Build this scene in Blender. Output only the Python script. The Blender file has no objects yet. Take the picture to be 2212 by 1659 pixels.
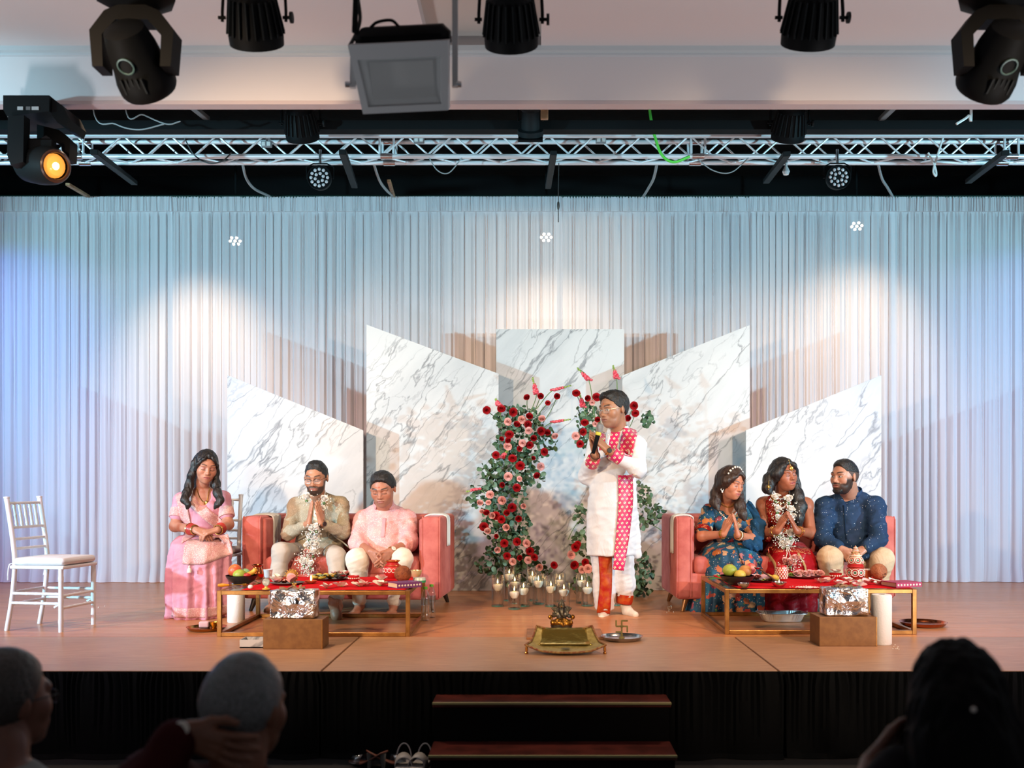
import bpy, math, random
import numpy as np
from mathutils import Vector, Matrix, Euler

SC = bpy.context.scene
COL = SC.collection
PI = math.pi
# ------------------------------------------------------------------ camera
F, H, CX, CY = 2240.0, 1.014, 1150.0, 1040.0        # focal (px of a 2212 wide frame), eye height over the stage, axis point
cd = bpy.data.cameras.new('camera'); cam = bpy.data.objects.new('camera', cd); COL.objects.link(cam)
cam.location = (0, 0, H); cam.rotation_euler = (PI/2, 0, 0)
cd.sensor_width = 36; cd.lens = 36*F/2212
cd.shift_x = (1106-CX)/2212; cd.shift_y = (CY-829.5)/2212
cd.dof.use_dof = True; cd.dof.focus_distance = 8.1; cd.dof.aperture_fstop = 2.2
cd.clip_end = 60
SC.camera = cam
# ------------------------------------------------------------------ world, exposure
w = bpy.data.worlds.new('hall_ambience'); SC.world = w; w.use_nodes = True
w.node_tree.nodes['Background'].inputs[0].default_value = (.74, .74, .82, 1)
w.node_tree.nodes['Background'].inputs[1].default_value = .15
SC.view_settings.view_transform = 'Standard'; SC.view_settings.look = 'None'
SC.view_settings.gamma = 1; SC.view_settings.use_curve_mapping = False
SC.view_settings.exposure = 0.12
cy = SC.cycles; cy.max_bounces = 5; cy.diffuse_bounces = 2; cy.glossy_bounces = 3; cy.transmission_bounces = 5; cy.transparent_max_bounces = 12
cy.caustics_reflective = False; cy.caustics_refractive = False; cy.sample_clamp_indirect = 4.0
# ------------------------------------------------------------------ stage lights (the hall's spots and wash lamps, plus added fill lamps)
def spot(name, loc, aim, power, color, angle=50, blend=.5, size=.1):
    l = bpy.data.lights.new(name, 'SPOT'); l.energy = power; l.color = color
    l.spot_size = math.radians(angle); l.spot_blend = blend; l.shadow_soft_size = size
    o = bpy.data.objects.new(name, l); COL.objects.link(o); o.location = loc
    o.rotation_euler = (Vector(aim)-Vector(loc)).to_track_quat('-Z', 'Y').to_euler()
    return o
CYAN = (.37, .81, 1.0); WARM = (1.0, .70, .44); PINK = (1.0, .58, .60); LAV = (.82, .74, 1.0)
spot('wash_lamp_cyan', (-8.2, 2.6, 2.05), (-2.3, 9.9, 2.1), 2800, CYAN, 50, .55)
spot('wash_lamp_cyan', (8.4, 2.6, 2.05), (2.3, 9.9, 2.1), 2800, CYAN, 50, .55)
spot('front_lamp_warm', (-3.4, 1.6, 2.65), (.15, 9.3, .9), 1250, WARM, 47, .7, .12)
spot('front_lamp_warm', (3.6, 1.6, 2.65), (.5, 9.0, .6), 950, WARM, 50, .7, .12)
spot('side_lamp_pink', (-5.5, 3.5, 3.3), (-3.0, 8.3, .2), 700, PINK, 64, .8)
spot('side_lamp_pink', (5.8, 3.5, 3.3), (3.2, 8.3, .2), 620, PINK, 64, .8)
spot('side_lamp_lavender', (-4.6, 3.4, 3.2), (-4.3, 10.4, .9), 420, LAV, 50, .9)
spot('side_lamp_lavender', (4.8, 3.4, 3.2), (4.4, 10.4, .9), 420, LAV, 50, .9)
spot('header_fill_lamp', (-3.6, 3.4, .1), (-2.4, 6.1, 3.5), 250, (.92, .92, .97), 125, 1.0, .25)  # added pair of unseen low fills, brightening the header and hall ceiling
spot('header_fill_lamp', (3.6, 3.4, .1), (2.4, 6.1, 3.5), 250, (.92, .92, .97), 125, 1.0, .25)
spot('floor_fill_warm', (-2.2, 6.6, 4.0), (-1.6, 6.7, 0), 230, (1.0, .74, .52), 120, 1.0, .15)  # added pair of unseen overhead fills, brightening the stage floor
spot('floor_fill_warm', (2.2, 6.6, 4.0), (1.6, 6.7, 0), 230, (1.0, .74, .52), 120, 1.0, .15)
spot('edge_lamp_blue', (-5.2, 6.9, 4.4), (-6.0, 10.4, 1.7), 520, (.10, .14, 1.0), 62, .9)
spot('edge_lamp_blue', (5.4, 6.9, 4.4), (5.7, 10.4, 1.7), 300, (.22, .26, 1.0), 62, .9)
# ------------------------------------------------------------------ helpers
def W(px, py, d):                                    # a point seen at pixel (px, py), d metres in front
    return Vector(((px-CX)*d/F, d, H-(py-CY)*d/F))
def G(px, py, z=0.0):                                # the point at height z seen at that pixel
    return W(px, py, F*(H-z)/(py-CY))
def tag(o, label=None, cat=None, group=None, kind=None):
    if label: o['label'] = label
    if cat: o['category'] = cat
    if group: o['group'] = group
    if kind: o['kind'] = kind
    return o
def link(o, parent=None):
    COL.objects.link(o)
    if parent is not None: o.parent = parent
    return o
def empty(name, loc=(0, 0, 0), rz=0.0, label=None, cat=None, group=None, parent=None):
    o = bpy.data.objects.new(name, None); o.empty_display_size = .05
    o.location = loc; o.rotation_euler = (0, 0, rz)
    return tag(link(o, parent), label, cat, group)
def rot_to(d):
    return Vector(d).to_track_quat('Z', 'Y').to_matrix()
class MB:
    """collects shapes, builds ONE mesh"""
    def __init__(s): s.v = []; s.f = []; s.n = 0
    def add(s, v, f):
        v = np.asarray(v, float).reshape(-1, 3)
        s.v.append(v); s.f += [tuple(i+s.n for i in q) for q in f]; s.n += len(v); return s
    def box(s, c, d, rz=0, R=None, taper=1.0, bev=0.0):
        x, y, z = d[0]/2, d[1]/2, d[2]/2
        if bev <= 0:
            v = np.array([(-x,-y,-z),(x,-y,-z),(x,y,-z),(-x,y,-z),(-x*taper,-y*taper,z),(x*taper,-y*taper,z),(x*taper,y*taper,z),(-x*taper,y*taper,z)])
            f = [(3,2,1,0),(4,5,6,7),(0,1,5,4),(1,2,6,5),(2,3,7,6),(3,0,4,7)]
        else:
            b = min(bev, x*.9, y*.9, z*.9)
            v = []
            idx = {}
            for sx in (-1,1):
                for sy in (-1,1):
                    for sz in (-1,1):
                        for a in range(3):
                            p = [sx*(x-b), sy*(y-b), sz*(z-b)]
                            p[a] += (sx,sy,sz)[a]*b
                            idx[(sx,sy,sz,a)] = len(v); v.append(p)
            f = []
            for a in range(3):
                o1, o2 = (a+1)%3, (a+2)%3
                for sg in (-1,1):
                    q = []
                    for s1, s2 in ((-1,-1),(1,-1),(1,1),(-1,1)):
                        k = [0,0,0]; k[a]=sg; k[o1]=s1; k[o2]=s2
                        q.append(idx[tuple(k)+(a,)])
                    f.append(tuple(q) if sg > 0 else tuple(q[::-1]))
                for s1 in (-1,1):
                    for s2 in (-1,1):
                        k0=[0,0,0]; k0[a]=-1; k0[o1]=s1; k0[o2]=s2
                        k1=list(k0); k1[a]=1
                        q=[idx[tuple(k0)+(o1,)],idx[tuple(k1)+(o1,)],idx[tuple(k1)+(o2,)],idx[tuple(k0)+(o2,)]]
                        f.append(tuple(q) if s1*s2 < 0 else tuple(q[::-1]))
            for sx in (-1,1):
                for sy in (-1,1):
                    for sz in (-1,1):
                        q=[idx[(sx,sy,sz,a)] for a in range(3)]
                        f.append(tuple(q) if sx*sy*sz>0 else tuple(q[::-1]))
            v = np.array(v)
        if R is not None: v = v @ np.array(R).T
        elif rz:
            c_, s_ = math.cos(rz), math.sin(rz); v = np.stack([v[:,0]*c_-v[:,1]*s_, v[:,0]*s_+v[:,1]*c_, v[:,2]], 1)
        return s.add(v+np.array(c, float), f)
    def bar(s, p0, p1, wd, ht, up=(0,0,1), bev=0):
        p0, p1 = Vector(p0), Vector(p1); d = p1-p0; L = d.length; d.normalize()
        u = Vector(up); x = d.cross(u)
        if x.length < 1e-4: x = d.cross(Vector((0,1,0)))
        x.normalize(); u = x.cross(d)
        R = np.array([list(x), list(d), list(u)]).T
        return s.box((p0+p1)/2, (wd, L, ht), R=R, bev=bev)
    def tube(s, pts, r, n=8, closed=False, caps=True):
        P = [Vector(p) for p in pts]; m = len(P)
        rr = r if hasattr(r, '__len__') else [r]*m
        vs = []; prev = None
        for i in range(m):
            a = P[i-1] if (i > 0 or closed) else P[i]; b = P[(i+1) % m] if (i < m-1 or closed) else P[i]
            t = (b-a); t = t.normalized() if t.length > 1e-9 else Vector((0,0,1))
            if prev is None:
                prev = t.orthogonal().normalized()
            u = prev-t*prev.dot(t)
            u = u.normalized() if u.length > 1e-6 else t.orthogonal().normalized()
            prev = u; w_ = t.cross(u)
            for k in range(n):
                an = 2*PI*k/n; vs.append(P[i]+(u*math.cos(an)+w_*math.sin(an))*rr[i])
        f = []
        for i in range(m if closed else m-1):
            for k in range(n):
                a = i*n+k; b = i*n+(k+1) % n; j = ((i+1) % m)*n
                f.append((a, b, j+(k+1) % n, j+k))
        if caps and not closed:
            f.append(tuple(range(n-1, -1, -1))); f.append(tuple((m-1)*n+k for k in range(n)))
        return s.add([tuple(v) for v in vs], f)
    def lathe(s, prof, n=24, c=(0,0,0), R=None, flute=0, nf=0, sx=1, sy=1):
        vs = []; f = []; m = len(prof)
        for i, (r, z) in enumerate(prof):
            for k in range(n):
                a = 2*PI*k/n; q = r*(1+flute*math.cos(nf*a))
                vs.append((q*math.cos(a)*sx, q*math.sin(a)*sy, z))
        for i in range(m-1):
            for k in range(n):
                f.append((i*n+k, i*n+(k+1) % n, (i+1)*n+(k+1) % n, (i+1)*n+k))
        if prof[0][0] > 1e-4: f.append(tuple(range(n-1, -1, -1)))
        if prof[-1][0] > 1e-4: f.append(tuple((m-1)*n+k for k in range(n)))
        v = np.array(vs)
        if R is not None: v = v @ np.array(R).T
        return s.add(v+np.array(c, float), f)
    def ball(s, c, r, n=12, m=8, R=None):
        r = r if hasattr(r, '__len__') else (r, r, r)
        prof = [(math.sin(PI*i/m), -math.cos(PI*i/m)) for i in range(m+1)]
        prof[0] = (1e-5, -1); prof[-1] = (1e-5, 1)
        t = MB().lathe(prof, n); v = np.concatenate(t.v)*np.array(r)
        if R is not None: v = v @ np.array(R).T
        return s.add(v+np.array(c, float), t.f)
    def torus(s, c, R_, r, n=24, m=6, R=None, sx=1, sy=1):
        pts = []
        for k in range(n):
            a = 2*PI*k/n; p = Vector((R_*math.cos(a)*sx, R_*math.sin(a)*sy, 0))
            if R is not None: p = Matrix([list(q) for q in np.array(R)]) @ p
            pts.append(p+Vector(c))
        return s.tube(pts, r, m, closed=True)
    def grid(s, P, closed_u=False):
        P = np.asarray(P, float); a, b = P.shape[:2]; f = []
        for i in range(a-1):
            for j in range(b if closed_u else b-1):
                f.append((i*b+j, i*b+(j+1) % b, (i+1)*b+(j+1) % b, (i+1)*b+j))
        return s.add(P.reshape(-1, 3), f)
    def prism(s, poly, y0, y1):                       # polygon in xz, extruded along y
        n = len(poly); v = [(x, y0, z) for x, z in poly]+[(x, y1, z) for x, z in poly]
        f = [tuple(range(n)), tuple(range(2*n-1, n-1, -1))]+[(i, i+n, (i+1) % n+n, (i+1) % n) for i in range(n)]
        return s.add(v, f)
    def mesh(s, name, mat, smooth=True):
        me = bpy.data.meshes.new(name)
        V = np.concatenate(s.v) if s.v else np.zeros((0, 3))
        me.from_pydata(V.tolist(), [], s.f); me.update()
        if smooth:
            me.polygons.foreach_set('use_smooth', [True]*len(me.polygons))
            try: me.set_sharp_from_angle(angle=math.radians(38))
            except Exception: pass
        if mat is not None: me.materials.append(mat)
        return me
    def build(s, name, mat, parent=None, smooth=True, label=None, cat=None, group=None, kind=None, loc=None, rz=0):
        o = bpy.data.objects.new(name, s.mesh(name, mat, smooth))
        if loc is not None: o.location = loc; o.rotation_euler = (0, 0, rz)
        return tag(link(o, parent), label, cat, group, kind)
def inst(name, me, loc, R=None, sc=1.0, parent=None, mat=None):
    """a copy that shares mesh data"""
    o = bpy.data.objects.new(name, me)
    m = Matrix.Translation(Vector(loc))
    if R is not None: m = m @ (R.to_4x4() if hasattr(R, 'to_4x4') else Matrix([list(q) for q in np.array(R)]).to_4x4())
    s3 = sc if hasattr(sc, '__len__') else (sc, sc, sc)
    m = m @ Matrix.Diagonal((*s3, 1)); o.matrix_world = m
    link(o, parent)
    if parent is not None: o.matrix_basis = m
    if mat is not None:
        o.material_slots[0].link = 'OBJECT'; o.material_slots[0].material = mat
    return o
# ------------------------------------------------------------------ materials
MATS = {}
class NT:
    def __init__(s, name):
        s.m = bpy.data.materials.new(name); s.m.use_nodes = True; s.t = s.m.node_tree
        s.b = s.t.nodes['Principled BSDF']; s.out = s.t.nodes['Material Output']
    def n(s, typ, ins=None, **props):
        x = s.t.nodes.new(typ)
        for k, v in props.items(): setattr(x, k, v)
        for k, v in (ins or {}).items():
            if isinstance(v, bpy.types.NodeSocket): s.t.links.new(v, x.inputs[k])
            else: x.inputs[k].default_value = v
        return x
    def set(s, k, v):
        if isinstance(v, bpy.types.NodeSocket): s.t.links.new(v, s.b.inputs[k])
        else: s.b.inputs[k].default_value = v
    def coord(s, scale=(1,1,1), rot=(0,0,0), loc=(0,0,0), kind='Object'):
        c = s.n('ShaderNodeTexCoord'); m = s.n('ShaderNodeMapping', {0: c.outputs[kind]})
        m.inputs['Scale'].default_value = scale; m.inputs['Rotation'].default_value = rot; m.inputs['Location'].default_value = loc
        return m.outputs[0]
    def noise(s, vec, scale, detail=3, rough=.55, dist=0):
        return s.n('ShaderNodeTexNoise', {'Vector': vec, 'Scale': scale, 'Detail': detail, 'Roughness': rough, 'Distortion': dist})
    def ramp(s, fac, stops):
        r = s.n('ShaderNodeValToRGB', {0: fac}); e = r.color_ramp.elements
        while len(e) < len(stops): e.new(.5)
        for x, (p, c) in zip(e, stops):
            x.position = p; x.color = (*c, 1) if len(c) == 3 else c
        return r.outputs[0]
    def mix(s, fac, a, b, typ='MIX'):
        x = s.n('ShaderNodeMix', data_type='RGBA', blend_type=typ)
        for k, v in ((0, fac), (6, a), (7, b)):
            if isinstance(v, bpy.types.NodeSocket): s.t.links.new(v, x.inputs[k])
            else: x.inputs[k].default_value = v if not isinstance(v, tuple) else (*v[:3], 1)
        return x.outputs[2]
    def math(s, op, a, b=0.0, c=0.0):
        x = s.n('ShaderNodeMath', operation=op)
        for k, v in enumerate((a, b, c)):
            if isinstance(v, bpy.types.NodeSocket): s.t.links.new(v, x.inputs[k])
            else: x.inputs[k].default_value = v
        return x.outputs[0]
    def bump(s, hgt, strength=.3, dist=.01):
        b = s.n('ShaderNodeBump', {'Height': hgt, 'Strength': strength, 'Distance': dist}); s.set('Normal', b.outputs[0])
def srgb(h):
    h = h.lstrip('#'); c = [int(h[i:i+2], 16)/255 for i in (0, 2, 4)]
    return tuple(x/12.92 if x <= .04045 else ((x+.055)/1.055)**2.4 for x in c)
def wrinkle(t, st=.28, sc=7, fine=170):
    a = t.noise(t.coord(scale=(1, 1, .6), rot=(.3, .5, .2)), sc, 4, .6, 1.6).outputs[0]
    r = t.math('ABSOLUTE', t.math('SUBTRACT', a, .5)); f = t.noise(t.coord(), fine, 2).outputs[0]
    t.bump(t.math('ADD', t.math('MULTIPLY', r, 1.6), t.math('MULTIPLY', f, .07)), st, .02)
def M(name, col=(.8,.8,.8), rough=.5, metal=0.0, bump=None, emit=None, trans=0, ior=1.45, sheen=0, alpha=1, coat=0, vary=None, spec=None, sss=0, cloth=False):
    if name in MATS: return MATS[name]
    if isinstance(col, str): col = srgb(col)
    t = NT(name); t.set('Base Color', (*col, 1)); t.set('Roughness', rough); t.set('Metallic', metal)
    if trans: t.set('Transmission Weight', trans); t.set('IOR', ior)
    if sheen: t.set('Sheen Weight', sheen); t.set('Sheen Roughness', .4)
    if coat: t.set('Coat Weight', coat)
    if spec is not None: t.set('Specular IOR Level', spec)
    if sss: t.set('Subsurface Weight', sss); t.set('Subsurface Radius', (.01, .004, .002))
    if emit: t.set('Emission Color', (*emit[0], 1)); t.set('Emission Strength', emit[1])
    if alpha < 1: t.set('Alpha', alpha)
    if vary:                                           # (scale, darker/lighter colour, [amount])
        c2 = srgb(vary[1]) if isinstance(vary[1], str) else vary[1]
        nz = t.noise(t.coord(), vary[0], 4)
        t.set('Base Color', t.mix(t.ramp(nz.outputs[0], [(.38, (0,0,0)), (.62, (1,1,1))]), col, c2))
    if cloth:
        t.set('Specular IOR Level', .12); wrinkle(t)
    elif bump:
        nz = t.noise(t.coord(scale=bump[2] if len(bump) > 2 else (1,1,1)), bump[0], 3); t.bump(nz.outputs[0], bump[1], .01)
    MATS[name] = t.m
    return t.m
# ------------------------------------------------------------------ materials of the place
def mat_marble():
    t = NT('marble_print')
    base = t.coord(rot=(0, PI*.0, 0))
    wob = t.noise(base, 2.3, 4, .6).outputs['Color']
    v = t.n('ShaderNodeVectorMath', {0: wob, 1: (.5, .5, .5)}, operation='SUBTRACT').outputs[0]
    v = t.n('ShaderNodeVectorMath', {0: v, 'Scale': .16}, operation='SCALE').outputs[0]
    rnd = t.n('ShaderNodeObjectInfo').outputs['Random']
    off = t.n('ShaderNodeCombineXYZ', {0: t.math('MULTIPLY', rnd, 37.0), 1: t.math('MULTIPLY', rnd, 11.0), 2: t.math('MULTIPLY', rnd, 23.0)}).outputs[0]
    v = t.n('ShaderNodeVectorMath', {0: base, 1: v}, operation='ADD').outputs[0]
    def ridge(scale, width, ang, stretch, seed, detail=5):
        mp = t.n('ShaderNodeMapping', {0: v}); mp.inputs['Rotation'].default_value = (0, ang, 0)
        m2 = t.n('ShaderNodeMapping', {0: mp.outputs[0]}); m2.inputs['Scale'].default_value = (stretch, .3, 1); m2.inputs['Location'].default_value = (seed, seed*.7, seed*.3)
        a = t.n('ShaderNodeVectorMath', {0: m2.outputs[0], 1: off}, operation='ADD').outputs[0]
        nz = t.noise(a, scale, detail, .5).outputs[0]
        r = t.math('ABSOLUTE', t.math('SUBTRACT', nz, .5))
        return t.math('SUBTRACT', 1.0, t.math('MULTIPLY', r, 1/width)), a
    r1, a1 = ridge(2.1, .0085, .85, .17, 3.1)
    r2, _ = ridge(5.0, .014, .95, .24, 9.7)
    r3, _ = ridge(9.0, .022, .75, .30, 17.3)
    mk = t.ramp(t.noise(a1, 2.2, 2).outputs[0], [(.38, (0,0,0)), (.55, (1,1,1))])
    mk2 = t.ramp(t.noise(a1, 4.4, 2).outputs[0], [(.48, (0,0,0)), (.62, (1,1,1))])
    c = t.ramp(t.noise(a1, 2.0, 5, .65).outputs[0], [(.45, (.57, .585, .59)), (.72, (.42, .45, .47))])
    def sat(x): return t.math('MAXIMUM', x, 0.0)
    c = t.mix(t.math('MULTIPLY', t.math('MULTIPLY', sat(r2), mk), .9), c, (.20, .22, .24))
    c = t.mix(t.math('MULTIPLY', t.math('MULTIPLY', sat(r3), mk2), .75), c, (.32, .34, .36))
    c = t.mix(t.math('MULTIPLY', sat(r1), .75), c, (.13, .15, .17))
    t.set('Base Color', c); t.set('Roughness', .42); MATS['marble'] = t.m
    return t.m
def mat_floor():
    t = NT('stage_hardwood')
    v = t.coord()
    br = t.n('ShaderNodeTexBrick', {'Vector': v, 'Scale': 1.0, 'Mortar Size': .0016, 'Brick Width': 1.1, 'Row Height': .057, 'Bias': 0.0, 'Mortar Smooth': .3})
    br.offset = .37
    br.inputs['Color1'].default_value = (*srgb('#b26e44'), 1); br.inputs['Color2'].default_value = (*srgb('#cf8c5c'), 1); br.inputs['Mortar'].default_value = (*srgb('#7a4c32'), 1)
    g = t.noise(t.coord(scale=(1.2, 26, 1)), 6, 5, .6).outputs[0]
    c = t.mix(.45, br.outputs[0], t.ramp(g, [(.3, srgb('#9c6039')), (.7, srgb('#dba274'))]), 'MIX')
    t.set('Base Color', c)
    rg = t.noise(t.coord(scale=(2, 9, 1)), 3, 3).outputs[0]
    t.set('Roughness', t.n('ShaderNodeMapRange', {0: rg, 3: .24, 4: .42}).outputs[0]); t.set('Specular IOR Level', .4)
    t.bump(g, .05, .004)
    return t.m
def mat_ply():
    t = NT('stage_veneer')
    g = t.noise(t.coord(scale=(1.0, 14, 1)), 5, 6, .62, .4).outputs[0]
    b = t.noise(t.coord(), 1.1, 3).outputs[0]
    c = t.ramp(g, [(.25, srgb('#8c674f')), (.52, srgb('#b08768')), (.8, srgb('#c6a080'))])
    c = t.mix(t.ramp(b, [(.4, (0,0,0)), (.7, (.4,.4,.4))]), c, srgb('#8b6048'))
    t.set('Base Color', c); t.set('Roughness', .38); t.bump(g, .06, .004)
    return t.m
def mat_curtain():
    t = NT('sheer_white_voile')
    t.t.nodes.remove(t.b)
    d = t.n('ShaderNodeBsdfDiffuse', {0: (.82, .79, .82, 1)})
    tr = t.n('ShaderNodeBsdfTranslucent', {0: (.82, .82, .84, 1)})
    tp = t.n('ShaderNodeBsdfTransparent', {0: (1, 1, 1, 1)})
    a = t.n('ShaderNodeMixShader', {0: .33, 1: d.outputs[0], 2: tr.outputs[0]})
    b = t.n('ShaderNodeMixShader', {0: .07, 1: a.outputs[0], 2: tp.outputs[0]})
    t.t.links.new(b.outputs[0], t.out.inputs[0])
    return t.m
MAR = mat_marble(); FLO = mat_floor(); PLY = mat_ply(); CUR = mat_curtain()
BLACK = M('black_paint', (.0018, .0018, .002), .8, spec=.15)
BLKFAB = M('black_skirt_cloth', (.0012, .0018, .0026), .8, bump=(60, .1), spec=.12)
WHITE = M('white_paint', (.76, .72, .72), .7, spec=.2)
ALU = M('brushed_aluminium', (.80, .81, .83), .4, .35)
BLKMET = M('black_housing', (.0035, .004, .0045), .6, spec=.10)
BLKPLA = M('dark_plastic', (.008, .010, .011), .6, spec=.15)
STEEL = M('steel', (.62, .63, .65), .22, 1)
GOLD = M('gold_metal', srgb('#d9a441'), .25, 1)
BRASS = M('brass', srgb('#c98f4a'), .22, 1)
COPPER = M('copper', srgb('#c96f45'), .2, 1)
def mat_velvet():
    t = NT('pink_velvet')
    nz = t.noise(t.coord(), 7, 4, .6).outputs[0]
    t.set('Base Color', t.ramp(nz, [(.3, srgb('#a8544f')), (.7, srgb('#c6736a'))])); t.set('Roughness', .8)
    t.set('Sheen Weight', .22); t.set('Sheen Tint', (1, .7, .7, 1)); t.set('Sheen Roughness', .35); t.set('Specular IOR Level', .1)
    return t.m
VELVET = mat_velvet()
# ------------------------------------------------------------------ the setting
YF, YB, ZFLOOR = 5.55, 10.42, -.46
struct = dict(kind='structure')
MB().box((0, (6.77+13.5)/2, -.06), (16, 13.5-6.77, .12)).build('floor', FLO, smooth=False, kind='structure', label='glossy orange-brown hardwood strip floor of the stage')
pf = empty('floor_apron'); tag(pf, 'front apron of the stage made of wide veneer platforms', kind='structure')
xs = [-6.29, -4.46, W(694, 0, YF).x, W(1683, 0, YF).x, 3.76, 6.2]
for a, b in zip(xs[:-1], xs[1:]):
    MB().box(((a+b)/2, (YF+6.768)/2, -.03), (b-a-.012, 6.768-YF-.004, .06), bev=.002).build('platform', PLY, pf, smooth=False)
MB().box((0, YF-.006, -.034), (12.5, .012, .064)).build('platform_edge', BLACK, pf, smooth=False)
MB().box((0, YF+.65, -.075), (12.3, 1.2, .03)).build('platform_core', BLACK, pf, smooth=False)
MB().box((0, -1+YF/2+3, ZFLOOR-.05), (18, YF+8, .1)).build('floor_hall', M('dark_hall_carpet', (.012, .012, .014), .9, bump=(300, .2)), smooth=False, kind='structure', label='dark carpeted floor of the hall before the stage')
# black void over and behind the stage
MB().box((0, 13.55, 2.2), (18, .1, 8)).build('wall_back', BLACK, smooth=False, kind='structure')
MB().box((-8.3, 9.8, 2.2), (.1, 7.6, 8)).build('wall_left', BLACK, smooth=False, kind='structure')
MB().box((8.3, 9.8, 2.2), (.1, 7.6, 8)).build('wall_right', BLACK, smooth=False, kind='structure')
MB().box((0, 9.9, 5.05), (16.6, 7.6, .1)).build('ceiling_stage', M('black_foil_ceiling', (.012, .013, .013), .45, bump=(5, .8)), smooth=False, kind='structure', label='black creased foil-lined ceiling above the stage')
# white proscenium header and hall ceiling
YH = 6.0
zb, zt = W(0, 218, YH).z, W(0, 119, YH).z
hd = empty('wall_header', (0, YH, zb)); tag(hd, 'white header beam above the stage opening', kind='structure')
MB().box((0, .035, (zt-zb)/2+.6), (16.6, .07, zt-zb+1.2)).build('header_face', WHITE, hd, smooth=False)
MB().box((0, .04, -.010), (16.6, .085, .020)).build('header_lip', M('pinkish_white_edge', (.62, .52, .52), .5), hd, smooth=False)
MB().box((0, -.012, zt-zb+.004), (16.6, .025, .028)).build('header_moulding', M('pale_grey_moulding', (.66, .68, .70), .5), hd, smooth=False)
zc = W(0, 100, YH-.05).z
cl = empty('ceiling', (0, 0, zc)); tag(cl, 'white panelled ceiling of the hall', kind='structure')
MB().box((-4.85, 2.0, .05), (8.5, 8.0, .1)).build('ceiling_panel', WHITE, cl, smooth=False)
MB().box((4.35, 2.0, .05), (8.6, 8.0, .1)).build('ceiling_panel', WHITE, cl, smooth=False)
MB().box((-.28, 2.0, .13), (.8, 8.0, .1)).build('recessed_strip', M('cream_paint', (.62, .58, .54), .6), cl, smooth=False)
MB().box((0, 5.97, -.012), (16.6, .06, .03)).build('trim_cornice', M('pale_blue_white_trim', (.62, .68, .70), .5), cl, smooth=False)
# ------------------------------------------------------------------ drapes
rng = np.random.default_rng(5)
def lattice(n, seed): return np.random.default_rng(seed).random(n)
def vn1(x, seed):
    L = lattice(512, seed); i = np.floor(x).astype(int); f = x-i; f = f*f*(3-2*f)
    return L[i % 512]*(1-f)+L[(i+1) % 512]*f
def drape(name, x0, x1, y, ztop, mat, seed, amp=.022, lam=.095, step=.0085, rows=26, zbot=.004, parent=None, belly=0.0, ruche=True):
    n = int((x1-x0)/step); u = np.linspace(x0, x1, n); r = np.random.default_rng(seed)
    ph = np.cumsum(2*PI/(lam*(.55+1.1*vn1(u*3.1+seed, seed)))*(u[1]-u[0]))
    ph2 = np.cumsum(2*PI/(.034*(.7+.6*vn1(u*5+seed, seed+1)))*(u[1]-u[0]))
    ampx = amp*(.25+1.1*vn1(u*4.3, seed+2))
    zz = np.concatenate([np.array([ztop+.012, ztop, ztop-.06, ztop-.12, ztop-.134, ztop-.137, ztop-.15]), np.linspace(ztop-.18, zbot, rows)])
    P = np.zeros((len(zz), n, 3))
    for i, z in enumerate(zz):
        t = 1-(z-zbot)/(ztop-zbot)
        sh = (vn1(u*1.7+t*1.3, seed+3)-.5)*2.0*t
        s = np.sin(ph+sh); s = np.sign(s)*np.abs(s)**.75
        k = min(1, t/.06)
        fold = ampx*s*(.35+.75*t)*k + .009*np.sin(ph2)*(1-.85*t)
        if ruche and z > ztop-.135: fold = .006*np.sin(ph2*1.3)+.004*np.sin(ph2*2.9+u*7)-.018
        elif ruche and z > ztop-.17: fold = fold*.4+.004*np.sin(ph2*1.3)
        x = u+.010*np.cos(ph+sh)*k
        if t > .97: fold += (t-.97)/.03*(-.05+.07*vn1(u*6, seed+7))
        P[i, :, 0] = x; P[i, :, 1] = y+fold-belly*np.sin(PI*t); P[i, :, 2] = z
    return MB().grid(P).build(name, mat, parent)
ZC = W(0, 428, YB).z
edges = [-7.2, W(365, 0, YB).x-.0, W(690, 0, YB).x, W(1207, 0, YB).x, W(1625, 0, YB).x, W(1925, 0, YB).x, 6.9]
clabs = ['leftmost white voile drape, behind the white chair', 'white voile drape behind the woman in the pink sari',
         'white voile drape behind the left-hand tall marble panel', 'white voile drape behind the standing man in white',
         'white voile drape behind the man in the blue shirt', 'rightmost white voile drape, beyond the sofa on the right']
for i, (a, b) in enumerate(zip(edges[:-1], edges[1:])):
    o = drape('drape', a-.03, b+.03, YB+.01*(i % 2), ZC, CUR, 11+i*7)
    tag(o, clabs[i], 'drape', 'white voile backdrop drapes')
rod = MB().tube([(-7.3, YB+.015, ZC+.012), (7.0, YB+.015, ZC+.012)], .022, 10).build('drape_rod', M('dark_green_pipe', (.02, .05, .04), .4, .3))
tag(rod, 'dark pipe carrying the white drapes along their top', 'pipe')
# black valance cloth just above the rod
# ------------------------------------------------------------------ marble panels
def mpanel(x0, x1, yd, zl, zr, label):
    X0, X1 = W(x0, 0, yd).x, W(x1, 0, yd).x; c = (X0+X1)/2; hw = (X1-X0)/2
    MB().prism([(-hw, 0), (hw, 0), (hw, zr), (-hw, zl)], -.012, .012).build('marble_backdrop', MAR, smooth=False, loc=(c, yd, 0.002),
        label=label, cat='panel', group='marble-print backdrop panels')
mpanel(1072, 1348, 9.96, W(0, 712, 9.96).z, W(0, 712, 9.96).z, 'flat-topped marble panel in the middle of the backdrop')
mpanel(792, 1077, 9.62, W(0, 702, 9.62).z, W(0, 808, 9.62).z, 'tall slanted marble panel left of the middle, behind the older man in pink')
mpanel(1344, 1619, 9.66, W(0, 812, 9.66).z, W(0, 703, 9.66).z, 'tall slanted marble panel right of the middle, behind the man in white')
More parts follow.
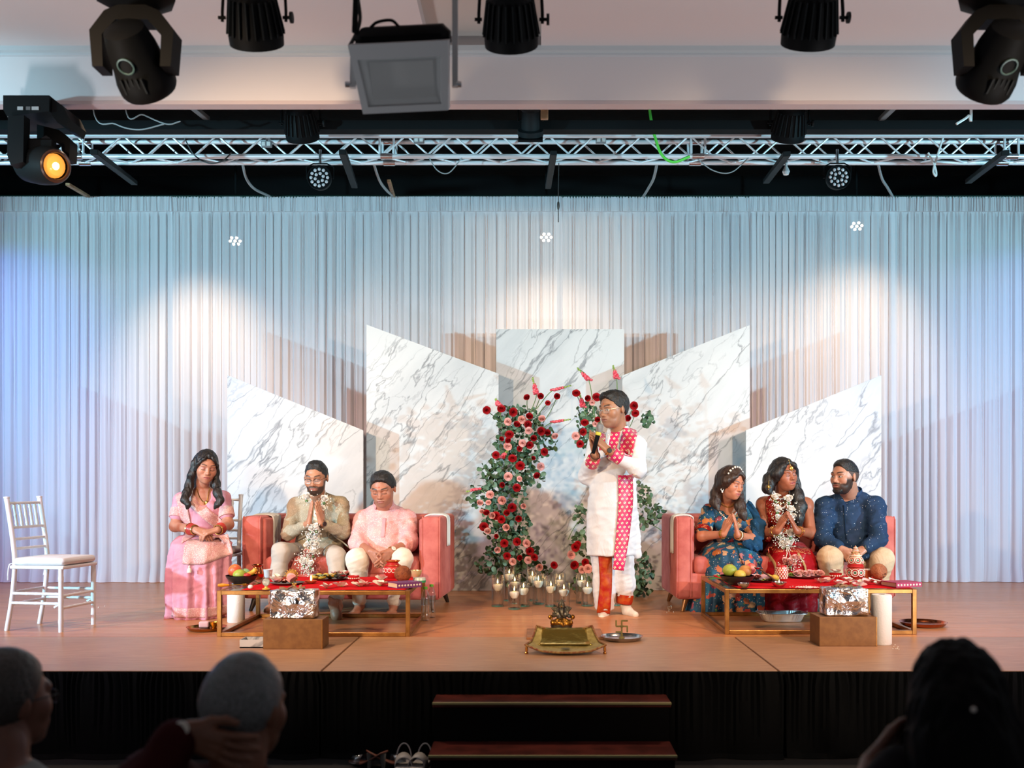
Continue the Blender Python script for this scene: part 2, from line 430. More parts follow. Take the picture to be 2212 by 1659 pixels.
mpanel(492, 785, 9.33, W(0, 811, 9.33).z, W(0, 930, 9.33).z, 'lower slanted marble panel behind the man in the beige jacket')
mpanel(1611, 1903, 9.36, W(0, 930, 9.36).z, W(0, 811, 9.36).z, 'lower slanted marble panel behind the bride')
# ------------------------------------------------------------------ stage skirt and steps
for i, (a, b, lb) in enumerate([(-6.3, W(690, 0, YF).x, 'black pleated stage skirt left of the steps'), (W(690, 0, YF).x, W(1690, 0, YF).x, 'black pleated stage skirt behind the steps'), (W(1690, 0, YF).x, 6.2, 'black pleated stage skirt right of the steps')]):
    o = drape('stage_skirt', a+.005, b-.005, YF-.035, -.012, BLKFAB, 71+i, amp=.014, lam=.42, step=.014, rows=14, zbot=ZFLOOR+.004, ruche=False)
    tag(o, lb, 'skirt', 'black stage skirts')
MAH = M('dark_mahogany', srgb('#5a2620'), .35, bump=(30, .05, (1, 14, 1)), vary=(8, '#3f1713'))
NOS = M('yellow_nosing', srgb('#9a9468'), .5)
st = empty('steps', (W(1192, 0, 5.2).x, 5.1, ZFLOOR), label='black steps with dark red-brown treads up to the stage', cat='steps')
def step(y0, y1, z, xl, xr, name='step'):
    cx = st.location.x
    MB().box(((xl+xr)/2-cx, (y0+y1)/2-5.1, (z-.025+0-ZFLOOR)/2), (xr-xl-.02, y1-y0-.01, z-.03-ZFLOOR)).build('riser_box', BLACK, st, smooth=False)
    tr = MB().box(((xl+xr)/2-cx, (y0+y1)/2-5.1, z-ZFLOOR-.014), (xr-xl, y1-y0, .028), bev=.004).build('tread', MAH, st, smooth=False)
    MB().box(((xl+xr)/2-cx, y0-5.1-.004, z-ZFLOOR-.006), (xr-xl, .01, .013), bev=.002).build('nosing', NOS, tr, smooth=False)
y1_ = 5.30; zs1 = H-(1517-CY)*y1_/F
step(y1_, YF-.05, zs1, W(934, 0, y1_).x, W(1450, 0, y1_).x)
y2_ = 5.03; zs2 = H-(1631-CY)*y2_/F
step(y2_, y1_-.002, zs2, W(925, 0, y2_).x, W(1463, 0, y2_).x)
# ------------------------------------------------------------------ lighting truss
TR0, TR1 = 9.0, 9.18
zt0, zt1 = H+(CY-338)*TR0/F, H+(CY-292)*TR0/F
tru = empty('lighting_truss', (0, TR0, zt0), label='silver aluminium box truss hung across the stage', cat='truss')
def chordpt(x, back, top): return (x, (TR1-TR0) if back else 0, (zt1-zt0) if top else 0)
for bk in (0, 1):
    for tp in (0, 1):
        MB().tube([chordpt(-6.5, bk, tp), chordpt(6.2, bk, tp)], .021, 10).build('chord', ALU, tru)
pitch = .205
br_f = MB().tube([(0, 0, 0), (0, 0, 1)], 1, 6).mesh('brace', ALU)
def brace(a, b, r=.0085):
    a, b = Vector(a), Vector(b); inst('brace', br_f, a, rot_to(b-a), (r, r, (b-a).length), tru)
nb = int(10.6/pitch)
for i in range(nb):
    x0 = -5.4+i*pitch; x1 = x0+pitch; u = i % 2
    brace(chordpt(x0, 0, u), chordpt(x1, 0, 1-u))
    brace(chordpt(x0+.09, 1, 1-u), chordpt(x1+.09, 1, u))
    if i % 2 == 0: brace(chordpt(x0, 0, 0), chordpt(x1, 1, 0)); brace(chordpt(x1, 1, 0), chordpt(x1+pitch, 0, 0))
for xc in (W(165, 0, 9).x, W(835, 0, 9).x, W(1508, 0, 9).x, W(2185, 0, 9).x):
    for bk in (0, 1):
        for tp in (0, 1):
            p = chordpt(xc, bk, tp)
            MB().tube([(p[0]-.05, p[1], p[2]), (p[0]+.05, p[1], p[2])], .027, 10).build('coupler', STEEL, tru)
        for dx in (-.06, .06):
            brace(chordpt(xc+dx, bk, 0), chordpt(xc+dx, bk, 1), .011)
# rail above the truss and dark beam behind it
o = MB().box((0, 8.86, W(0, 292, 8.86).z), (13, .05, .038), bev=.004).build('hanging_rail', ALU); tag(o, 'flat silver rail running along the front of the truss', 'rail')
o = MB().box((0, 8.6, W(0, 275, 8.6).z), (13.5, .12, .075)).build('roof_beam', M('charcoal_steel', (.006, .0065, .007), .7, spec=.1)); tag(o, 'dark steel beam just above the truss', 'beam')
# ------------------------------------------------------------------ small rigging
GRYMET = M('grey_steel_strut', (.16, .16, .16), .5, .4)
WOODL = M('raw_pine', srgb('#a98660'), .6, vary=(12, '#7d5c3e'))
def strut(p, q, d0, d1, wd, mat, label, name='roof_strut', cat='strut'):
    o = MB().bar((0, 0, 0), W(*q, d1)-W(*p, d0), wd, wd*.7, bev=.004).build(name, mat, loc=W(*p, d0))
    return tag(o, label, cat)
strut((395, 214), (447, 256), 7.4, 8.6, .05, GRYMET, 'grey steel strut slanting down under the header, left of the floodlight')
strut((1176, -150), (1176, 258), 7.4, 7.4, .055, WOODL, 'short upright timber post under the header near the middle', 'roof_post', 'post')
strut((1948, 214), (1903, 258), 7.4, 8.6, .05, GRYMET, 'grey steel strut slanting down under the header on the right')
strut((203, 328), (290, 395), 8.0, 9.9, .06, BLKPLA, 'dark strut slanting below the truss on the far left')
strut((740, 328), (766, 402), 8.4, 9.9, .06, BLKPLA, 'dark strut below the truss above the left marble panels')
strut((1196, 330), (1184, 404), 8.6, 9.9, .055, BLKPLA, 'dark strut below the truss near the middle')
strut((1700, 332), (1655, 392), 8.4, 9.9, .06, BLKPLA, 'dark strut below the truss above the sofa on the right')
strut((2172, 330), (2092, 392), 8.2, 9.9, .06, BLKPLA, 'dark strut below the truss on the far right')
strut((840, 390), (850, 424), 9.6, 10.38, .035, WOODL, 'orange-brown timber block lit above the drapes', 'timber_block', 'block')
strut((146, 398), (190, 424), 9.6, 10.38, .04, WOODL, 'timber batten end beside the amber moving-head lamp', 'timber_batten', 'batten')
CAB = M('grey_conduit', (.28, .29, .29), .5); CABW = M('white_cable', (.75, .76, .74), .5); CABB = M('black_cable', (.02, .02, .02), .5)
def spline(pts, n=8):
    P = [Vector(p) for p in pts]; P = [P[0]*2-P[1]]+P+[P[-1]*2-P[-2]]; out = []
    for i in range(1, len(P)-2):
        for k in range(n):
            t = k/n; a, b, c, d = P[i-1:i+3]
            out.append(.5*((2*b)+(c-a)*t+(2*a-5*b+4*c-d)*t*t+(3*b-a-3*c+d)*t**3))
    return out+[P[-2]]
def cable(pix, d, r, mat, label, name='cable', cat='cable', dd=0):
    pts = [W(x, y, d+dd*i/max(1, len(pix)-1)) for i, (x, y) in enumerate(pix)]
    b = pts[0]; o = MB().tube([p-b for p in spline(pts)], r, 6).build(name, mat, loc=b)
    return tag(o, label, cat)
cable([(523, 350), (532, 385), (550, 408), (582, 424)], 9.17, .013, CAB, 'grey conduit curving below the truss, leftmost', 'conduit', 'conduit', 1.2)
cable([(806, 350), (820, 390), (836, 412), (850, 424)], 9.17, .013, CAB, 'grey conduit curving below the truss beside the timber block', 'conduit', 'conduit', 1.2)
cable([(1420, 350), (1412, 385), (1400, 408), (1390, 424)], 9.17, .013, CAB, 'grey conduit curving left below the truss right of the middle', 'conduit', 'conduit', 1.2)
cable([(1896, 350), (1905, 385), (1917, 405), (1928, 424)], 9.17, .013, CAB, 'grey conduit below the truss right of the round lamp', 'conduit', 'conduit', 1.2)
GRN = M('lime_strap', srgb('#5fd84a'), .5)
cable([(1402, 226), (1407, 262), (1416, 300), (1430, 335), (1455, 350), (1490, 338)], 8.7, .012, GRN, 'bright green strap hanging over the truss', 'strap', 'strap')
cable([(2100, -145), (2098, 228), (2092, 250), (2066, 268)], 7.6, .010, CABW, 'white cable end under the header on the right')
cable([(2037, 298), (2022, 345), (2016, 370), (2022, 380), (2020, 362), (2005, 330)], 8.9, .009, CABW, 'white cable looped over the truss on the right')
cable([(262, -90), (270, 228), (310, 248), (360, 268), (390, 262)], 8.0, .006, CAB, 'thin grey wire sagging left under the header')
cable([(196, -90), (200, 230), (250, 268), (300, 280), (355, 268)], 8.0, .006, CAB, 'thin grey wire sagging lower under the header on the left')
cable([(398, 298), (420, 335), (450, 352), (480, 348), (500, 330)], 8.9, .006, CABB, 'black wire looped on the truss on the left')
cable([(925, 338), (945, 368), (970, 373), (1000, 338)], 8.99, .005, CAB, 'thin grey wire looped under the middle of the truss')
cable([(1500, 338), (1540, 368), (1580, 372), (1620, 338)], 8.99, .005, CAB, 'thin grey wire looped under the truss right of the green strap')
cable([(1207, 352), (1206, 420), (1206, 480)], 9.1, .004, CABB, 'thin black cord hanging down before the drapes')
o = MB().ball((0, 0, 0), (.012, .012, .04), 10, 8).build('cord_weight', CABB, loc=W(1206, 444, 9.1)); tag(o, 'small black weight on the hanging cord', 'weight')
b = empty('light_bulb', W(1698, 352, 8.8), label='bare glass bulb hanging under the truss', cat='bulb')
MB().lathe([(.012, 0), (.012, -.03), (.02, -.045), (.032, -.075), (.022, -.10), (.001, -.107)], 14).build('glass', M('bulb_glass', (.8, .85, .86), .1, 0, trans=.5), b)
MB().lathe([(.013, .03), (.013, 0)], 12).build('socket', STEEL, b)
for px, lb in ((576, 'left'), (905, 'middle'), (1298, 'right')):
    o = empty('outlet_box', W(px, 303 if px > 600 else 312, 8.965), label='small grey electrical box clamped to the truss, %s one of three' % lb, cat='box')
    MB().box((0, .012, .04), (.02, .012, .10)).build('clamp', STEEL, o)
    MB().box((0, 0, 0), (.09, .04, .05), bev=.004).build('case', M('grey_box', (.22, .23, .24), .5), o)
    for dx in (-.022, .022): MB().box((dx, -.022, 0), (.03, .006, .036), bev=.002).build('socket_plate', M('pale_plate', (.6, .6, .58), .5), o)
# ------------------------------------------------------------------ PAR cans
FIN = None
def par(loc, axis, size, label, yoke_h=.34, connectors=True):
    """axis: direction the lamp shines"""
    global FIN
    t = empty('stage_light', loc, label=label, cat='stage light', group='black LED stage lamps')
    R = rot_to(-Vector(axis)); Rn = np.array(R)*size
    MB().lathe([(.128, -.13), (.138, -.13), (.140, -.085), (.132, -.06), (.112, .06), (.094, .13), (.078, .15), (.001, .152)], 28, R=Rn).build('housing', BLKMET, t)
    for k in range(22):
        a = 2*PI*k/22
        b_ = MB().box((0, 0, 0), (.012, .005, .17))
        o = inst('fin', FIN, R @ Vector((math.cos(a)*.125*size, math.sin(a)*.125*size, .01*size)), R @ Matrix.Rotation(a, 3, 'Z') @ Matrix.Rotation(-.16, 3, 'Y'), size, t) if FIN else None
        if FIN is None:
            FIN = MB().box((0, 0, 0), (.022, .006, .17)).mesh('fin', BLKPLA, False)
            inst('fin', FIN, R @ Vector((math.cos(a)*.125*size, math.sin(a)*.125*size, .01*size)), R @ Matrix.Rotation(a, 3, 'Z') @ Matrix.Rotation(-.16, 3, 'Y'), size, t)
    MB().lathe([(.119, -.128), (.001, -.120)], 24, R=Rn).build('lens', M('dark_lens', (.02, .03, .035), .08), t)
    r = .162*size
    pts = [(-r, 0, -.02*size), (-r, 0, .03*size), (-r*.95, 0, .2*size), (-r*.6, 0, yoke_h*size), (r*.6, 0, yoke_h*size), (r*.95, 0, .2*size), (r, 0, .03*size), (r, 0, -.02*size)]
    MB().tube(pts, .009*size, 6).build('yoke', BLKMET, t)
    for s in (-1, 1):
        MB().tube([(s*r*.9, 0, 0), (s*r*1.13, 0, 0)], .009*size, 8).build('pivot_bolt', BLKMET, t)
    MB().tube([(r*1.13, 0, 0), (r*1.22, 0, 0)], .028*size, 10).build('clamp_knob', BLKPLA, t)
    if connectors:
        for dx, m_ in ((-.045, M('teal_plug', (.03, .10, .10), .5)), (.045, M('teal_plug', (.03, .10, .10), .5)), (0, M('orange_plug', srgb('#d98a2a'), .5))):
            p0 = R @ Vector((dx*size, .02*size if dx else .045*size, .15*size)); p1 = p0+R @ Vector((0, 0, .05*size))
            o = MB().tube([p0, p1], .014*size, 8).build('plug', m_, t)
            MB().tube([p1, p1+Vector((0, -.01, .1*size)), p1+Vector((dx*.3, 0, .25*size))], .006*size, 6).build('lead', CABB, o)
    return t
par(W(549, 38, 4.6), (-.05, .62, -.78), .87, 'black stage lamp overhead between the moving-head lamp and the floodlight')
par(W(1103, 42, 4.6), (.02, .66, -.75), .87, 'black stage lamp overhead right of the floodlight')
par(W(1752, 38, 4.6), (.03, .62, -.78), .87, 'black stage lamp overhead on the right')
par(W(650, 266, 8.45), (0, .60, -.80), .98, 'smaller-looking black stage lamp before the truss on the left', .5)
par(W(1706, 266, 8.45), (0, .60, -.80), .98, 'smaller-looking black stage lamp before the truss on the right', .5)
# round LED lamps facing the hall
LEDG = M('led_lens_glass', (.70, .68, .70), .12, .3); LEDME = MB().ball((0, 0, 0), (.0145, .009, .0145), 10, 6).mesh('led', LEDG)
def ledpar(p, d, label):
    t = empty('round_led_lamp', W(*p, d), label=label, cat='stage light', group='round LED lamps')
    Ry = np.array(Matrix.Rotation(PI/2, 3, 'X'))
    MB().lathe([(.06, -.15), (.095, -.06), (.106, 0), (.106, .012), (.098, .012), (.096, .002), (.001, .002)], 28, R=Ry).build('housing', BLKMET, t)
    for k in range(12):
        a = 2*PI*k/12; inst('led', LEDME, (.072*math.cos(a), -.006, .072*math.sin(a)), None, 1, t)
    for k in range(6):
        a = 2*PI*k/6+.3; inst('led', LEDME, (.036*math.cos(a), -.006, .036*math.sin(a)), None, 1, t)
    MB().tube([(-.115, .03, 0), (-.118, .03, .1), (-.06, .03, .13), (.06, .03, .13), (.118, .03, .1), (.115, .03, 0)], .006, 6).build('yoke', BLKMET, t)
    MB().tube([(0, .03, .13), (0, .03, .25)], .012, 8).build('clamp', STEEL, t)
ledpar((690, 384), 8.95, 'round black lamp with a ring of LED lenses under the truss on the left')
ledpar((1811, 383), 8.95, 'round black lamp with a ring of LED lenses under the truss on the right')
# profile lamp in the middle
t = empty('profile_spotlight', W(1146, 262, 8.4), label='dark profile spotlight hanging at the middle of the truss', cat='stage light')
R = np.array(rot_to((0, -.55, .83)))
MB().lathe([(.095, -.11), (.105, -.11), (.105, -.07), (.075, -.06), (.07, .08), (.09, .1), (.09, .2), (.05, .23), (.001, .23)], 20, R=R).build('barrel', BLKPLA, t)
MB().box((0, .05, -.115), (.20, .20, .02), R=R).build('shutter_frame', BLKMET, t)
MB().tube([(-.1, 0, 0), (-.1, 0, .2), (.1, 0, .2), (.1, 0, 0)], .008, 6).build('yoke', BLKMET, t)
# ------------------------------------------------------------------ moving heads
def rbox(name, c, d, R, mat, par_, bev=.02):
    return MB().box(c, d, R=np.array(R), bev=bev).build(name, mat, par_)
def mhead(loc, s, head_dir, label, roll=0.0, glow=False, yaw=0.0):
    t = empty('moving_head_lamp', loc, yaw, label=label, cat='stage light', group='moving-head lamps')
    # base hangs on top (z up), yoke below, head between the arms
    MB().lathe([(.13*s, .30*s), (.175*s, .27*s), (.175*s, .19*s), (.10*s, .15*s)], 8, sx=1, sy=.8).build('base', BLKMET, t)
    MB().prism([(-.172*s, -.12*s), (-.185*s, .04*s), (-.12*s, .125*s), (-.06*s, .15*s), (.06*s, .15*s), (.12*s, .125*s), (.185*s, .04*s), (.172*s, -.12*s), (.125*s, -.12*s), (.13*s, .02*s), (.07*s, .085*s), (-.07*s, .085*s), (-.13*s, .02*s), (-.125*s, -.12*s)], -.055*s, .055*s).build('yoke', BLKMET, t, smooth=False)
    R = rot_to(head_dir); Rn = np.array(R)*s
    hd_ = MB().lathe([(.055, -.15), (.09, -.13), (.108, -.05), (.115, .03), (.128, .09), (.128, .14), (.118, .16), (.108, .15), (.001, .145)], 24, R=Rn, c=(0, 0, -.06*s)).build('head', BLKPLA if glow else BLKMET, t)
    MB().torus(R @ Vector((0, 0, .15*s))+Vector((0, 0, -.06*s)), .112*s, .010*s, 24, 6, R=np.array(R)).build('lens_ring', BLKMET, hd_)
    lens = MB().ball(R @ Vector((0, 0, .135*s))+Vector((0, 0, -.06*s)), (.1*s, .1*s, .03*s), 18, 8, R=np.array(R))
    lens.build('lens', M('amber_lit_lens', (.9, .5, .1), .2, emit=((1, .36, .05), .95)) if glow else M('dark_lens', (.02, .03, .035), .08), hd_)
    MB().torus(R @ Vector((0, -.112*s, -.02*s))+Vector((0, 0, -.06*s)), .035*s, .004*s, 20, 5, R=np.array(rot_to(R @ Vector((0, -1, 0))))).build('emblem_ring', M('teal_ring', (.05, .10, .10), .4), hd_)
    for k in range(5):
        a = R @ Vector(((k-2)*.024*s, -.118*s, .07*s)); MB().box(Vector(a)+Vector((0, 0, -.06*s)), (.008*s, .01*s, .07*s), R=np.array(R)).build('vent', BLKPLA, hd_)
    return t
mhead(W(294, 95, 4.5), .98, (.12, .78, -.62), 'black moving-head lamp overhead on the left')
mhead(W(2155, 95, 4.5), .98, (-.12, .78, -.62), 'black moving-head lamp overhead at the right edge')
# lamp with the lit amber lens: base box, one visible arm, barrel pointing right
t = empty('moving_head_lamp', W(98, 330, 5.9), 0, label='dark moving-head lamp with a glowing amber lens at the left edge', cat='stage light', group='moving-head lamps')
q = 5.9/F
def PX(x, y, dy=0): return ((x-98)*q, dy, (330-y)*q)
bs = MB().prism([(-72*q, 110*q), (26*q, 110*q), (26*q, 76*q), (-64*q, 66*q), (-72*q, 80*q)], -.10, .16).build('base', BLKPLA, t, smooth=False)
MB().prism([(27*q, 108*q), (52*q, 90*q), (66*q, 62*q), (60*q, 46*q), (40*q, 55*q), (27*q, 72*q)], -.08, .14).build('base_side', BLKMET, t, smooth=False)
for k, (x, wd) in enumerate(((63, 12), (80, 9), (95, 15))): MB().box(PX(x, 248, -.103), (wd*q, .004, 7*q)).build('sticker', M('pale_sticker', (.5, .52, .52), .5) if k != 1 else M('grey_sticker', (.15, .15, .15), .5), bs, smooth=False)
MB().prism([(-56*q, 62*q), (-22*q, 64*q), (-24*q, -35*q), (-50*q, -42*q), (-58*q, -20*q)], -.13, -.06).build('yoke_arm', BLKPLA, t, smooth=False)
MB().prism([(-22*q, 64*q), (26*q, 52*q), (50*q, 30*q), (48*q, -10*q), (36*q, -12*q), (30*q, 18*q), (-2*q, 40*q), (-22*q, 30*q)], .02, .12).build('yoke_arm', BLKMET, t, smooth=False)
ax = Vector((.80, -.55, -.22)).normalized(); R = rot_to(ax); c0 = Vector(PX(92, 356, 0))
hh = MB().lathe([(.001, -.20), (.07, -.19), (.105, -.13), (.112, .0), (.105, .10), (.092, .135), (.080, .135), (.078, .115), (.001, .112)], 24, R=np.array(R), c=c0).build('head', BLKPLA, t)
MB().ball(c0+ax*.118, (.068, .068, .02), 18, 8, R=np.array(R)).build('lens', M('amber_lit_lens', (.9, .5, .1), .15, emit=((1, .36, .05), .95)), hh)
MB().ball(c0+ax*.135, (.022, .022, .010), 12, 8, R=np.array(R)).build('lens_core', M('amber_core', (1, .7, .3), .2, emit=((1, .75, .35), 6.0)), hh)
MB().torus(c0+ax*.135, .082, .010, 24, 6, R=np.array(R)).build('lens_ring', M('brown_ring', (.08, .03, .015), .3), hh)
MB().box(c0+Vector((.02, -.06, .09)), (.16, .05, .07), bev=.01).build('head_cap', BLKMET, hh)
MB().tube([PX(20, 225), PX(18, 250), PX(40, 278)], .008, 6).build('lead', CABW, t)
# ------------------------------------------------------------------ white floodlight
D = 4.1; q = D/F
t = empty('floodlight', W(868, 150, D), label='white and black floodlight hanging overhead left of the middle', cat='floodlight')
def fl(x, y, dy=0): return ((x-868)*q, dy, (150-y)*q)
tilt = Matrix.Rotation(math.radians(26), 3, 'X'); tn = np.array(tilt @ Matrix.Rotation(math.radians(-2.5), 3, 'Y'))
WH = M('worn_white_enamel', (.50, .52, .53), .4)
MB().box(np.array((0, .06, .145)), (.375, .17, .10), R=tn, bev=.03).build('top_case', BLKMET, t)
MB().tube(spline([fl(800, 60), fl(815, 48), fl(845, 44), fl(862, 58)]), .006, 6).build('handle', BLKMET, t)
fr = MB()
o_, i_, b_ = [(-.195, .10), (.195, .10), (.175, -.155), (-.165, -.155)], [(-.165, .045), (.165, .045), (.150, -.13), (-.142, -.13)], .0
vs = [(x, -.05, z) for x, z in o_]+[(x, -.05, z) for x, z in i_]+[(x, .06, z) for x, z in o_]+[(x*.8, .045, z*.75) for x, z in i_]
vs = (np.array(vs) @ tn.T)
fr.add(vs, [(0, 1, 5, 4), (1, 2, 6, 5), (2, 3, 7, 6), (3, 0, 4, 7), (0, 8, 9, 1), (1, 9, 10, 2), (2, 10, 11, 3), (3, 11, 8, 0), (4, 5, 13, 12), (5, 6, 14, 13), (6, 7, 15, 14), (7, 4, 12, 15), (8, 11, 10, 9)])
fr.build('reflector_housing', WH, t, smooth=False)
gv = np.array([(-.164, -.045, .044), (.164, -.045, .044), (.149, -.045, -.129), (-.141, -.045, -.129)]) @ tn.T
gb = MB(); gb.add(np.concatenate([gv, gv+np.array([0, .004, 0])]), [(0, 3, 2, 1), (4, 5, 6, 7), (0, 1, 5, 4), (1, 2, 6, 5), (2, 3, 7, 6), (3, 0, 4, 7)]); gb.build('glass', M('flood_glass', (.85, .9, .9), .12, alpha=.25), t, smooth=False)
MB().box((0, .035, -.03), (.25, .01, .14), R=tn).build('reflector', M('reflector_grey', (.42, .41, .39), .35, .2), t, smooth=False)
MB().bar(fl(983, -40), fl(983, 188), .022, .02, up=(0, 1, 0)).build('bracket_arm', WH, t, smooth=False)
MB().bar(fl(770, -40), fl(766, 70), .02, .016, up=(0, 1, 0)).build('bracket_arm', BLKMET, t, smooth=False)
MB().bar(fl(764, 100), fl(762, 190), .022, .02, up=(0, 1, 0)).build('bracket_arm', WH, t, smooth=False)
for x in (752, 991): MB().tube([fl(x-6, 182), fl(x+6, 182)], .012, 8).build('wing_nut', STEEL, t)
cable([(755, 100), (768, 75), (778, 40), (772, -10)], 4.12, .008, CABB, 'black lead running up beside the floodlight')
# ------------------------------------------------------------------ furniture
def rbx(mb, c, d, r, R=None, seg=4, puff=0.0, n=5):
    """rounded box; puff bulges the faces"""
    h = np.array(d)/2; r = min(r, *(h*.98))
    def ax(a):
        e = [-h[a]+r*(1-math.cos(PI/2*k/seg)) for k in range(seg)]
        mid = list(np.linspace(-h[a]+r, h[a]-r, n)); return np.array(e+mid+[-q for q in e[::-1]])
    A = [ax(0), ax(1), ax(2)]
    for a in range(3):
        o1, o2 = (a+1) % 3, (a+2) % 3
        for sg in (-1, 1):
            U, V = np.meshgrid(A[o1], A[o2], indexing='ij')
            P = np.zeros(U.shape+(3,)); P[..., a] = sg*h[a]; P[..., o1] = U; P[..., o2] = V
            inn = np.clip(P, -(h-r), h-r); q = P-inn; L = np.linalg.norm(q, axis=-1, keepdims=True)
            P = inn+q/np.maximum(L, 1e-9)*r
            if puff: P[..., a] += sg*puff*np.cos(U/h[o1]*PI/2)*np.cos(V/h[o2]*PI/2)
            if sg < 0: P = P[::-1]
            if R is not None: P = P @ np.array(R).T
            mb.grid(P+np.array(c))
    return mb
TOWEL = M('white_towel', (.70, .70, .66), .9, bump=(250, .3), spec=.1)
def sofa(loc, rz, w, label, legmat, aw=.15):
    t = empty('sofa', loc, rz, label=label, cat='sofa', group='pink velvet sofas')
    dp, hh, lz = .78, .745, .10
    rbx(MB(), (0, dp/2, lz+.10), (w-.02, dp-.02, .20), .02).build('base', VELVET, t)
    for s in (-1, 1):
        a = rbx(MB(), (s*(w/2-aw/2), dp/2, (hh+lz)/2), (aw, dp, hh-lz), .035).build('arm', VELVET, t)
        rbx(MB(), (s*(w/2-aw-.006), dp/2, (hh+lz)/2+.06), (.04, dp-.10, hh-lz-.16), .024).build('inner_pad', VELVET, a)
        z0, z1 = lz+.02, hh-.03
        for e in (-1, 1):
            x = s*(w/2-aw/2)+e*(aw/2-.008)
            MB().tube([(x, .006, z0), (x, .006, z1), (x*1, .03, hh-.006)], .006, 6).build('piping', VELVET, a)
    rbx(MB(), (0, dp-.09, (hh+lz)/2), (w-2*aw+.05, .17, hh-lz), .04).build('backrest', VELVET, t)
    cw = (w-2*aw-.03)/2
    for s in (-1, 1):
        rbx(MB(), (s*cw/2, dp/2-.075, lz+.255), (cw-.006, dp-.16, .145), .05, puff=.012).build('seat_cushion', VELVET, t)
        rbx(MB(), (s*cw/2, dp-.22, lz+.46), (cw-.01, .12, .32), .05, puff=.015, R=np.array(Matrix.Rotation(-.12, 3, 'X'))).build('back_cushion', VELVET, t)
    for sx in (-1, 1):
        for y, sy in ((.07, -1), (dp-.07, 1)):
            MB().tube([(sx*(w/2-.09), y, lz+.01), (sx*(w/2-.055), y+sy*.03, 0)], [.028, .013], 10).build('leg', legmat, t)
    return t
LEGD = M('dark_leg', (.02, .014, .012), .4); LEGG = M('gold_brown_leg', srgb('#8a5f33'), .35, .5)
SL = sofa((-1.485, 8.02, 0), math.radians(-4), 1.56, 'pink velvet sofa on the left under the two seated men', LEGD)
SR = sofa((W(1699, 0, 8.05).x, 8.05, 0), math.radians(1.5), 1.72, 'pink velvet sofa on the right under two women and a man', LEGG, .125)
def towel(sofa_, s, w, y0, y1, z_in, z_out, label, aw=.15):
    """cloth over an arm: hangs z_in on the inner side, z_out outside"""
    hh = .745; xa, xb = w/2-aw-.032, w/2+.008
    pr = []
    for z in np.linspace(z_in, hh-.03, 8): pr.append((xa, z))
    for k in range(1, 8):
        a = PI-PI*k/8; pr.append(((xa+xb)/2+math.cos(a)*(xb-xa)/2, hh-.03+math.sin(a)**.6*.042))
    for z in np.linspace(hh-.03, z_out, 8): pr.append((xb, z))
    P = np.zeros((len(pr), 10, 3))
    for j, y in enumerate(np.linspace(y0, y1, 10)):
        wv = .006*math.sin(j*1.9)
        for i, (x, z) in enumerate(pr): P[i, j] = (s*(x+wv*(1 if x > (xa+xb)/2 else -1)*(abs(z-hh) > .06)), y, z+.004*math.sin(j*1.3+i*.4))
    mb = MB().grid(P if s > 0 else P[:, ::-1]); o = mb.build('towel', TOWEL, label=label, cat='towel', group='white towels over sofa arms')
    m = o.modifiers.new('thick', 'SOLIDIFY'); m.thickness = .007; m.offset = 1
    o.matrix_world = Matrix.Translation(sofa_.location) @ Matrix.Rotation(sofa_.rotation_euler.z, 4, 'Z')
towel(SL, -1, 1.56, .22, .42, .43, .66, 'white towel over the left arm of the left sofa, beside the man in beige')
towel(SL, 1, 1.56, .30, .46, .64, .50, 'white towel over the right arm of the left sofa, beside the older man')
towel(SR, -1, 1.72, .10, .24, .66, .45, 'white towel over the left arm of the right sofa, beside the woman in blue', .125)
towel(SR, 1, 1.72, .30, .46, .66, .52, 'white towel over the right arm of the right sofa, beside the man in blue', .125)
TGOLD = M('satin_bronze_gold', srgb('#b8864a'), .34, .8, vary=(14, '#9a6c3a'))
GLASS = M('clear_glass', (.96, .98, .98), .02, trans=1.0, ior=1.45)
def table(x0, x1, y0, y1, h, label):
    t = empty('coffee_table', ((x0+x1)/2, (y0+y1)/2, 0), label=label, cat='table', group='gold-framed coffee tables')
    hx, hy, b = (x1-x0)/2, (y1-y0)/2, .028
    for sx in (-1, 1):
        for sy in (-1, 1): MB().box((sx*(hx-b/2), sy*(hy-b/2), h/2), (b, b, h), bev=.002).build('leg', TGOLD, t, smooth=False)
    for z in (b/2, h-b/2):
        for s in (-1, 1):
            MB().box((0, s*(hy-b/2), z), (2*hx-2*b, b, b-.002), bev=.002).build('rail', TGOLD, t, smooth=False)
            MB().box((s*(hx-b/2), 0, z), (b-.002, 2*hy-2*b, b-.002), bev=.002).build('rail', TGOLD, t, smooth=False)
    MB().box((0, 0, h-.006), (2*hx-2*b+.004, 2*hy-2*b+.004, .008)).build('glass_top', M('table_glass', (.92, .96, .95), .03, trans=.92, ior=1.12), t, smooth=False)
    return t
TH = .30
table(-2.06, -.80, 6.77, 7.75, TH, 'low gold-framed glass coffee table on the left, in front of the two men')
table(1.277, 2.547, 6.87, 7.85, TH, 'low gold-framed glass coffee table on the right, in front of the women')
REDC = M('red_cloth', srgb('#c4121c'), .8, spec=.05, bump=(180, .2), vary=(6, '#cf1f26'))
def runner(x0, x1, y0, y1, label, seed):
    n, m = 50, 34; xs_ = np.linspace(x0, x1, n); ys_ = np.linspace(y0, y1, m); P = np.zeros((m, n, 3))
    for j, y in enumerate(ys_):
        P[j, :, 0] = xs_+.006*np.sin(y*9+seed); P[j, :, 1] = y+.006*np.sin(xs_*8+seed)
        P[j, :, 2] = TH+.004+.0022*(1+np.sin(xs_*21+y*13+seed))*.5+.002*(1+np.sin(xs_*9-y*27))*.5
    o = MB().grid(P).build('table_runner', REDC, label=label, cat='cloth', group='red cloths on the tables')
    m_ = o.modifiers.new('thick', 'SOLIDIFY'); m_.thickness = .0025
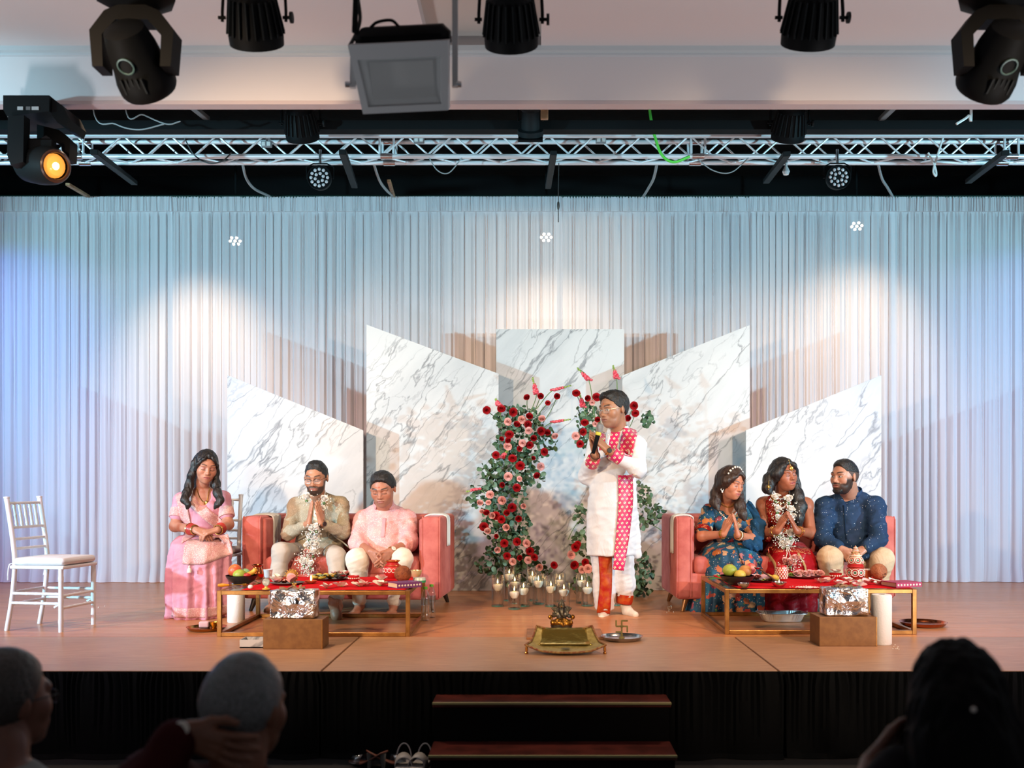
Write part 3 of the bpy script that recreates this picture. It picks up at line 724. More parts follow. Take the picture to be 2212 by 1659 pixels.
runner(-1.90, -.83, 6.79, 7.70, 'red cloth spread on the left coffee table', 1)
runner(1.36, 2.52, 6.89, 7.80, 'red cloth spread on the right coffee table', 2.3)
# ------------------------------------------------------------------ white chairs with bamboo-turned frames
CHW = M('white_lacquer', (.80, .80, .82), .35)
CUSH = M('white_cushion_cotton', (.80, .78, .78), .85, bump=(25, .4))
def turned(mb, p0, p1, r, rings, bumpy=.16):
    p0, p1 = Vector(p0), Vector(p1); n = rings*6+1; pts = []; rr = []
    for i in range(n):
        t = i/(n-1); pts.append(p0.lerp(p1, t)); f = (t*rings) % 1
        rr.append(r*(1+bumpy*math.exp(-((f-.5)/.10)**2)))
    return mb.tube(pts, rr, 10)
def chair(loc, rz, label):
    """faces +x"""
    t = empty('banquet_chair', loc, rz, label=label, cat='chair', group='white banquet chairs')
    w2, sh = .19, .445
    for s in (-1, 1):
        post = [(-.245, s*(w2-.012), 0), (-.205, s*(w2-.012), .22), (-.185, s*(w2-.012), sh), (-.20, s*(w2-.012), .62), (-.245, s*(w2-.012), .895)]
        P = spline(post, 6); MB().tube(P, [.0165]*(len(P)-1)+[.018], 10).build('leg', CHW, t)
        MB().lathe([(.013, 0), (.020, .006), (.020, .016), (.001, .02)], 12, c=(-.246, s*(w2-.012), .893)).build('finial', CHW, t)
        l = MB(); turned(l, (.165, s*w2, 0), (.165, s*w2, sh-.015), .0165, 3, .12); l.build('leg', CHW, t)
        for z in (.19, .255):
            m = MB(); turned(m, (-.205, s*(w2-.006), z), (.165, s*w2, z), .010, 5); m.build('stretcher', CHW, t)
        MB().bar((.15, s*w2, .185), (.115, s*w2, .165), .01, .012).build('corner_brace', CHW, t, smooth=False)
    for z in (.16, .24):
        m = MB(); turned(m, (.165, -w2, z), (.165, w2, z), .010, 6); m.build('stretcher', CHW, t)
        m = MB(); turned(m, (-.21, -w2+.012, z+.02), (-.21, w2-.012, z+.02), .010, 6); m.build('stretcher', CHW, t)
    rbx(MB(), (-.01, 0, sh-.012), (.40, .405, .024), .010).build('seat', CHW, t)
    rbx(MB(), (-.005, 0, sh+.026), (.385, .39, .05), .024, puff=.006).build('cushion', CUSH, t)
    for s in (-1, 1):
        MB().tube(spline([(-.19, s*.17, sh+.01), (-.215, s*.19, sh+.005), (-.22, s*.20, sh-.05), (-.225, s*.195, sh-.10)]), .004, 5).build('cushion_tie', CUSH, t)
    def back(z):
        return -.185-.06*max(0, (z-sh)/.45)**1.3
    for z in (.555, .62, .70, .865):
        m = MB(); turned(m, (back(z), -w2+.012, z), (back(z), w2-.012, z), .0095, 7); m.build('back_rail', CHW, t)
    for k in range(5):
        y = (k-2)*.056; m = MB(); turned(m, (back(.70), y, .70), (back(.865), y, .865), .0095, 3, .3); m.build('spindle', CHW, t)
    return t
chair((-3.305, 7.19, 0), math.radians(-9), 'empty white bamboo-style chair with a cushion at the left edge of the stage')
chair((W(443, 0, 8.15).x+.03, 8.17, 0), math.radians(-90), 'white bamboo-style chair under the woman in the pink sari')
# ------------------------------------------------------------------ smooth solid modelling: distance fields meshed by surface nets
def V3(p): return np.array([float(q) for q in p])
def _d(X, Y, Z, c): return X-c[0], Y-c[1], Z-c[2]
def rc(p0, p1, r0, r1=None, k=.012, flat=None, mode='u'):
    """tapered capsule; flat=(axis, factor) squashes the section"""
    p0, p1 = V3(p0), V3(p1); r1 = r0 if r1 is None else r1; ba = p1-p0; L2 = max(1e-9, ba@ba)
    def f(X, Y, Z):
        x, y, z = _d(X, Y, Z, p0)
        t = np.clip((x*ba[0]+y*ba[1]+z*ba[2])/L2, 0, 1)
        qx, qy, qz = x-t*ba[0], y-t*ba[1], z-t*ba[2]
        q2 = qx*qx+qy*qy+qz*qz
        if flat is not None:
            a, fa = V3(flat[0]), flat[1]; a = a/np.linalg.norm(a); qa = qx*a[0]+qy*a[1]+qz*a[2]
            return (np.sqrt(np.maximum(q2+qa*qa*(1/fa**2-1), 0))-(r0+(r1-r0)*t))*min(1, fa)**.5
        return np.sqrt(q2)-(r0+(r1-r0)*t)
    m = max(r0, r1); return (f, np.minimum(p0, p1)-m, np.maximum(p0, p1)+m, k, mode)
def el(c, r, R=None, k=.012, mode='u'):
    c = V3(c); r = V3(r); Rm = np.eye(3) if R is None else np.array(R)
    def f(X, Y, Z):
        x, y, z = _d(X, Y, Z, c)
        a = (Rm[0, 0]*x+Rm[1, 0]*y+Rm[2, 0]*z)/r[0]; b = (Rm[0, 1]*x+Rm[1, 1]*y+Rm[2, 1]*z)/r[1]; e = (Rm[0, 2]*x+Rm[1, 2]*y+Rm[2, 2]*z)/r[2]
        k0 = np.sqrt(a*a+b*b+e*e); k1 = np.sqrt((a/r[0])**2+(b/r[1])**2+(e/r[2])**2)
        return k0*(k0-1)/np.maximum(k1, 1e-6)
    m = np.abs(Rm) @ r; return (f, c-m, c+m, k, mode)
def fr(rows, k=.02, pleat=None, pw=2.0, rnd=.015, mode='u'):
    """stack of elliptic sections (z, cx, cy, a, b); pleat(theta, z) scales the radius"""
    rows = sorted(rows); A = np.array(rows, float); zlo, zhi = A[0, 0], A[-1, 0]
    def f(X, Y, Z):
        z1 = np.clip(Z, zlo, zhi)
        cx, cy, a, b = (np.interp(z1, A[:, 0], A[:, j]) for j in (1, 2, 3, 4))
        x, y = X-cx, Y-cy
        k0 = (np.abs(x/a)**pw+np.abs(y/b)**pw)**(1/pw)
        if pleat is not None: k0 = k0/pleat(np.arctan2(y/b, x/a), z1)
        d = (k0-1)*np.minimum(a, b)
        dz = np.maximum(Z-zhi, zlo-Z)
        return np.where((d > -rnd) & (dz > -rnd), np.sqrt(np.maximum(d+rnd, 0)**2+np.maximum(dz+rnd, 0)**2)-rnd, np.maximum(d, dz))
    lo = np.array([(A[:, 1]-A[:, 3]).min(), (A[:, 2]-A[:, 4]).min(), zlo]); hi = np.array([(A[:, 1]+A[:, 3]).max(), (A[:, 2]+A[:, 4]).max(), zhi])
    e = .12*(hi-lo) if pleat is not None else .02; e = e*np.array([1, 1, 0]) if pleat is not None else e
    return (f, lo-e, hi+e, k, mode)
def plane(p, n, keep=True, box=None, k=.001):
    """cuts away the side the normal points to, inside box (lo, hi) when given"""
    p = V3(p); n = V3(n); n = n/np.linalg.norm(n)
    def f(X, Y, Z): return -((X-p[0])*n[0]+(Y-p[1])*n[1]+(Z-p[2])*n[2])
    return (f, None if box is None else V3(box[0]), None if box is None else V3(box[1]), k, 's')
def vnoise3(x, y, z, seed=0):
    L = np.random.default_rng(seed).random((16, 16, 16)).astype(np.float32)
    xi, yi, zi = np.floor(x).astype(int), np.floor(y).astype(int), np.floor(z).astype(int)
    fx, fy, fz = x-xi, y-yi, z-zi; fx, fy, fz = fx*fx*(3-2*fx), fy*fy*(3-2*fy), fz*fz*(3-2*fz)
    def g(a, b, c): return L[(xi+a) % 16, (yi+b) % 16, (zi+c) % 16]
    def lp(a, b, t): return a+(b-a)*t
    return lp(lp(lp(g(0,0,0), g(1,0,0), fx), lp(g(0,1,0), g(1,1,0), fx), fy), lp(lp(g(0,0,1), g(1,0,1), fx), lp(g(0,1,1), g(1,1,1), fx), fy), fz)-.5
def sdf_arrays(prims, h=.006, fine=(), hf=.003, fold=None, pad=.012):
    """fine: list of (centre, half) boxes meshed with step hf"""
    lo = np.min([p[1] for p in prims if p[4] == 'u'], axis=0)-pad; hi = np.max([p[2] for p in prims if p[4] == 'u'], axis=0)+pad
    ax = []
    for a in range(3):
        iv = [(V3(c)[a]-hb[a], V3(c)[a]+hb[a]) for c, hb in fine]; q = [lo[a]]
        while q[-1] < hi[a]:
            st = hf if any(u <= q[-1] <= v for u, v in iv) else h
            q.append(q[-1]+st)
        ax.append(np.array(q))
    D = np.full([len(q) for q in ax], .3, np.float32)
    for f, l, u, k, mode in prims:
        if l is None: sl = [slice(0, len(q)) for q in ax]
        else:
            e = k+2.5*h if mode == 'u' else k+h
            sl = [slice(max(0, np.searchsorted(ax[a], l[a]-e)-1), min(len(ax[a]), np.searchsorted(ax[a], u[a]+e)+1)) for a in range(3)]
        X, Y, Z = ax[0][sl[0]][:, None, None], ax[1][sl[1]][None, :, None], ax[2][sl[2]][None, None, :]
        if X.size == 0 or Y.size == 0 or Z.size == 0: continue
        b = f(X, Y, Z); b = np.broadcast_to(b, (X.shape[0], Y.shape[1], Z.shape[2])).astype(np.float32); a = D[tuple(sl)]
        if mode == 'u':
            t = np.clip(.5+.5*(b-a)/k, 0, 1); D[tuple(sl)] = a*t+b*(1-t)-k*t*(1-t)
            D[tuple(sl)] = np.where(t >= 1, a, np.where(t <= 0, b, a*t+b*(1-t)-k*t*(1-t)))
        elif mode == 's':
            t = np.clip(.5-.5*(a+b)/k, 0, 1); D[tuple(sl)] = a*(1-t)-b*t+k*t*(1-t)
    if fold is not None:
        i, j, k = np.nonzero(np.abs(D) < .035)
        D[i, j, k] += fold(ax[0][i], ax[1][j], ax[2][k]).astype(np.float32)
    D[0], D[-1] = .3, .3; D[:, 0], D[:, -1] = .3, .3; D[:, :, 0], D[:, :, -1] = .3, .3
    S = D < 0; n = [s-1 for s in D.shape]
    cnt = np.zeros(n, np.uint8); offs = [(a, b, c) for a in (0, 1) for b in (0, 1) for c in (0, 1)]
    for a, b, c in offs: cnt += S[a:a+n[0], b:b+n[1], c:c+n[2]]
    I, J, K = np.nonzero((cnt > 0) & (cnt < 8))
    cv = np.stack([D[I+a, J+b, K+c] for a, b, c in offs], 1); P = np.zeros((len(I), 3)); W_ = np.zeros(len(I))
    for e0 in range(8):
        for e1 in range(e0+1, 8):
            df = np.array(offs[e1])-np.array(offs[e0])
            if np.abs(df).sum() != 1: continue
            d0, d1 = cv[:, e0], cv[:, e1]; m = (d0 < 0) != (d1 < 0); t = np.where(m, d0/np.where(m, d0-d1, 1), 0)
            P += m[:, None]*(np.array(offs[e0])+t[:, None]*df); W_ += m
    P /= W_[:, None]
    co = np.stack([ax[a][idx]+P[:, a]*(ax[a][idx+1]-ax[a][idx]) for a, idx in enumerate((I, J, K))], 1)
    ID = np.full(n, -1, np.int32); ID[I, J, K] = np.arange(len(I)); Q = []
    for a in range(3):
        s0 = [slice(0, -1) if q == a else slice(1, -1) for q in range(3)]; s1 = [slice(1, None) if q == a else slice(1, -1) for q in range(3)]
        A, B = S[tuple(s0)], S[tuple(s1)]; ch = np.nonzero(A != B); inside = A[ch]
        idx = [ch[q]+(0 if q == a else 1) for q in range(3)]; b, c = (a+1) % 3, (a+2) % 3
        def cell(db, dc):
            z = [idx[0].copy(), idx[1].copy(), idx[2].copy()]; z[b] -= db; z[c] -= dc; return ID[z[0], z[1], z[2]]
        q4 = np.stack([cell(1, 1), cell(0, 1), cell(0, 0), cell(1, 0)], 1)
        q4[~inside] = q4[~inside][:, ::-1]; Q.append(q4)
    return co, np.concatenate(Q)
def np_mesh(name, co, Q, mat, col=None, base=(0, 0, 0)):
    me = bpy.data.meshes.new(name); co = co-np.array(base)
    me.vertices.add(len(co)); me.vertices.foreach_set('co', co.astype(np.float32).ravel())
    me.loops.add(Q.size); me.loops.foreach_set('vertex_index', Q.astype(np.int32).ravel())
    me.polygons.add(len(Q)); me.polygons.foreach_set('loop_start', np.arange(0, Q.size, 4, dtype=np.int32)); me.polygons.foreach_set('loop_total', np.full(len(Q), 4, np.int32))
    me.update(calc_edges=True); me.polygons.foreach_set('use_smooth', np.ones(len(Q), bool))
    if col is not None:
        at = me.attributes.new('Col', 'FLOAT_COLOR', 'POINT'); at.data.foreach_set('color', np.concatenate([col, np.ones((len(col), 1))], 1).astype(np.float32).ravel())
    if mat is not None: me.materials.append(mat)
    me.validate(); return me
def relax(co, Q, it=2, lam=.5):
    e = np.concatenate([Q[:, [0, 1]], Q[:, [1, 2]], Q[:, [2, 3]], Q[:, [3, 0]]]); n = len(co)
    for _ in range(it):
        s = np.zeros_like(co); c = np.zeros(n)
        for a in range(3):
            s[:, a] = np.bincount(e[:, 0], co[e[:, 1], a], n)+np.bincount(e[:, 1], co[e[:, 0], a], n)
        c = np.bincount(e[:, 0], minlength=n)+np.bincount(e[:, 1], minlength=n)
        co = co+lam*(s/np.maximum(c, 1)[:, None]-co)
    return co
from mathutils.bvhtree import BVHTree
class Solid:
    def __init__(s, name, prims, mat, parent, base, h=.007, fine=(), hf=.003, fold=None, color=None, smooth=1, label=None):
        co, Q = sdf_arrays(prims, h, fine, hf, fold); co = relax(co, Q, smooth) if smooth else co
        s.co, s.Q = co, Q
        me = np_mesh(name, co, Q, mat, None if color is None else color(co), base)
        s.o = tag(link(bpy.data.objects.new(name, me), parent), label); s._b = None
    def front(s, x, z, y0=4.0, default=None):
        """depth of the first surface met going into the stage at (x, z)"""
        if s._b is None: s._b = BVHTree.FromPolygons(s.co.tolist(), s.Q.tolist())
        hit = s._b.ray_cast(Vector((x, y0, z)), Vector((0, 1, 0)))
        return hit[0].y if hit[0] is not None else default
def ribbon(name, solids, pts, widths, mat, parent, base, off=.006, n=24, m=7, thick=.003, default=8.0, sag=0):
    """cloth band laid on the front of solids; pts: (x, z) centre line"""
    C = spline([(p[0], 0, p[1]) for p in pts], max(2, n//max(1, len(pts)-1))); L = len(C); wd = np.interp(np.linspace(0, 1, L), np.linspace(0, 1, len(widths)), widths)
    P = np.zeros((L, m, 3)); last = default
    for i, c in enumerate(C):
        t = C[min(i+1, L-1)]-C[max(i-1, 0)]; t.normalize(); nx, nz = t.z, -t.x
        for j in range(m):
            u = (j/(m-1)-.5)*wd[i]; x, z = c.x+nx*u, c.z+nz*u
            ys = [y for y in (s.front(x, z) for s in solids) if y is not None]
            y = min(ys) if ys else last; last = y; P[i, j] = (x, y-off, z)
    if L > 4:
        for _ in range(2): P[1:-1, :, 1] = (P[:-2, :, 1]+P[2:, :, 1]+2*P[1:-1, :, 1])/4
    o = MB().grid(P-np.array(base)).build(name, mat, parent)
    md = o.modifiers.new('thick', 'SOLIDIFY'); md.thickness = thick; md.offset = 0
    return o
# ------------------------------------------------------------------ people: heads, hands, limbs
def mat_skin():
    t = NT('skin'); a = t.n('ShaderNodeAttribute', attribute_name='Col')
    t.set('Base Color', a.outputs['Color']); t.set('Roughness', .46)
    nz = t.noise(t.coord(), 160, 2); t.bump(nz.outputs[0], .06, .004); return t.m
SKIN = mat_skin()
def mat_hair(name, col, sc=(1, 1, .12)):
    t = NT(name); nz = t.noise(t.coord(scale=sc), 190, 3, .6)
    t.set('Base Color', t.ramp(nz.outputs[0], [(.3, tuple(c*.5 for c in col)), (.75, tuple(c*1.8 for c in col))])); t.set('Roughness', .38); t.bump(nz.outputs[0], .5, .01); return t.m
HAIR = mat_hair('black_hair', (.010, .008, .008)); HAIRB = mat_hair('dark_brown_hair', (.028, .013, .008)); HAIRS = mat_hair('short_black_hair', (.010, .009, .009), (1, 1, 1))
class Head:
    def __init__(s, c, yaw=0, pitch=0, roll=0, S=1.0, wide=1.0, fem=False):
        """yaw>0 turns the face to the image right, pitch>0 looks down"""
        s.c = Vector(c); s.S = S; s.wd = wide; s.fem = fem
        s.R = Matrix.Rotation(math.radians(yaw), 3, 'Z') @ Matrix.Rotation(math.radians(pitch), 3, 'X') @ Matrix.Rotation(math.radians(roll), 3, 'Y')
    def p(s, x, y, z): return s.c+s.R @ (Vector((x*s.wd, y, z))*s.S)
    def e(s, c, r, k=.012, mode='u', R=None):
        Rm = s.R if R is None else s.R @ R
        return el(s.p(*c), [r[0]*s.S*s.wd, r[1]*s.S, r[2]*s.S], np.array(Rm), k*s.S, mode)
    def r(s, a, b, r0, r1, k=.01): return rc(s.p(*a), s.p(*b), r0*s.S, r1*s.S, k*s.S)
    def skull(s, grow=0.0):
        g = grow
        return [s.e((0, .008, .028), (.077+g, .094+g, .086+g), .02), s.e((0, -.030, -.035), (.060+g, .058+g, .078+g), .03)]
    def lower(s, grow=0.0):
        g = grow; f = .86 if s.fem else 1
        return [s.e((0, -.035, -.070+.006*s.fem), (.050*f+g, .048+g, .040+g), .025), s.e((0, -.072, -.094+.007*s.fem), (.022*f+g, .017+g, .016+g), .02)]
    def prims(s, neck=None, nr=.050, mouth=0.0):
        P = s.skull()+s.lower()
        P += [s.e((q*.040, -.058, -.022), (.022, .022, .026), .02) for q in (-1, 1)]
        P += [s.e((0, -.077, .027), (.050, .014 if s.fem else .017, .012), .015)]
        P += [s.e((q*.031, -.096, .006), (.019, .014, .0115), .010, 's') for q in (-1, 1)]
        P += [s.e((q*.031, -.0735, .004), (.0155, .0155, .0135), .004) for q in (-1, 1)]
        P += [s.r((0, -.083, .016), (0, -.103, -.025), .0065, .0095 if s.fem else .0105, .010), s.e((0, -.104, -.028), (.0105, .011, .0095), .006)]
        P += [s.e((q*.0115, -.094, -.031), (.0085, .010, .0075), .006) for q in (-1, 1)]
        P += [s.e((0, -.071, -.058), (.036, .022, .024), .018)]
        P += [s.e((0, -.0940, -.0540), (.024, .009, .0062), .004), s.e((0, -.0920, -.0664-mouth*.6), (.020, .010, .0075), .004)]
        P += [s.e((0, -.102, -.0597-mouth*.3), (.0245 if not mouth else .014, .007, .0015+mouth*.5), .002, 's')]
        P += [s.e((q*.0775, .012, -.004), (.009, .019, .030), .006, R=Matrix.Rotation(q*.35, 3, 'Z')) for q in (-1, 1)]
        if neck is not None: P += [rc(s.p(0, .026, -.035), neck, (nr-.006*s.fem)*s.S, (nr-.006*s.fem)*s.S, .012), rc(s.p(0, .022, -.05), Vector(neck)*.5+s.p(0, .022, -.05)*.5, nr*.9*s.S, nr*.9*s.S, .02)]
        return P
    def cap(s, g=0.0): return [s.e((0, .010, .036), (.0805+g, .0925+g, .092+g), .01), s.e((0, .030, .012), (.074+g, .082+g, .082+g), .02)]
    def box(s): return (s.c, (.125*s.S, .135*s.S, .135*s.S))
    def local(s, co): return ((co-np.array(s.c)) @ np.array(s.R))/s.S/np.array([s.wd, 1, 1])
    def paint(s, co, col, lips, brow=(.02, .013, .011), beard=None, stubble=None, eyes='closed', bindi=None, makeup=None):
        L = s.local(co); x, y, z = np.abs(L[:, 0]), L[:, 1], L[:, 2]; fr_ = (y < -.045) & (y > -.128) & (np.abs(z) < .14) & (x < .09)
        def mixin(mask, c, a=1.0): 
            mm = (mask*a)[:, None]; col[:] = col*(1-mm)+np.array(c)*mm
        sm = lambda v, a, b: np.clip((v-a)/(b-a), 0, 1)
        warm = col.mean(0)
        mixin(fr_*np.exp(-((x-.042)/.02)**2-((z+.022)/.02)**2), warm*np.array([1.12, .85, .8]), .35)      # cheeks
        if stubble is not None: mixin(fr_*sm(-z, .038, .06)*(x < .065), stubble, .55)
        mixin(fr_*(np.exp(-((z+.0600)/(.0100-.16*x))**4-(x/.0265)**6)), lips, .95)
        mixin(fr_*(np.abs(z+.0597) < .0016)*(x < .0245), np.array(lips)*.35, .8)
        az = .0285+.006*np.sin(np.clip((x-.012)/.040, 0, 1)*PI*.75)
        mixin(fr_*np.exp(-((z-az)/(.0036 if s.fem else .0048))**4)*sm(x, .011, .015)*(1-sm(x, .047, .054)), brow, .95)
        if makeup is not None: mixin(fr_*np.exp(-((x-.031)/.017)**4-((z-.010)/.007)**4), makeup, .5)
        lz = -.0035+.0028*np.cos((x-.031)/.018*PI/2)*(-1)
        if eyes == 'closed':
            mixin(fr_*np.exp(-((z-lz)/.0028)**4)*(np.abs(x-.031) < .0170), (.012, .009, .008), .9)
        else:
            q = 1 if eyes == 'open' else .55
            eye = (np.abs(x-.031)/.0145)**2+((z-.003)/(.0060*q))**2
            mixin(fr_*(eye < 1.55), (.02, .012, .010), .85); mixin(fr_*(eye < .8), (.62, .58, .54), 1)
            mixin(fr_*((x-.031)**2+(z-.003)**2 < .0052**2)*(eye < 1.0), (.015, .010, .008), 1)
        mixin(fr_*np.exp(-((x-.008)/.004)**4-((z+.036)/.003)**4), warm*.35, .6)                               # nostrils
        if bindi is not None: mixin(fr_*((x/.0035)**2+((z-.045)/.006)**2 < 1), bindi, 1)
        if beard is not None:
            e = -.030-.02*sm(x, .05, .03); b = sm(-z, .040, .050)*(x < .072)*(y < .005)
            mo = (np.exp(-((z+.045)/.006)**4)*(x < .032))
            lipz = np.exp(-((z+.0615)/.0105)**4-(x/.027)**4)
            side = (x > .050)*sm(-z, .0, .02)*(y > -.06)*(y < .01)
            mm = np.clip(np.maximum(np.maximum(b, mo*fr_), side)*(1-lipz), 0, 1)*(z > -.125); mm = mm*(y > -.116)*(x < .08); mixin(mm, beard, .93)
        return col
def hand(w_, f, n, t, size=1.0, curl=(.15, .2, .2), spread=.0, thumb=.5, seed=0):
    """w_ wrist, f towards the fingertips, n out of the palm, t towards the thumb; curl: bend of each finger joint"""
    w_, f, n, t = Vector(w_), Vector(f).normalized(), Vector(n).normalized(), Vector(t)
    n = (n-f*n.dot(f)).normalized(); t = (t-f*t.dot(f)-n*t.dot(n)).normalized(); s = size; P = []
    offs = (.0285, .0095, -.0095, -.0270); lens = (.070, .079, .073, .057)
    for i, (o, L) in enumerate(zip(offs, lens)):
        kn = w_+f*(.088-.006*(i == 3)-.003*(i == 2))*s+t*o*s
        P.append(rc(w_+t*o*.55*s+f*.008*s, kn, .0125*s, .0105*s, .012*s))
        d = (f+t*spread*(1.5-i)*.5).normalized(); p = kn; r = .0092-.0010*(i == 3)
        for j, q in enumerate((.45, .31, .24)):
            a = curl[j]*(1+.12*((i*7+seed) % 3-1)); d = (d*math.cos(a)+n*math.sin(a)).normalized(); d2 = d
            p2 = p+d2*L*q*s; P.append(rc(p, p2, (r-.0006*j)*s, (r-.0006*(j+1))*s, .0025)); p = p2
            n = (n*math.cos(a)-f*0).normalized() if False else n
    b = w_+t*.018*s+f*.018*s+n*.004*s; a = w_+t*.044*s+f*.050*s+n*.014*s*(.4+thumb); e = a+(f*.8+t*(.45-.6*thumb)+n*.35*thumb).normalized()*.032*s; g = e+(f*.9+t*(.15-.5*thumb)+n*.25*thumb).normalized()*.025*s
    P += [rc(b, a, .0145*s, .0120*s, .012*s), rc(a, e, .0112*s, .0098*s, .004), rc(e, g, .0098*s, .0078*s, .004)]
    return P
def arm(sh, elb, wr, s=1.0, r=(.050, .041, .040, .027)):
    return [rc(sh, elb, r[0]*s, r[1]*s, .03), rc(elb, wr, r[2]*s, r[3]*s, .02)]
def person(loc, label):
    return empty('person', loc, label=label, cat='person')
def body_mesh(root, prims, head, skin, lips, h=.007, fine=(), paint=None, hf=.003, **kw):
    base = root.location
    def colr(co):
        c = np.tile(np.array(skin, float), (len(co), 1)); nz = vnoise3(co[:, 0]*60, co[:, 1]*60, co[:, 2]*60, 3)
        c *= (1+.10*nz)[:, None]; head.paint(co, c, lips, **kw)
        if paint: paint(co, c)
        return c
    return Solid('body', prims, SKIN, root, base, h, [head.box()]+list(fine), hf, color=colr, smooth=1)
def cap_hair(head, root, mat, region, grow=.014, extra=(), fold=None, h=.004, name='hair'):
    """hair following the skull, kept where the cutting planes leave it"""
    P = head.skull(grow)[:1]+list(extra)+list(region)
    return Solid(name, P, mat, root, root.location, h, fold=fold, smooth=1)
def hplane(head, p, n, box=None):
    return plane(head.p(*p), head.R @ Vector(n))
def frizz(amp, fr_=90, seed=2):
    return lambda x, y, z: amp*(vnoise3(x*fr_, y*fr_, z*fr_*.6, seed)+.5*vnoise3(x*fr_*2.1, y*fr_*2.1, z*fr_*1.2, seed+1))
def folds(amp=.006, sc=(22, 22, 9), seed=4, amp2=.0):
    return lambda x, y, z: amp*(vnoise3(x*sc[0]+z*4, y*sc[1], z*sc[2]+x*3, seed)*2)+(amp2*np.abs(vnoise3(x*9+z*13, y*9, z*26-x*11, seed+1))*2 if amp2 else 0)
# ------------------------------------------------------------------ fabrics
def mat_sequin(name, base, dot, scale=120, thr=.28, metal=.3, amount=.5, rough=.85, base2=None, dotrough=.5, nscale=12, sheen=.2):
    t = NT(name); v = t.coord()
    vo = t.n('ShaderNodeTexVoronoi', {'Vector': v, 'Scale': scale}); rnd = t.n('ShaderNodeSeparateColor', {0: vo.outputs['Color']}).outputs[0]
    m = t.math('MULTIPLY', t.math('LESS_THAN', vo.outputs['Distance'], thr), t.math('LESS_THAN', rnd, amount))
    b = srgb(base); b2 = srgb(base2) if base2 else tuple(c*.8 for c in b)
    nz = t.noise(v, nscale, 4).outputs[0]
    c = t.mix(t.ramp(nz, [(.35, (0,0,0)), (.65, (1,1,1))]), b, b2)
    t.set('Base Color', t.mix(m, c, srgb(dot))); t.set('Metallic', t.math('MULTIPLY', m, metal))
    t.set('Roughness', t.math('ADD', rough, t.math('MULTIPLY', m, dotrough-rough)))
    t.set('Specular IOR Level', .12); wrinkle(t)
    return t.m
def mat_floral():
    t = NT('blue_floral_organza'); v = t.coord()
    wob = t.noise(v, 24, 4, .7).outputs['Color']; vv = t.n('ShaderNodeVectorMath', {0: v, 1: t.n('ShaderNodeVectorMath', {0: wob, 'Scale': .085}, operation='SCALE').outputs[0]}, operation='ADD').outputs[0]
    base = t.ramp(t.noise(v, 7, 3).outputs[0], [(.3, srgb('#12253c')), (.5, srgb('#1f4a66')), (.7, srgb('#2c6f8c'))])
    vo = t.n('ShaderNodeTexVoronoi', {'Vector': vv, 'Scale': 15}); hue = t.n('ShaderNodeSeparateColor', {0: vo.outputs['Color']})
    fc = t.ramp(hue.outputs[0], [(0, srgb('#b03a3a')), (.25, srgb('#c98a4c')), (.45, srgb('#8f2f55')), (.65, srgb('#c9b08a')), (.85, srgb('#b0622f'))])
    m = t.math('MULTIPLY', t.math('LESS_THAN', vo.outputs['Distance'], .46), t.math('LESS_THAN', hue.outputs[1], .74))
    gr = t.n('ShaderNodeTexVoronoi', {'Vector': vv, 'Scale': 26}); gm = t.math('MULTIPLY', t.math('LESS_THAN', gr.outputs['Distance'], .25), t.math('LESS_THAN', t.n('ShaderNodeSeparateColor', {0: gr.outputs['Color']}).outputs[2], .3))
    c = t.mix(gm, base, srgb('#5d7d4a')); c = t.mix(m, c, fc)
    d = t.n('ShaderNodeTexVoronoi', {'Vector': v, 'Scale': 70}); dm = t.math('MULTIPLY', t.math('LESS_THAN', d.outputs['Distance'], .17), t.math('LESS_THAN', t.n('ShaderNodeSeparateColor', {0: d.outputs['Color']}).outputs[0], .35))
    c = t.mix(dm, c, (.85, .82, .75)); t.set('Base Color', c); t.set('Roughness', .6); t.set('Specular IOR Level', .25)
    t.bump(t.noise(t.coord(scale=(1, 1, .3)), 40, 2).outputs[0], .25, .01); return t.m
def mat_dots(name, base, dot, sx, sz, r, base2=None):
    """rows of round dots on a flat cloth (x, z)"""
    t = NT(name); c = t.n('ShaderNodeTexCoord'); s = t.n('ShaderNodeSeparateXYZ', {0: c.outputs['Object']})
    zr = t.math('DIVIDE', s.outputs[2], sz); row = t.math('FLOOR', zr); xo = t.math('ADD', t.math('DIVIDE', s.outputs[0], sx), t.math('MULTIPLY', row, .5))
    fx = t.math('SUBTRACT', t.math('FRACT', xo), .5); fz = t.math('SUBTRACT', t.math('FRACT', zr), .5)
    d = t.math('SQRT', t.math('ADD', t.math('POWER', t.math('MULTIPLY', fx, sx), 2.0), t.math('POWER', t.math('MULTIPLY', fz, sz), 2.0)))
    m = t.math('LESS_THAN', d, r); m2 = t.math('MULTIPLY', m, t.math('LESS_THAN', t.math('ABSOLUTE', t.math('ADD', fx, t.math('MULTIPLY', fz, .6))), .06))
    nz = t.noise(c.outputs['Object'], 6, 2).outputs[0]
    b = t.mix(t.ramp(nz, [(.4, (0,0,0)), (.6, (1,1,1))]), srgb(base), srgb(base2 or base))
    t.set('Base Color', t.mix(m2, t.mix(m, b, srgb(dot)), srgb('#8a5a2a'))); t.set('Roughness', .45); t.set('Sheen Weight', .2); return t.m
SARI = mat_sequin('pink_sari_silk', '#d79aaa', '#f3d9d4', 120, .14, .0, .10, .7, '#cf8d9f')
SARIB = mat_sequin('sequinned_pink_border', '#d8a9a4', '#f6e6dc', 230, .36, .1, .6, .7, '#c98d8c')
JACK = mat_sequin('glitter_beige_jacket', '#a59a86', '#d3c8b2', 190, .30, .0, .45, .8, '#a0957f')
GREYT = M('light_grey_trousers', srgb('#b5aca2'), .75, cloth=True)
PKUR = mat_sequin('pink_woven_kurta', '#dd9a9c', '#f6cfc8', 150, .36, .1, .5, .7, '#e6aca8')
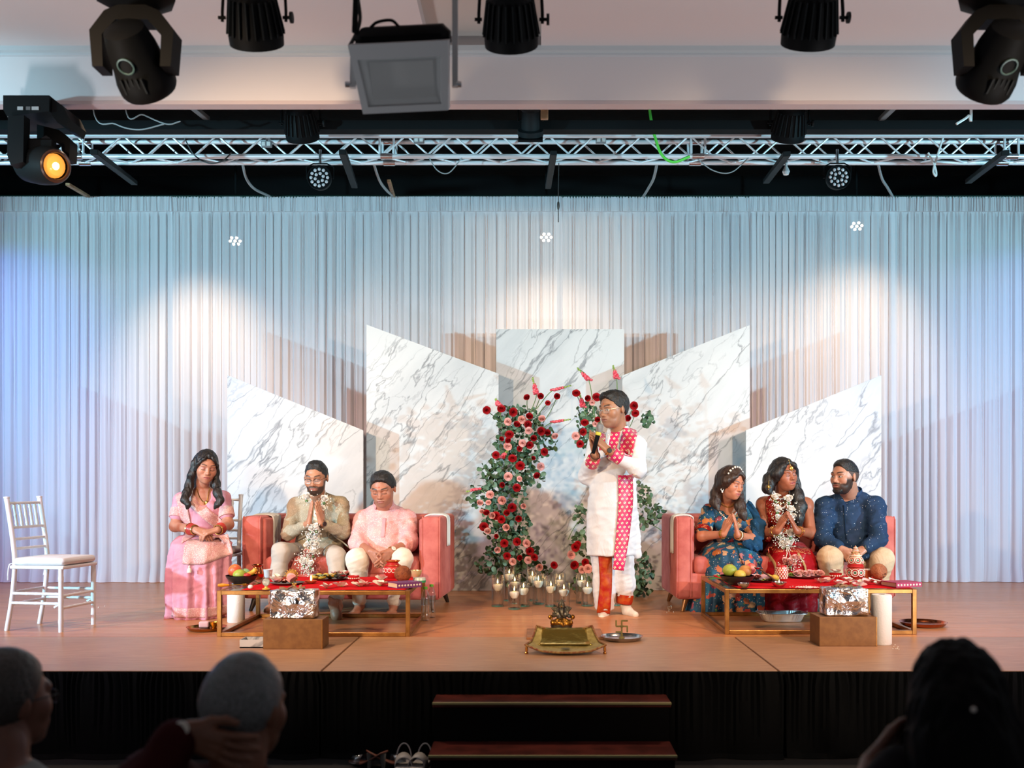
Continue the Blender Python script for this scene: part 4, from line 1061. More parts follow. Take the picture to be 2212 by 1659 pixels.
IVORY = M('ivory_cotton', srgb('#e6ddd0'), .8, cloth=True, vary=(9, '#ddd0bd'))
BKUR = mat_sequin('navy_dotted_kurta', '#20364f', '#c9d2da', 62, .15, .2, .40, .7, '#283d5c')
CREAM = M('cream_trousers', srgb('#cdb79a'), .75, cloth=True, vary=(8, '#c0a685'))
WKUR = M('white_cotton_kurta', (.68, .68, .70), .8, cloth=True, vary=(7, (.63, .64, .67)))
STOLE = mat_dots('magenta_dotted_silk', '#c3115f', '#e9d3b8', .037, .030, .0092, '#c91a4c')
REDBORD = M('red_gold_border', srgb('#a81d14'), .5, .0, vary=(22, '#b8551c'), spec=.3)
FLORAL = mat_floral()
BLUEDUP = mat_sequin('blue_organza', '#1d4a70', '#a9b8c4', 95, .13, .1, .3, .7, '#16374f')
REDL = mat_sequin('red_bridal_silk', '#a0151d', '#d9a35a', 60, .13, .8, .22, .4, '#8a0f18')
REDB = mat_sequin('red_gold_embroidery', '#9a1a1c', '#d8ae74', 110, .42, .7, .62, .45, '#7d1518')
LINT = M('pale_lining', srgb('#d9d0c0'), .7)
PEARL = M('pearl', (.8, .76, .68), .25); GLINT = M('gold_jewel', srgb('#e0b060'), .22, .9)
# ------------------------------------------------------------------ rose
def rose_mesh(name, mat, rings=((3, .10, .05, .80), (4, .24, .22, .82), (5, .40, .50, .74), (6, .56, .85, .60), (6, .66, 1.15, .42)), seed=1):
    """cupped petals in rings: (count, radius, lean, height); opens along +z"""
    r = random.Random(seed); mb = MB()
    for k, (cnt, rad, lean, hgt) in enumerate(rings):
        for i in range(cnt):
            ang = 2*PI*i/cnt+k*.7+r.uniform(-.15, .15); half = PI/cnt*1.35; P = np.zeros((5, 5, 3))
            for a in range(5):
                v = a/4
                for b in range(5):
                    q = b/2-1; wq = half*(.55+.45*math.sin(PI*(.15+.6*v))); th = q*wq
                    rr = rad*(.45+.55*v**.7)+math.sin(lean)*.30*v*v+.10*v**4*(lean > .3); rr *= 1-.06*q*q*v
                    z = -.35+(hgt+.10)*v*(1-.12*q*q)-math.sin(lean)*.18*v**3
                    P[a, b] = (rr*math.cos(th+ang), rr*math.sin(th+ang), z)
            mb.grid(P)
    mb.ball((0, 0, .05), (.12, .12, .38), 8, 6); mb.lathe([(.05, -.5), (.30, -.38), (.5, -.18)], 10)
    return mb.mesh(name, mat)
RR = M('red_rose', srgb('#a81019'), .55, vary=(40, '#860b13'), spec=.2); RP = M('pink_rose', srgb('#e6b0a8'), .6, vary=(30, '#dd958f'), spec=.2); RW = M('white_rose', (.95, .93, .88), .6, vary=(25, (.93, .86, .80)), spec=.2)
ROSE = rose_mesh('rose', RR); ROSE2 = rose_mesh('rose', RR, ((3, .12, .0, .85), (4, .26, .10, .88), (5, .42, .28, .86), (5, .54, .5, .72)), 4)
def rose(loc, d, s, mat, parent, name='rose', me=None):
    z = Vector(d).normalized(); R = rot_to(z) @ Matrix.Rotation(random.random()*6.28, 3, 'Z')
    return inst(name, me or ROSE, loc, R, s, parent, mat)
random.seed(7)
def tube_on(name, solid, pts, r, mat, parent, base, off=.003, n=4, default=None, beads=0):
    C = spline([(p[0], 0, p[1]) for p in pts], n); P = []; last = default
    for c in C:
        y = solid.front(c.x, c.z); y = last if y is None else y; last = y
        if y is not None: P.append(Vector((c.x, y-off, c.z))-Vector(base))
    mb = MB()
    if beads:
        for p in P[::beads]: mb.ball(p, r, 7, 5)
    else: mb.tube(P, r, 6)
    return mb.build(name, mat, parent)
def bangles(root, wr, elb, mats, r=.034, start=.02, step_=.011, name='bangle', rt=.0045):
    a = Vector(wr); d = (Vector(elb)-a).normalized(); R = np.array(rot_to(d))
    for i, m in enumerate(mats): MB().torus(a+d*(start+i*step_)-root.location, r+.0012*i, rt, 18, 6, R=R).build(name, m, root)
def row(py, xl, xr, d, b):
    a, c = W(xl, py, d), W(xr, py, d); return (a.z, (a.x+c.x)/2, d, (c.x-a.x)/2, b)
def chain(pts, rr, k=.015, flat=None): return [rc(a, b, r0, r1, k, flat) for a, b, r0, r1 in zip(pts[:-1], pts[1:], rr[:-1], rr[1:])]
def strands(seed, amp=.0045): return lambda x, y, z: amp*vnoise3(x*85+z*5, y*85, z*4, seed)*2+amp*.6*vnoise3(x*170+z*9, y*170, z*7, seed+1)
def watch(root, wr, elb, face=M('watch_face', (.75, .72, .62), .3), strap=GLINT, at=.02):
    a = Vector(wr); d = (Vector(elb)-a).normalized(); R = np.array(rot_to(d)); c = a+d*at-root.location
    o = MB().torus(c, .031, .006, 18, 6, R=R).build('watch_strap', strap, root)
    n = Vector((0, -1, .25)); n = (n-d*n.dot(d)).normalized()
    MB().lathe([(.017, 0), (.019, .006), (.017, .009), (.001, .009)], 16, R=np.array(rot_to(n)), c=c+n*.029).build('watch_dial', face, o)
def collar(root, c, rx, ry, h, mat, gap=28, tilt=.25, yaw=0, flare=.004, name='collar'):
    P = np.zeros((3, 30, 3)); R = Matrix.Rotation(yaw, 3, 'Z') @ Matrix.Rotation(tilt, 3, 'X')
    for j in range(30):
        a = math.radians(-90+gap+(360-2*gap)*j/29)
        for i in range(3): P[i, j] = Vector(c)-root.location+R @ Vector(((rx-flare*i)*math.cos(a), (ry-flare*i)*math.sin(a), h*i/2*(1 if 3 < j < 26 else .8)))
    o = MB().grid(P).build(name, mat, root); m = o.modifiers.new('thick', 'SOLIDIFY'); m.thickness = .006; return o
def trap(nb, sL, sR, r=.045, r2=.05): return [rc(nb, sL, r, r2, .03), rc(nb, sR, r, r2, .03)]
def glasses(p, hd, mat, browline=False):
    b = p.location
    for q in (-1, 1):
        pts = []
        for k in range(20):
            a = 2*PI*k/20; x = q*.033+.023*math.copysign(abs(math.cos(a))**.7, math.cos(a)); z = -.002+.0165*math.copysign(abs(math.sin(a))**.8, math.sin(a))
            pts.append(hd.p(x, -.107+abs(x)*.16, z)-b)
        o = MB().tube(pts, .0011, 5, closed=True).build('glasses_rim', M('thin_metal_rim', (.55, .5, .45), .3, .8) if browline else mat, p)
        mb = MB(); mb.add([tuple(v) for v in pts], [tuple(range(20))]); mb.build('lens', M('spectacle_lens', (.9, .9, .9), .05, alpha=.10), o)
        if browline: MB().tube(pts[1:10], .0024, 6).build('brow_bar', mat, o)
        MB().tube([hd.p(q*.056, -.098, .006)-b, hd.p(q*.080, -.03, .008)-b, hd.p(q*.083, .01, .006)-b], .0018, 5).build('temple', mat, p)
    MB().tube([hd.p(-.010, -.106, .002)-b, hd.p(0, -.109, .006)-b, hd.p(.010, -.106, .002)-b], .0013, 5).build('bridge', mat, p)
BANG = M('red_bangle', srgb('#b8403a'), .35)
# ================================================================== woman in the pink sari
def woman_sari():
    p = person((W(440, 0, 7.9).x, 7.95, 0), 'seated woman in a pink sari with long black hair, hands folded in her lap'); b = p.location
    hd = Head(W(445, 1009, 7.98), 27, 13, 6, 1.05, .98, True); nb = W(436, 1060, 8.06)
    sL, sR = W(391, 1080, 8.07), W(482, 1076, 8.07); eL, eR = W(378, 1137, 7.99), W(493, 1133, 7.99); wL, wR = W(423, 1145, 7.79), W(470, 1145, 7.78)
    P = hd.prims(nb)+trap(nb, sL, sR, .035, .045)+[fr([row(1062, 410, 465, 8.07, .06), row(1078, 396, 478, 8.07, .085), row(1110, 398, 476, 8.07, .10), row(1150, 402, 474, 8.09, .10)], .03)]
    P += arm(sL, eL, wL, .96)+arm(sR, eR, wR, .96)
    P += hand(wL, (.85, -.35, -.25), (.3, .4, -.8), (.2, -.3, .9), .98, (.5, .75, .5), thumb=.7)+hand(wR, (-.85, -.45, -.2), (-.3, .2, -.9), (-.2, -.3, .9), .98, (.55, .8, .5), thumb=.4)
    P += [rc(W(420, 1190, 8.1), W(412, 1205, 7.82), .05, .04), rc(W(455, 1190, 8.1), W(462, 1205, 7.82), .05, .04), rc(W(412, 1205, 7.82), W(410, 1315, 7.80), .04, .03), rc(W(462, 1205, 7.82), W(460, 1315, 7.80), .04, .03)]
    hc = (W(447, 1143, 7.75), (.085, .10, .06)); body = body_mesh(p, P, hd, srgb('#b57c64'), srgb('#ac5f5c'), fine=[hc], makeup=srgb('#9c6468'))
    Q = [fr([row(1072, 400, 472, 8.07, .085), row(1085, 392, 482, 8.07, .115), row(1110, 396, 478, 8.06, .125), row(1140, 400, 477, 8.07, .12), row(1172, 392, 486, 8.08, .13)], .02)]
    Q += trap(nb+Vector((0, .0, -.012)), sL, sR, .045, .055)
    for s_, e_, q in ((sL, eL, .60), (sR, eR, .64)): Q.append(rc(s_, s_.lerp(e_, q), .058, .057, .02))
    Q += [el(W(414, 1100, 7.99), (.048, .04, .05), k=.03), el(W(458, 1100, 7.99), (.048, .04, .05), k=.03)]
    Q.append(el(W(438, 1068, 7.97), (.052, .13, .085), k=.01, mode='s'))
    bl = Solid('blouse', Q, SARI, p, b, .006, fold=folds(.005, amp2=.006))
    for s_, e_, q in ((sL, eL, .52), (sR, eR, .56)):
        c = s_.lerp(e_, q); d = (e_-s_).normalized()
        MB().lathe([(.061, -.035), (.0625, -.03), (.0625, .03), (.061, .035)], 24, R=np.array(rot_to(d)), c=c-b).build('sleeve_border', SARIB, p)
    def pl(th, z):
        k = np.clip((.62-z)/.5, 0, 1); return 1+k*(.065*np.cos(13*th+1.2+2*np.sin(z*5))+.05*np.cos(7*th+z*3)+.03*np.cos(23*th))
    S = [fr([row(1334, 363, 492, 7.78, .20), row(1300, 364, 494, 7.79, .195), row(1240, 366, 497, 7.82, .20), row(1200, 368, 498, 7.86, .23), row(1172, 374, 497, 7.92, .22), row(1154, 390, 486, 8.02, .15)], .03, pl, 2.3)]
    sk = Solid('sari_skirt', S, SARI, p, b, .006, fold=folds(.007, (20, 20, 7), 8, .008))
    zz = lambda px, py, d=7.85: (W(px, py, d).x, W(px, py, d).z)
    ribbon('sari_hem_border', [sk], [zz(368, 1322, 7.62), zz(430, 1324, 7.6), zz(487, 1320, 7.62)], [.07, .07, .07], SARIB, p, b, .003, 40, 6)
    ribbon('sari_drape', [bl, sk], [zz(388, 1066, 8), zz(394, 1095, 7.95), zz(404, 1140, 7.95), zz(412, 1165)], [.08, .09, .075, .07], SARIB, p, b, .010, 30, 7)
    ribbon('sari_drape', [bl], [zz(407, 1070, 8), zz(432, 1097, 7.95), zz(458, 1122, 7.95), zz(476, 1142, 7.95)], [.065, .08, .085, .07], SARIB, p, b, .009, 30, 7)
    ribbon('sari_lap_border', [sk], [zz(402, 1192, 7.72), zz(440, 1190, 7.68), zz(492, 1176, 7.72)], [.17, .19, .15], SARIB, p, b, .008, 36, 10)
    MB().lathe([(.001, .03), (.008, .022), (.006, .012), (.016, 0), (.018, -.022), (.001, -.024)], 12, c=Vector(W(409, 1230, 7.575))-b).build('tassel', PEARL, p)
    tube_on('necklace', body, [zz(425, 1056, 8), zz(429, 1076, 7.95), zz(437, 1088, 7.9), zz(445, 1074, 7.95), zz(450, 1054, 8)], .0032, GLINT, p, b, .004)
    y = min(q for q in (body.front(*zz(438, 1088, 7.9)), bl.front(*zz(438, 1088, 7.9)), 9) if q); MB().ball(Vector((W(438, 1088, 7.9).x, y-.008, W(438, 1088, 7.9).z))-b, (.018, .007, .022), 12, 8).build('pendant', GLINT, p)
    order = [GLINT, BANG, BANG, BANG, BANG, BANG, GLINT]
    bangles(p, wL, eL, order, .036, .012); bangles(p, wR, eR, order[:6], .036, .008)
    hp = hd.cap(.005)+[hplane(hd, (0, -.064, .064), (0, -.86, -.5))]
    for q in (-1, 1): hp += chain([hd.p(q*.004-.008, -.062, .100), hd.p(q*.040, -.078, .072), hd.p(q*.068, -.055, .030), hd.p(q*.074, -.03, -.02)], [.006, .009, .012, .016], .012)
    for pts, rr in (([(429, 988, 7.96), (420, 1000, 7.95), (414, 1025, 7.95), (409, 1048, 7.97), (403, 1065, 7.93), (398, 1080, 7.89), (406, 1090, 7.87), (403, 1099, 7.87)], [.016, .022, .028, .034, .034, .028, .020, .008]),
                    ([(458, 988, 7.96), (463, 996, 7.97), (467, 1020, 8.0), (467, 1045, 7.98), (470, 1065, 7.93), (476, 1080, 7.90), (470, 1090, 7.88), (464, 1098, 7.88)], [.012, .018, .024, .030, .034, .028, .020, .008])):
        hp += chain([W(*t) for t in pts], [q*.9 for q in rr], .018)
    hp += chain([W(440, 1000, 8.06), W(436, 1060, 8.17)], [.08, .085], .03)
    Solid('hair', hp, HAIR, p, b, .0045, fold=strands(5), smooth=1)
woman_sari()
# ================================================================== young man in the glitter jacket
def groom():
    p = person((W(683, 0, 8.2).x, 8.2, 0), 'young bearded man with glasses in a beige glitter jacket, palms together'); b = p.location
    hd = Head(W(683, 1032, 8.26), -4, 14, 0, 1.11, 1.0); nb = W(683, 1072, 8.38)
    sL, sR = W(638, 1093, 8.40), W(737, 1091, 8.40); eL, eR = W(622, 1152, 8.25), W(743, 1150, 8.25); wL, wR = W(667, 1131, 8.06), W(695, 1131, 8.06)
    P = hd.prims(W(683, 1085, 8.39), .052)+[fr([row(1080, 650, 718, 8.4, .06), row(1095, 644, 729, 8.4, .08), row(1130, 648, 725, 8.42, .10), row(1185, 650, 722, 8.44, .10)], .03)]
    P += arm(sL, eL, wL)+arm(sR, eR, wR)
    P += hand(wL, (.17, -.10, 1), (1, .45, -.1), (.2, 1, 0), 1.06, (.03, .02, .02), thumb=.1)+hand(wR, (-.20, -.10, 1), (-1, .45, -.1), (-.2, 1, 0), 1.06, (.03, .02, .02), thumb=.1)
    kL, kR = W(608, 1192, 8.00), W(727, 1202, 8.00); aL, aR = W(592, 1306, 7.98), W(729, 1310, 7.80)
    P += [rc(W(655, 1200, 8.45), kL, .06, .045), rc(W(712, 1200, 8.45), kR, .06, .045), rc(kL, aL, .042, .034), rc(kR, aR, .042, .034)]
    P += [rc(aL, W(582, 1316, 7.86), .034, .026, .02), rc(W(582, 1316, 7.86), W(572, 1319, 7.80), .030, .018, .02)]
    hl = W(727, 1330, 7.60); P += [el(hl, (.032, .035, .035), k=.02), rc(aR, hl, .034, .03, .02), rc(hl, W(720, 1304, 7.59), .030, .040, .02, flat=((0, 1, 0), .55))]
    for i in range(5):
        q = W(712.5+i*4.6, 1294+abs(i-.2)*2.4, 7.58); P.append(rc(q, q+Vector((-.002, -.006, .014)), .0115-.001*i, .0095-.001*i, .004))
    body_mesh(p, P, hd, srgb('#b07b5f'), srgb('#b56f64'), fine=[(W(681, 1108, 8.03), (.06, .07, .11)), (W(721, 1310, 7.60), (.06, .06, .09))], beard=(.012, .009, .008))
    Q = [fr([row(1074, 660, 708, 8.39, .07), row(1084, 642, 731, 8.40, .10), row(1110, 638, 738, 8.40, .125), row(1150, 642, 736, 8.40, .135), row(1185, 634, 744, 8.40, .15), row(1203, 640, 745, 8.38, .16)], .02)]
    Q += trap(nb, sL+Vector((0, 0, .015)), sR+Vector((0, 0, .015)), .05, .05)
    for s_, e_, w_ in ((sL, eL, wL), (sR, eR, wR)): Q += [rc(s_, e_, .064, .054, .03), rc(e_, e_.lerp(w_, .80), .054, .043, .02)]
    Q += [el(W(683, 1082, 8.25), (.042, .10, .07), k=.012, mode='s')]
    jk = Solid('jacket', Q, JACK, p, b, .006, fold=folds(.004, (20, 20, 11), 6, .010))
    zz = lambda px, py, d=8.25: (W(px, py, d).x, W(px, py, d).z)
    ribbon('shirt_front', [jk], [zz(684, 1102), zz(683, 1130), zz(680, 1170)], [.05, .06, .08], LINT, p, b, .002, 20, 5)
    ribbon('jacket_edge', [jk], [zz(667, 1080), zz(672, 1110), zz(664, 1150), zz(632, 1172)], [.012, .012, .012, .012], LINT, p, b, .006, 24, 3)
    ribbon('jacket_edge', [jk], [zz(701, 1080), zz(696, 1110), zz(712, 1150), zz(748, 1185)], [.012, .012, .012, .012], LINT, p, b, .006, 24, 3)
    collar(p, W(683, 1070, 8.37), .078, .074, .045, JACK, 34, .25)
    T = [rc(W(655, 1195, 8.45), kL, .090, .073, .03), rc(W(712, 1195, 8.45), kR, .090, .073, .03), rc(kL, kL.lerp(aL, .90), .072, .056, .03), rc(kR, kR.lerp(aR, .78), .072, .056, .03)]
    Solid('trousers', T, GREYT, p, b, .006, fold=folds(.006, (16, 16, 9), 3, .006))
    hair = hd.cap(-.001)+[hplane(hd, (0, -.062, .066), (0, -.86, -.5)), hplane(hd, (0, -.01, .0), (0, -.35, -.94))]
    tuft = [hd.e((q*.024, -.030+i*.028, .104-.010*(i-.6)**2), (.024, .021, .018), .005) for q in (-1, 1) for i in range(4)]
    Solid('hair', hair+[hd.e((q*.028, .0, .085), (.030, .055, .028), .006) for q in (-1, 1)]+tuft, HAIRS, p, b, .004, fold=frizz(.008, 70, 4))
    glasses(p, hd, M('dark_frame', (.02, .015, .014), .3), True)
    watch(p, wR, eR, M('watch_black', (.02, .02, .02), .2), M('watch_strap_brown', srgb('#5a3a2a'), .5), .0)
groom()
# ================================================================== older man in pink
def older():
    p = person((W(826, 0, 8.15).x, 8.15, 0), 'older man in a pink kurta and white trousers, fingertips together between his knees'); b = p.location
    hd = Head(W(827, 1056, 8.14), -7, 21, -2, 1.11, 1.06); nb = W(829, 1092, 8.30)
    sL, sR = W(785, 1122, 8.32), W(880, 1120, 8.32); eL, eR = W(771, 1174, 8.16), W(886, 1172, 8.16); wL, wR = W(800, 1191, 7.95), W(844, 1191, 7.94)
    P = hd.prims(W(828, 1102, 8.31), .060)+[fr([row(1102, 795, 862, 8.32, .07), row(1120, 792, 870, 8.33, .09), row(1200, 794, 868, 8.4, .11)], .03)]
    P += arm(sL, eL, wL, 1.05)+arm(sR, eR, wR, 1.05)
    P += hand(wL, (.46, -.50, -.62), (.8, .5, -.15), (.2, -.5, .9), 1.06, (.12, .2, .2), .06, thumb=.05)+hand(wR, (-.46, -.50, -.62), (-.8, .5, -.15), (-.2, -.5, .9), 1.06, (.12, .2, .2), .06, thumb=.05)
    kL, kR = W(772, 1208, 7.96), W(868, 1208, 7.96); aL, aR = W(777, 1302, 8.05), W(850, 1302, 8.05)
    P += [rc(W(800, 1205, 8.42), kL, .07, .05), rc(W(850, 1205, 8.42), kR, .07, .05), rc(kL, aL, .05, .036), rc(kR, aR, .05, .036)]
    for a_, dx in ((aL, -.02), (aR, .0)):
        P += [rc(a_+Vector((0, .02, -.03)), a_+Vector((dx, -.10, -.062)), .036, .026, .02)]
        for i in range(5): P.append(rc(a_+Vector((dx+(i-2)*.015, -.09, -.066)), a_+Vector((dx*1.4+(i-2)*.018, -.165+.008*abs(i-1), -.075)), .013, .010, .008))
    body_mesh(p, P, hd, srgb('#aa7058'), srgb('#9b5a52'), fine=[(W(821, 1190, 7.88), (.09, .11, .08))], stubble=srgb('#8a6455'), bindi=srgb('#b8321f'))
    Q = [fr([row(1098, 800, 858, 8.31, .08), row(1110, 786, 876, 8.32, .115), row(1135, 780, 884, 8.32, .155), row(1170, 780, 884, 8.30, .19), row(1200, 774, 887, 8.30, .20)], .02)]
    Q += trap(nb, sL, sR, .055, .06)
    for s_, e_, w_ in ((sL, eL, wL), (sR, eR, wR)): Q += [rc(s_, e_, .072, .066, .03), rc(e_, e_.lerp(w_, .32), .064, .054, .02)]
    Q += [el(W(828, 1094, 8.13), (.034, .10, .07), k=.012, mode='s')]
    ku = Solid('kurta', Q, PKUR, p, b, .006, fold=folds(.007, (18, 18, 12), 9, .010))
    zz = lambda px, py, d=8.15: (W(px, py, d).x, W(px, py, d).z)
    COLP = M('kurta_placket_pink', srgb('#cf989c'), .8, cloth=True)
    ribbon('placket', [ku], [zz(829, 1120), zz(828, 1160)], [.028, .028], COLP, p, b, .003, 12, 4)
    collar(p, W(829, 1094, 8.29), .086, .086, .046, COLP, 40, .42)
    T = [rc(W(800, 1200, 8.42), kL, .095, .080, .03), rc(W(850, 1200, 8.42), kR, .095, .080, .03), rc(kL, kL.lerp(aL, .93), .079, .060, .03), rc(kR, kR.lerp(aR, .93), .079, .060, .03), el(W(825, 1208, 8.2), (.12, .15, .05), k=.04)]
    Solid('trousers', T, IVORY, p, b, .006, fold=folds(.007, (15, 15, 8), 5, .007))
    Solid('hair', hd.cap(.004)+[hd.e((0, -.018, .090), (.060, .058, .030), .02), hplane(hd, (0, -.060, .062), (0, -.88, -.46)), hplane(hd, (0, -.02, .012), (0, -.3, -.95))], HAIRS, p, b, .004, fold=frizz(.006, 90, 6))
    watch(p, wR, eR, at=.01)
older()
# ================================================================== standing man in white with the microphone
def priest():
    p = person((W(1330, 0, 7.85).x, 7.85, 0), 'standing man in a white kurta with a magenta dotted stole, holding a microphone'); b = p.location
    hd = Head(W(1325, 884, 7.78), -50, 9, 0, 1.12, 1.0); nb = W(1341, 932, 7.86)
    sL, sR = W(1289, 963, 7.98), W(1376, 962, 7.72); eL, eR = W(1268, 1028, 7.86), W(1377, 1012, 7.58); wL, wR = W(1286, 983, 7.57), W(1313, 974, 7.52)
    P = hd.prims(W(1339, 945, 7.86), .052)+[fr([row(940, 1305, 1370, 7.86, .06), row(965, 1290, 1372, 7.85, .09), row(1050, 1285, 1362, 7.85, .11), row(1150, 1285, 1362, 7.85, .10)], .03)]
    P += arm(sL, eL, wL)+arm(sR, eR, wR)
    f = Vector((-.66, -.10, .74)); P += hand(wL, (-.28, -.15, .95), (.75, -.3, .35), (.1, 1, .2), 1.08, (.05, .10, .10), thumb=.3)+hand(wR, (-.70, -.12, .72), (-.6, .7, -.6), (.3, .55, .6), 1.08, (.06, .12, .12), thumb=.3)
    aL, aR = W(1306, 1310, 7.88), W(1351, 1300, 7.92); P += [rc(W(1308, 1180, 7.86), aL, .07, .036), rc(W(1350, 1180, 7.86), aR, .07, .036)]
    body = body_mesh(p, P, hd, srgb('#a07054'), srgb('#8f5a4e'), fine=[(W(1287, 958, 7.5), (.10, .12, .10))], stubble=srgb('#8d6a58'), eyes='half', bindi=srgb('#c2401f'))
    # socks
    So = [rc(aR+Vector((0, .015, -.03)), aR+Vector((.015, -.03, -.07)), .040, .036, .02), rc(aR+Vector((.012, -.02, -.072)), aR+Vector((.062, -.135, -.083)), .036, .026, .02)]
    Solid('sock', So, M('cream_sock', (.72, .68, .62), .9, cloth=True), p, b, .005)
    So = [rc(aL+Vector((0, .015, -.03)), aL+Vector((-.01, -.02, -.068)), .038, .034, .02), rc(aL+Vector((-.01, -.02, -.062)), aL+Vector((-.03, -.115, -.074)), .034, .026, .02)]
    Solid('sock', So, MATS['cream_sock'], p, b, .005)
    def pl(th, z):
        k = np.clip((1.0-z)/.55, 0, 1); return 1+k*(.022*np.cos(5*th+.6)+.02*np.cos(9*th+1))
    Q = [fr([row(1200, 1266, 1372, 7.86, .155), row(1150, 1264, 1374, 7.86, .15), row(1080, 1268, 1376, 7.85, .15), row(1020, 1276, 1374, 7.85, .145), row(975, 1281, 1374, 7.85, .125), row(948, 1296, 1368, 7.85, .09), row(934, 1318, 1364, 7.86, .07)], .02, pl)]
    Q += trap(nb+Vector((0, 0, -.005)), sL, sR, .055, .055)
    for s_, e_, w_ in ((sL, eL, wL), (sR, eR, wR)): Q += [rc(s_, e_, .070, .068, .03), rc(e_, e_.lerp(w_, .72), .066, .046, .02)]
    Q += [rc(W(1366, 1100, 7.86), W(1380, 1200, 7.86), .015, .030, .04, flat=((0, 1, 0), .5))]
    ku = Solid('kurta', Q, WKUR, p, b, .006, fold=folds(.006, (16, 16, 6), 2, .010))
    for e_, w_ in ((eL, wL), (eR, wR)):
        c = e_.lerp(w_, .74); d = (w_-e_).normalized(); MB().lathe([(.044, -.045), (.053, -.043), (.049, .03), (.043, .032)], 22, R=np.array(rot_to(d)), c=c-b).build('cuff', STOLE, p)
    zz = lambda px, py, d=7.72: (W(px, py, d).x, W(px, py, d).z)
    ribbon('stole_end', [ku], [zz(1354, 1026, 7.6), zz(1352, 1080), zz(1346, 1150), zz(1335, 1231)], [.115, .115, .105, .082], STOLE, p, b, .010, 50, 9, .004)
    ribbon('stole_shoulder', [ku], [zz(1365, 921, 7.8), zz(1358, 945, 7.7), zz(1350, 985, 7.65)], [.115, .10, .085], STOLE, p, b, .010, 30, 8, .004)
    ribbon('yoke', [ku], [zz(1331, 928, 7.75), zz(1327, 950, 7.68), zz(1319, 992, 7.65)], [.068, .075, .055], STOLE, p, b, .005, 24, 7)
    ribbon('yoke', [ku], [zz(1303, 930, 7.8), zz(1303, 950, 7.72), zz(1303, 972, 7.68)], [.045, .06, .045], STOLE, p, b, .005, 20, 7)
    pk = ribbon('placket', [ku], [zz(1319, 925, 7.75), zz(1314, 950, 7.68), zz(1309, 985, 7.65)], [.028, .028, .026], WKUR, p, b, .008, 20, 4)
    for y_ in (938, 955, 972):
        yy = ku.front(*zz(1316-(y_-938)*.15, y_)); MB().ball(Vector((zz(1316-(y_-938)*.15, y_)[0], (yy or 7.7)-.014, zz(1316, y_)[1]))-b, .005, 8, 6).build('button', PEARL, pk)
    collar(p, W(1340, 934, 7.85), .072, .072, .046, WKUR, 8, .22, -.75)
    # wrapped trousers with red-gold borders
    def p2(th, z): return 1+.03*np.cos(8*th+z*6)+.03*np.cos(5*th)
    T = [fr([row(1318, 1283, 1326, 7.87, .075), row(1270, 1279, 1330, 7.87, .085), row(1185, 1276, 1332, 7.87, .10)], .02, p2), fr([row(1292, 1334, 1366, 7.91, .06), row(1262, 1326, 1372, 7.90, .085), row(1185, 1325, 1370, 7.87, .10)], .02, p2)]
    dh = Solid('dhoti', T, WKUR, p, b, .006, fold=folds(.007, (18, 18, 8), 7, .010))
    ribbon('dhoti_border', [dh], [zz(1308, 1198, 7.76), zz(1309, 1260, 7.78), zz(1304, 1326, 7.79)], [.105, .092, .10], REDBORD, p, b, .008, 40, 8)
    MB().lathe([(.058, -.035), (.063, -.02), (.066, .02), (.070, .035)], 22, R=np.array(rot_to((.12, 0, 1))), c=W(1349, 1294, 7.91)-b).build('dhoti_border', REDBORD, p)
    Solid('hair', hd.cap(.004)+[hd.e((-.010, -.038, .092), (.056, .042, .026), .02), hd.e((0, .05, .05), (.075, .06, .06), .02), hplane(hd, (0, -.062, .068), (0, -.86, -.5)), hplane(hd, (0, -.0, .0), (0, -.55, -.83))], HAIRS, p, b, .004, fold=frizz(.008, 70, 8))
    glasses(p, hd, M('thin_gold_rim', (.5, .38, .28), .3, .8))
    watch(p, wR, eR, M('watch_black', (.02, .02, .02), .2), GLINT, .0); bangles(p, wL, eL, [M('wood_beads', srgb('#4a2c1c'), .5)], .034, .005)
    # the microphone in his hands
    a, c = W(1297, 919, 7.455), W(1281, 980, 7.475); d = (a-c).normalized(); L = (a-c).length; R = np.array(rot_to(d))
    m = empty('microphone', c, label='black hand microphone with a silver mesh head held by the standing man', cat='microphone')
    MB().lathe([(.011, 0), (.013, .004), (.016, L*.55), (.019, L*.80)], 16, R=R).build('handle', BLKMET, m)
    MB().lathe([(.0195, L*.66), (.0205, L*.67), (.0205, L*.76), (.0195, L*.77)], 16, R=R).build('yellow_band', M('yellow_tape', srgb('#c9bf3a'), .5), m)
    MB().lathe([(.020, L*.78), (.026, L*.86), (.027, L*.96), (.022, L*1.04), (.001, L*1.08)], 18, R=R).build('mesh_head', M('grey_mesh', (.35, .36, .37), .4, .7, bump=(900, .6)), m)
priest()
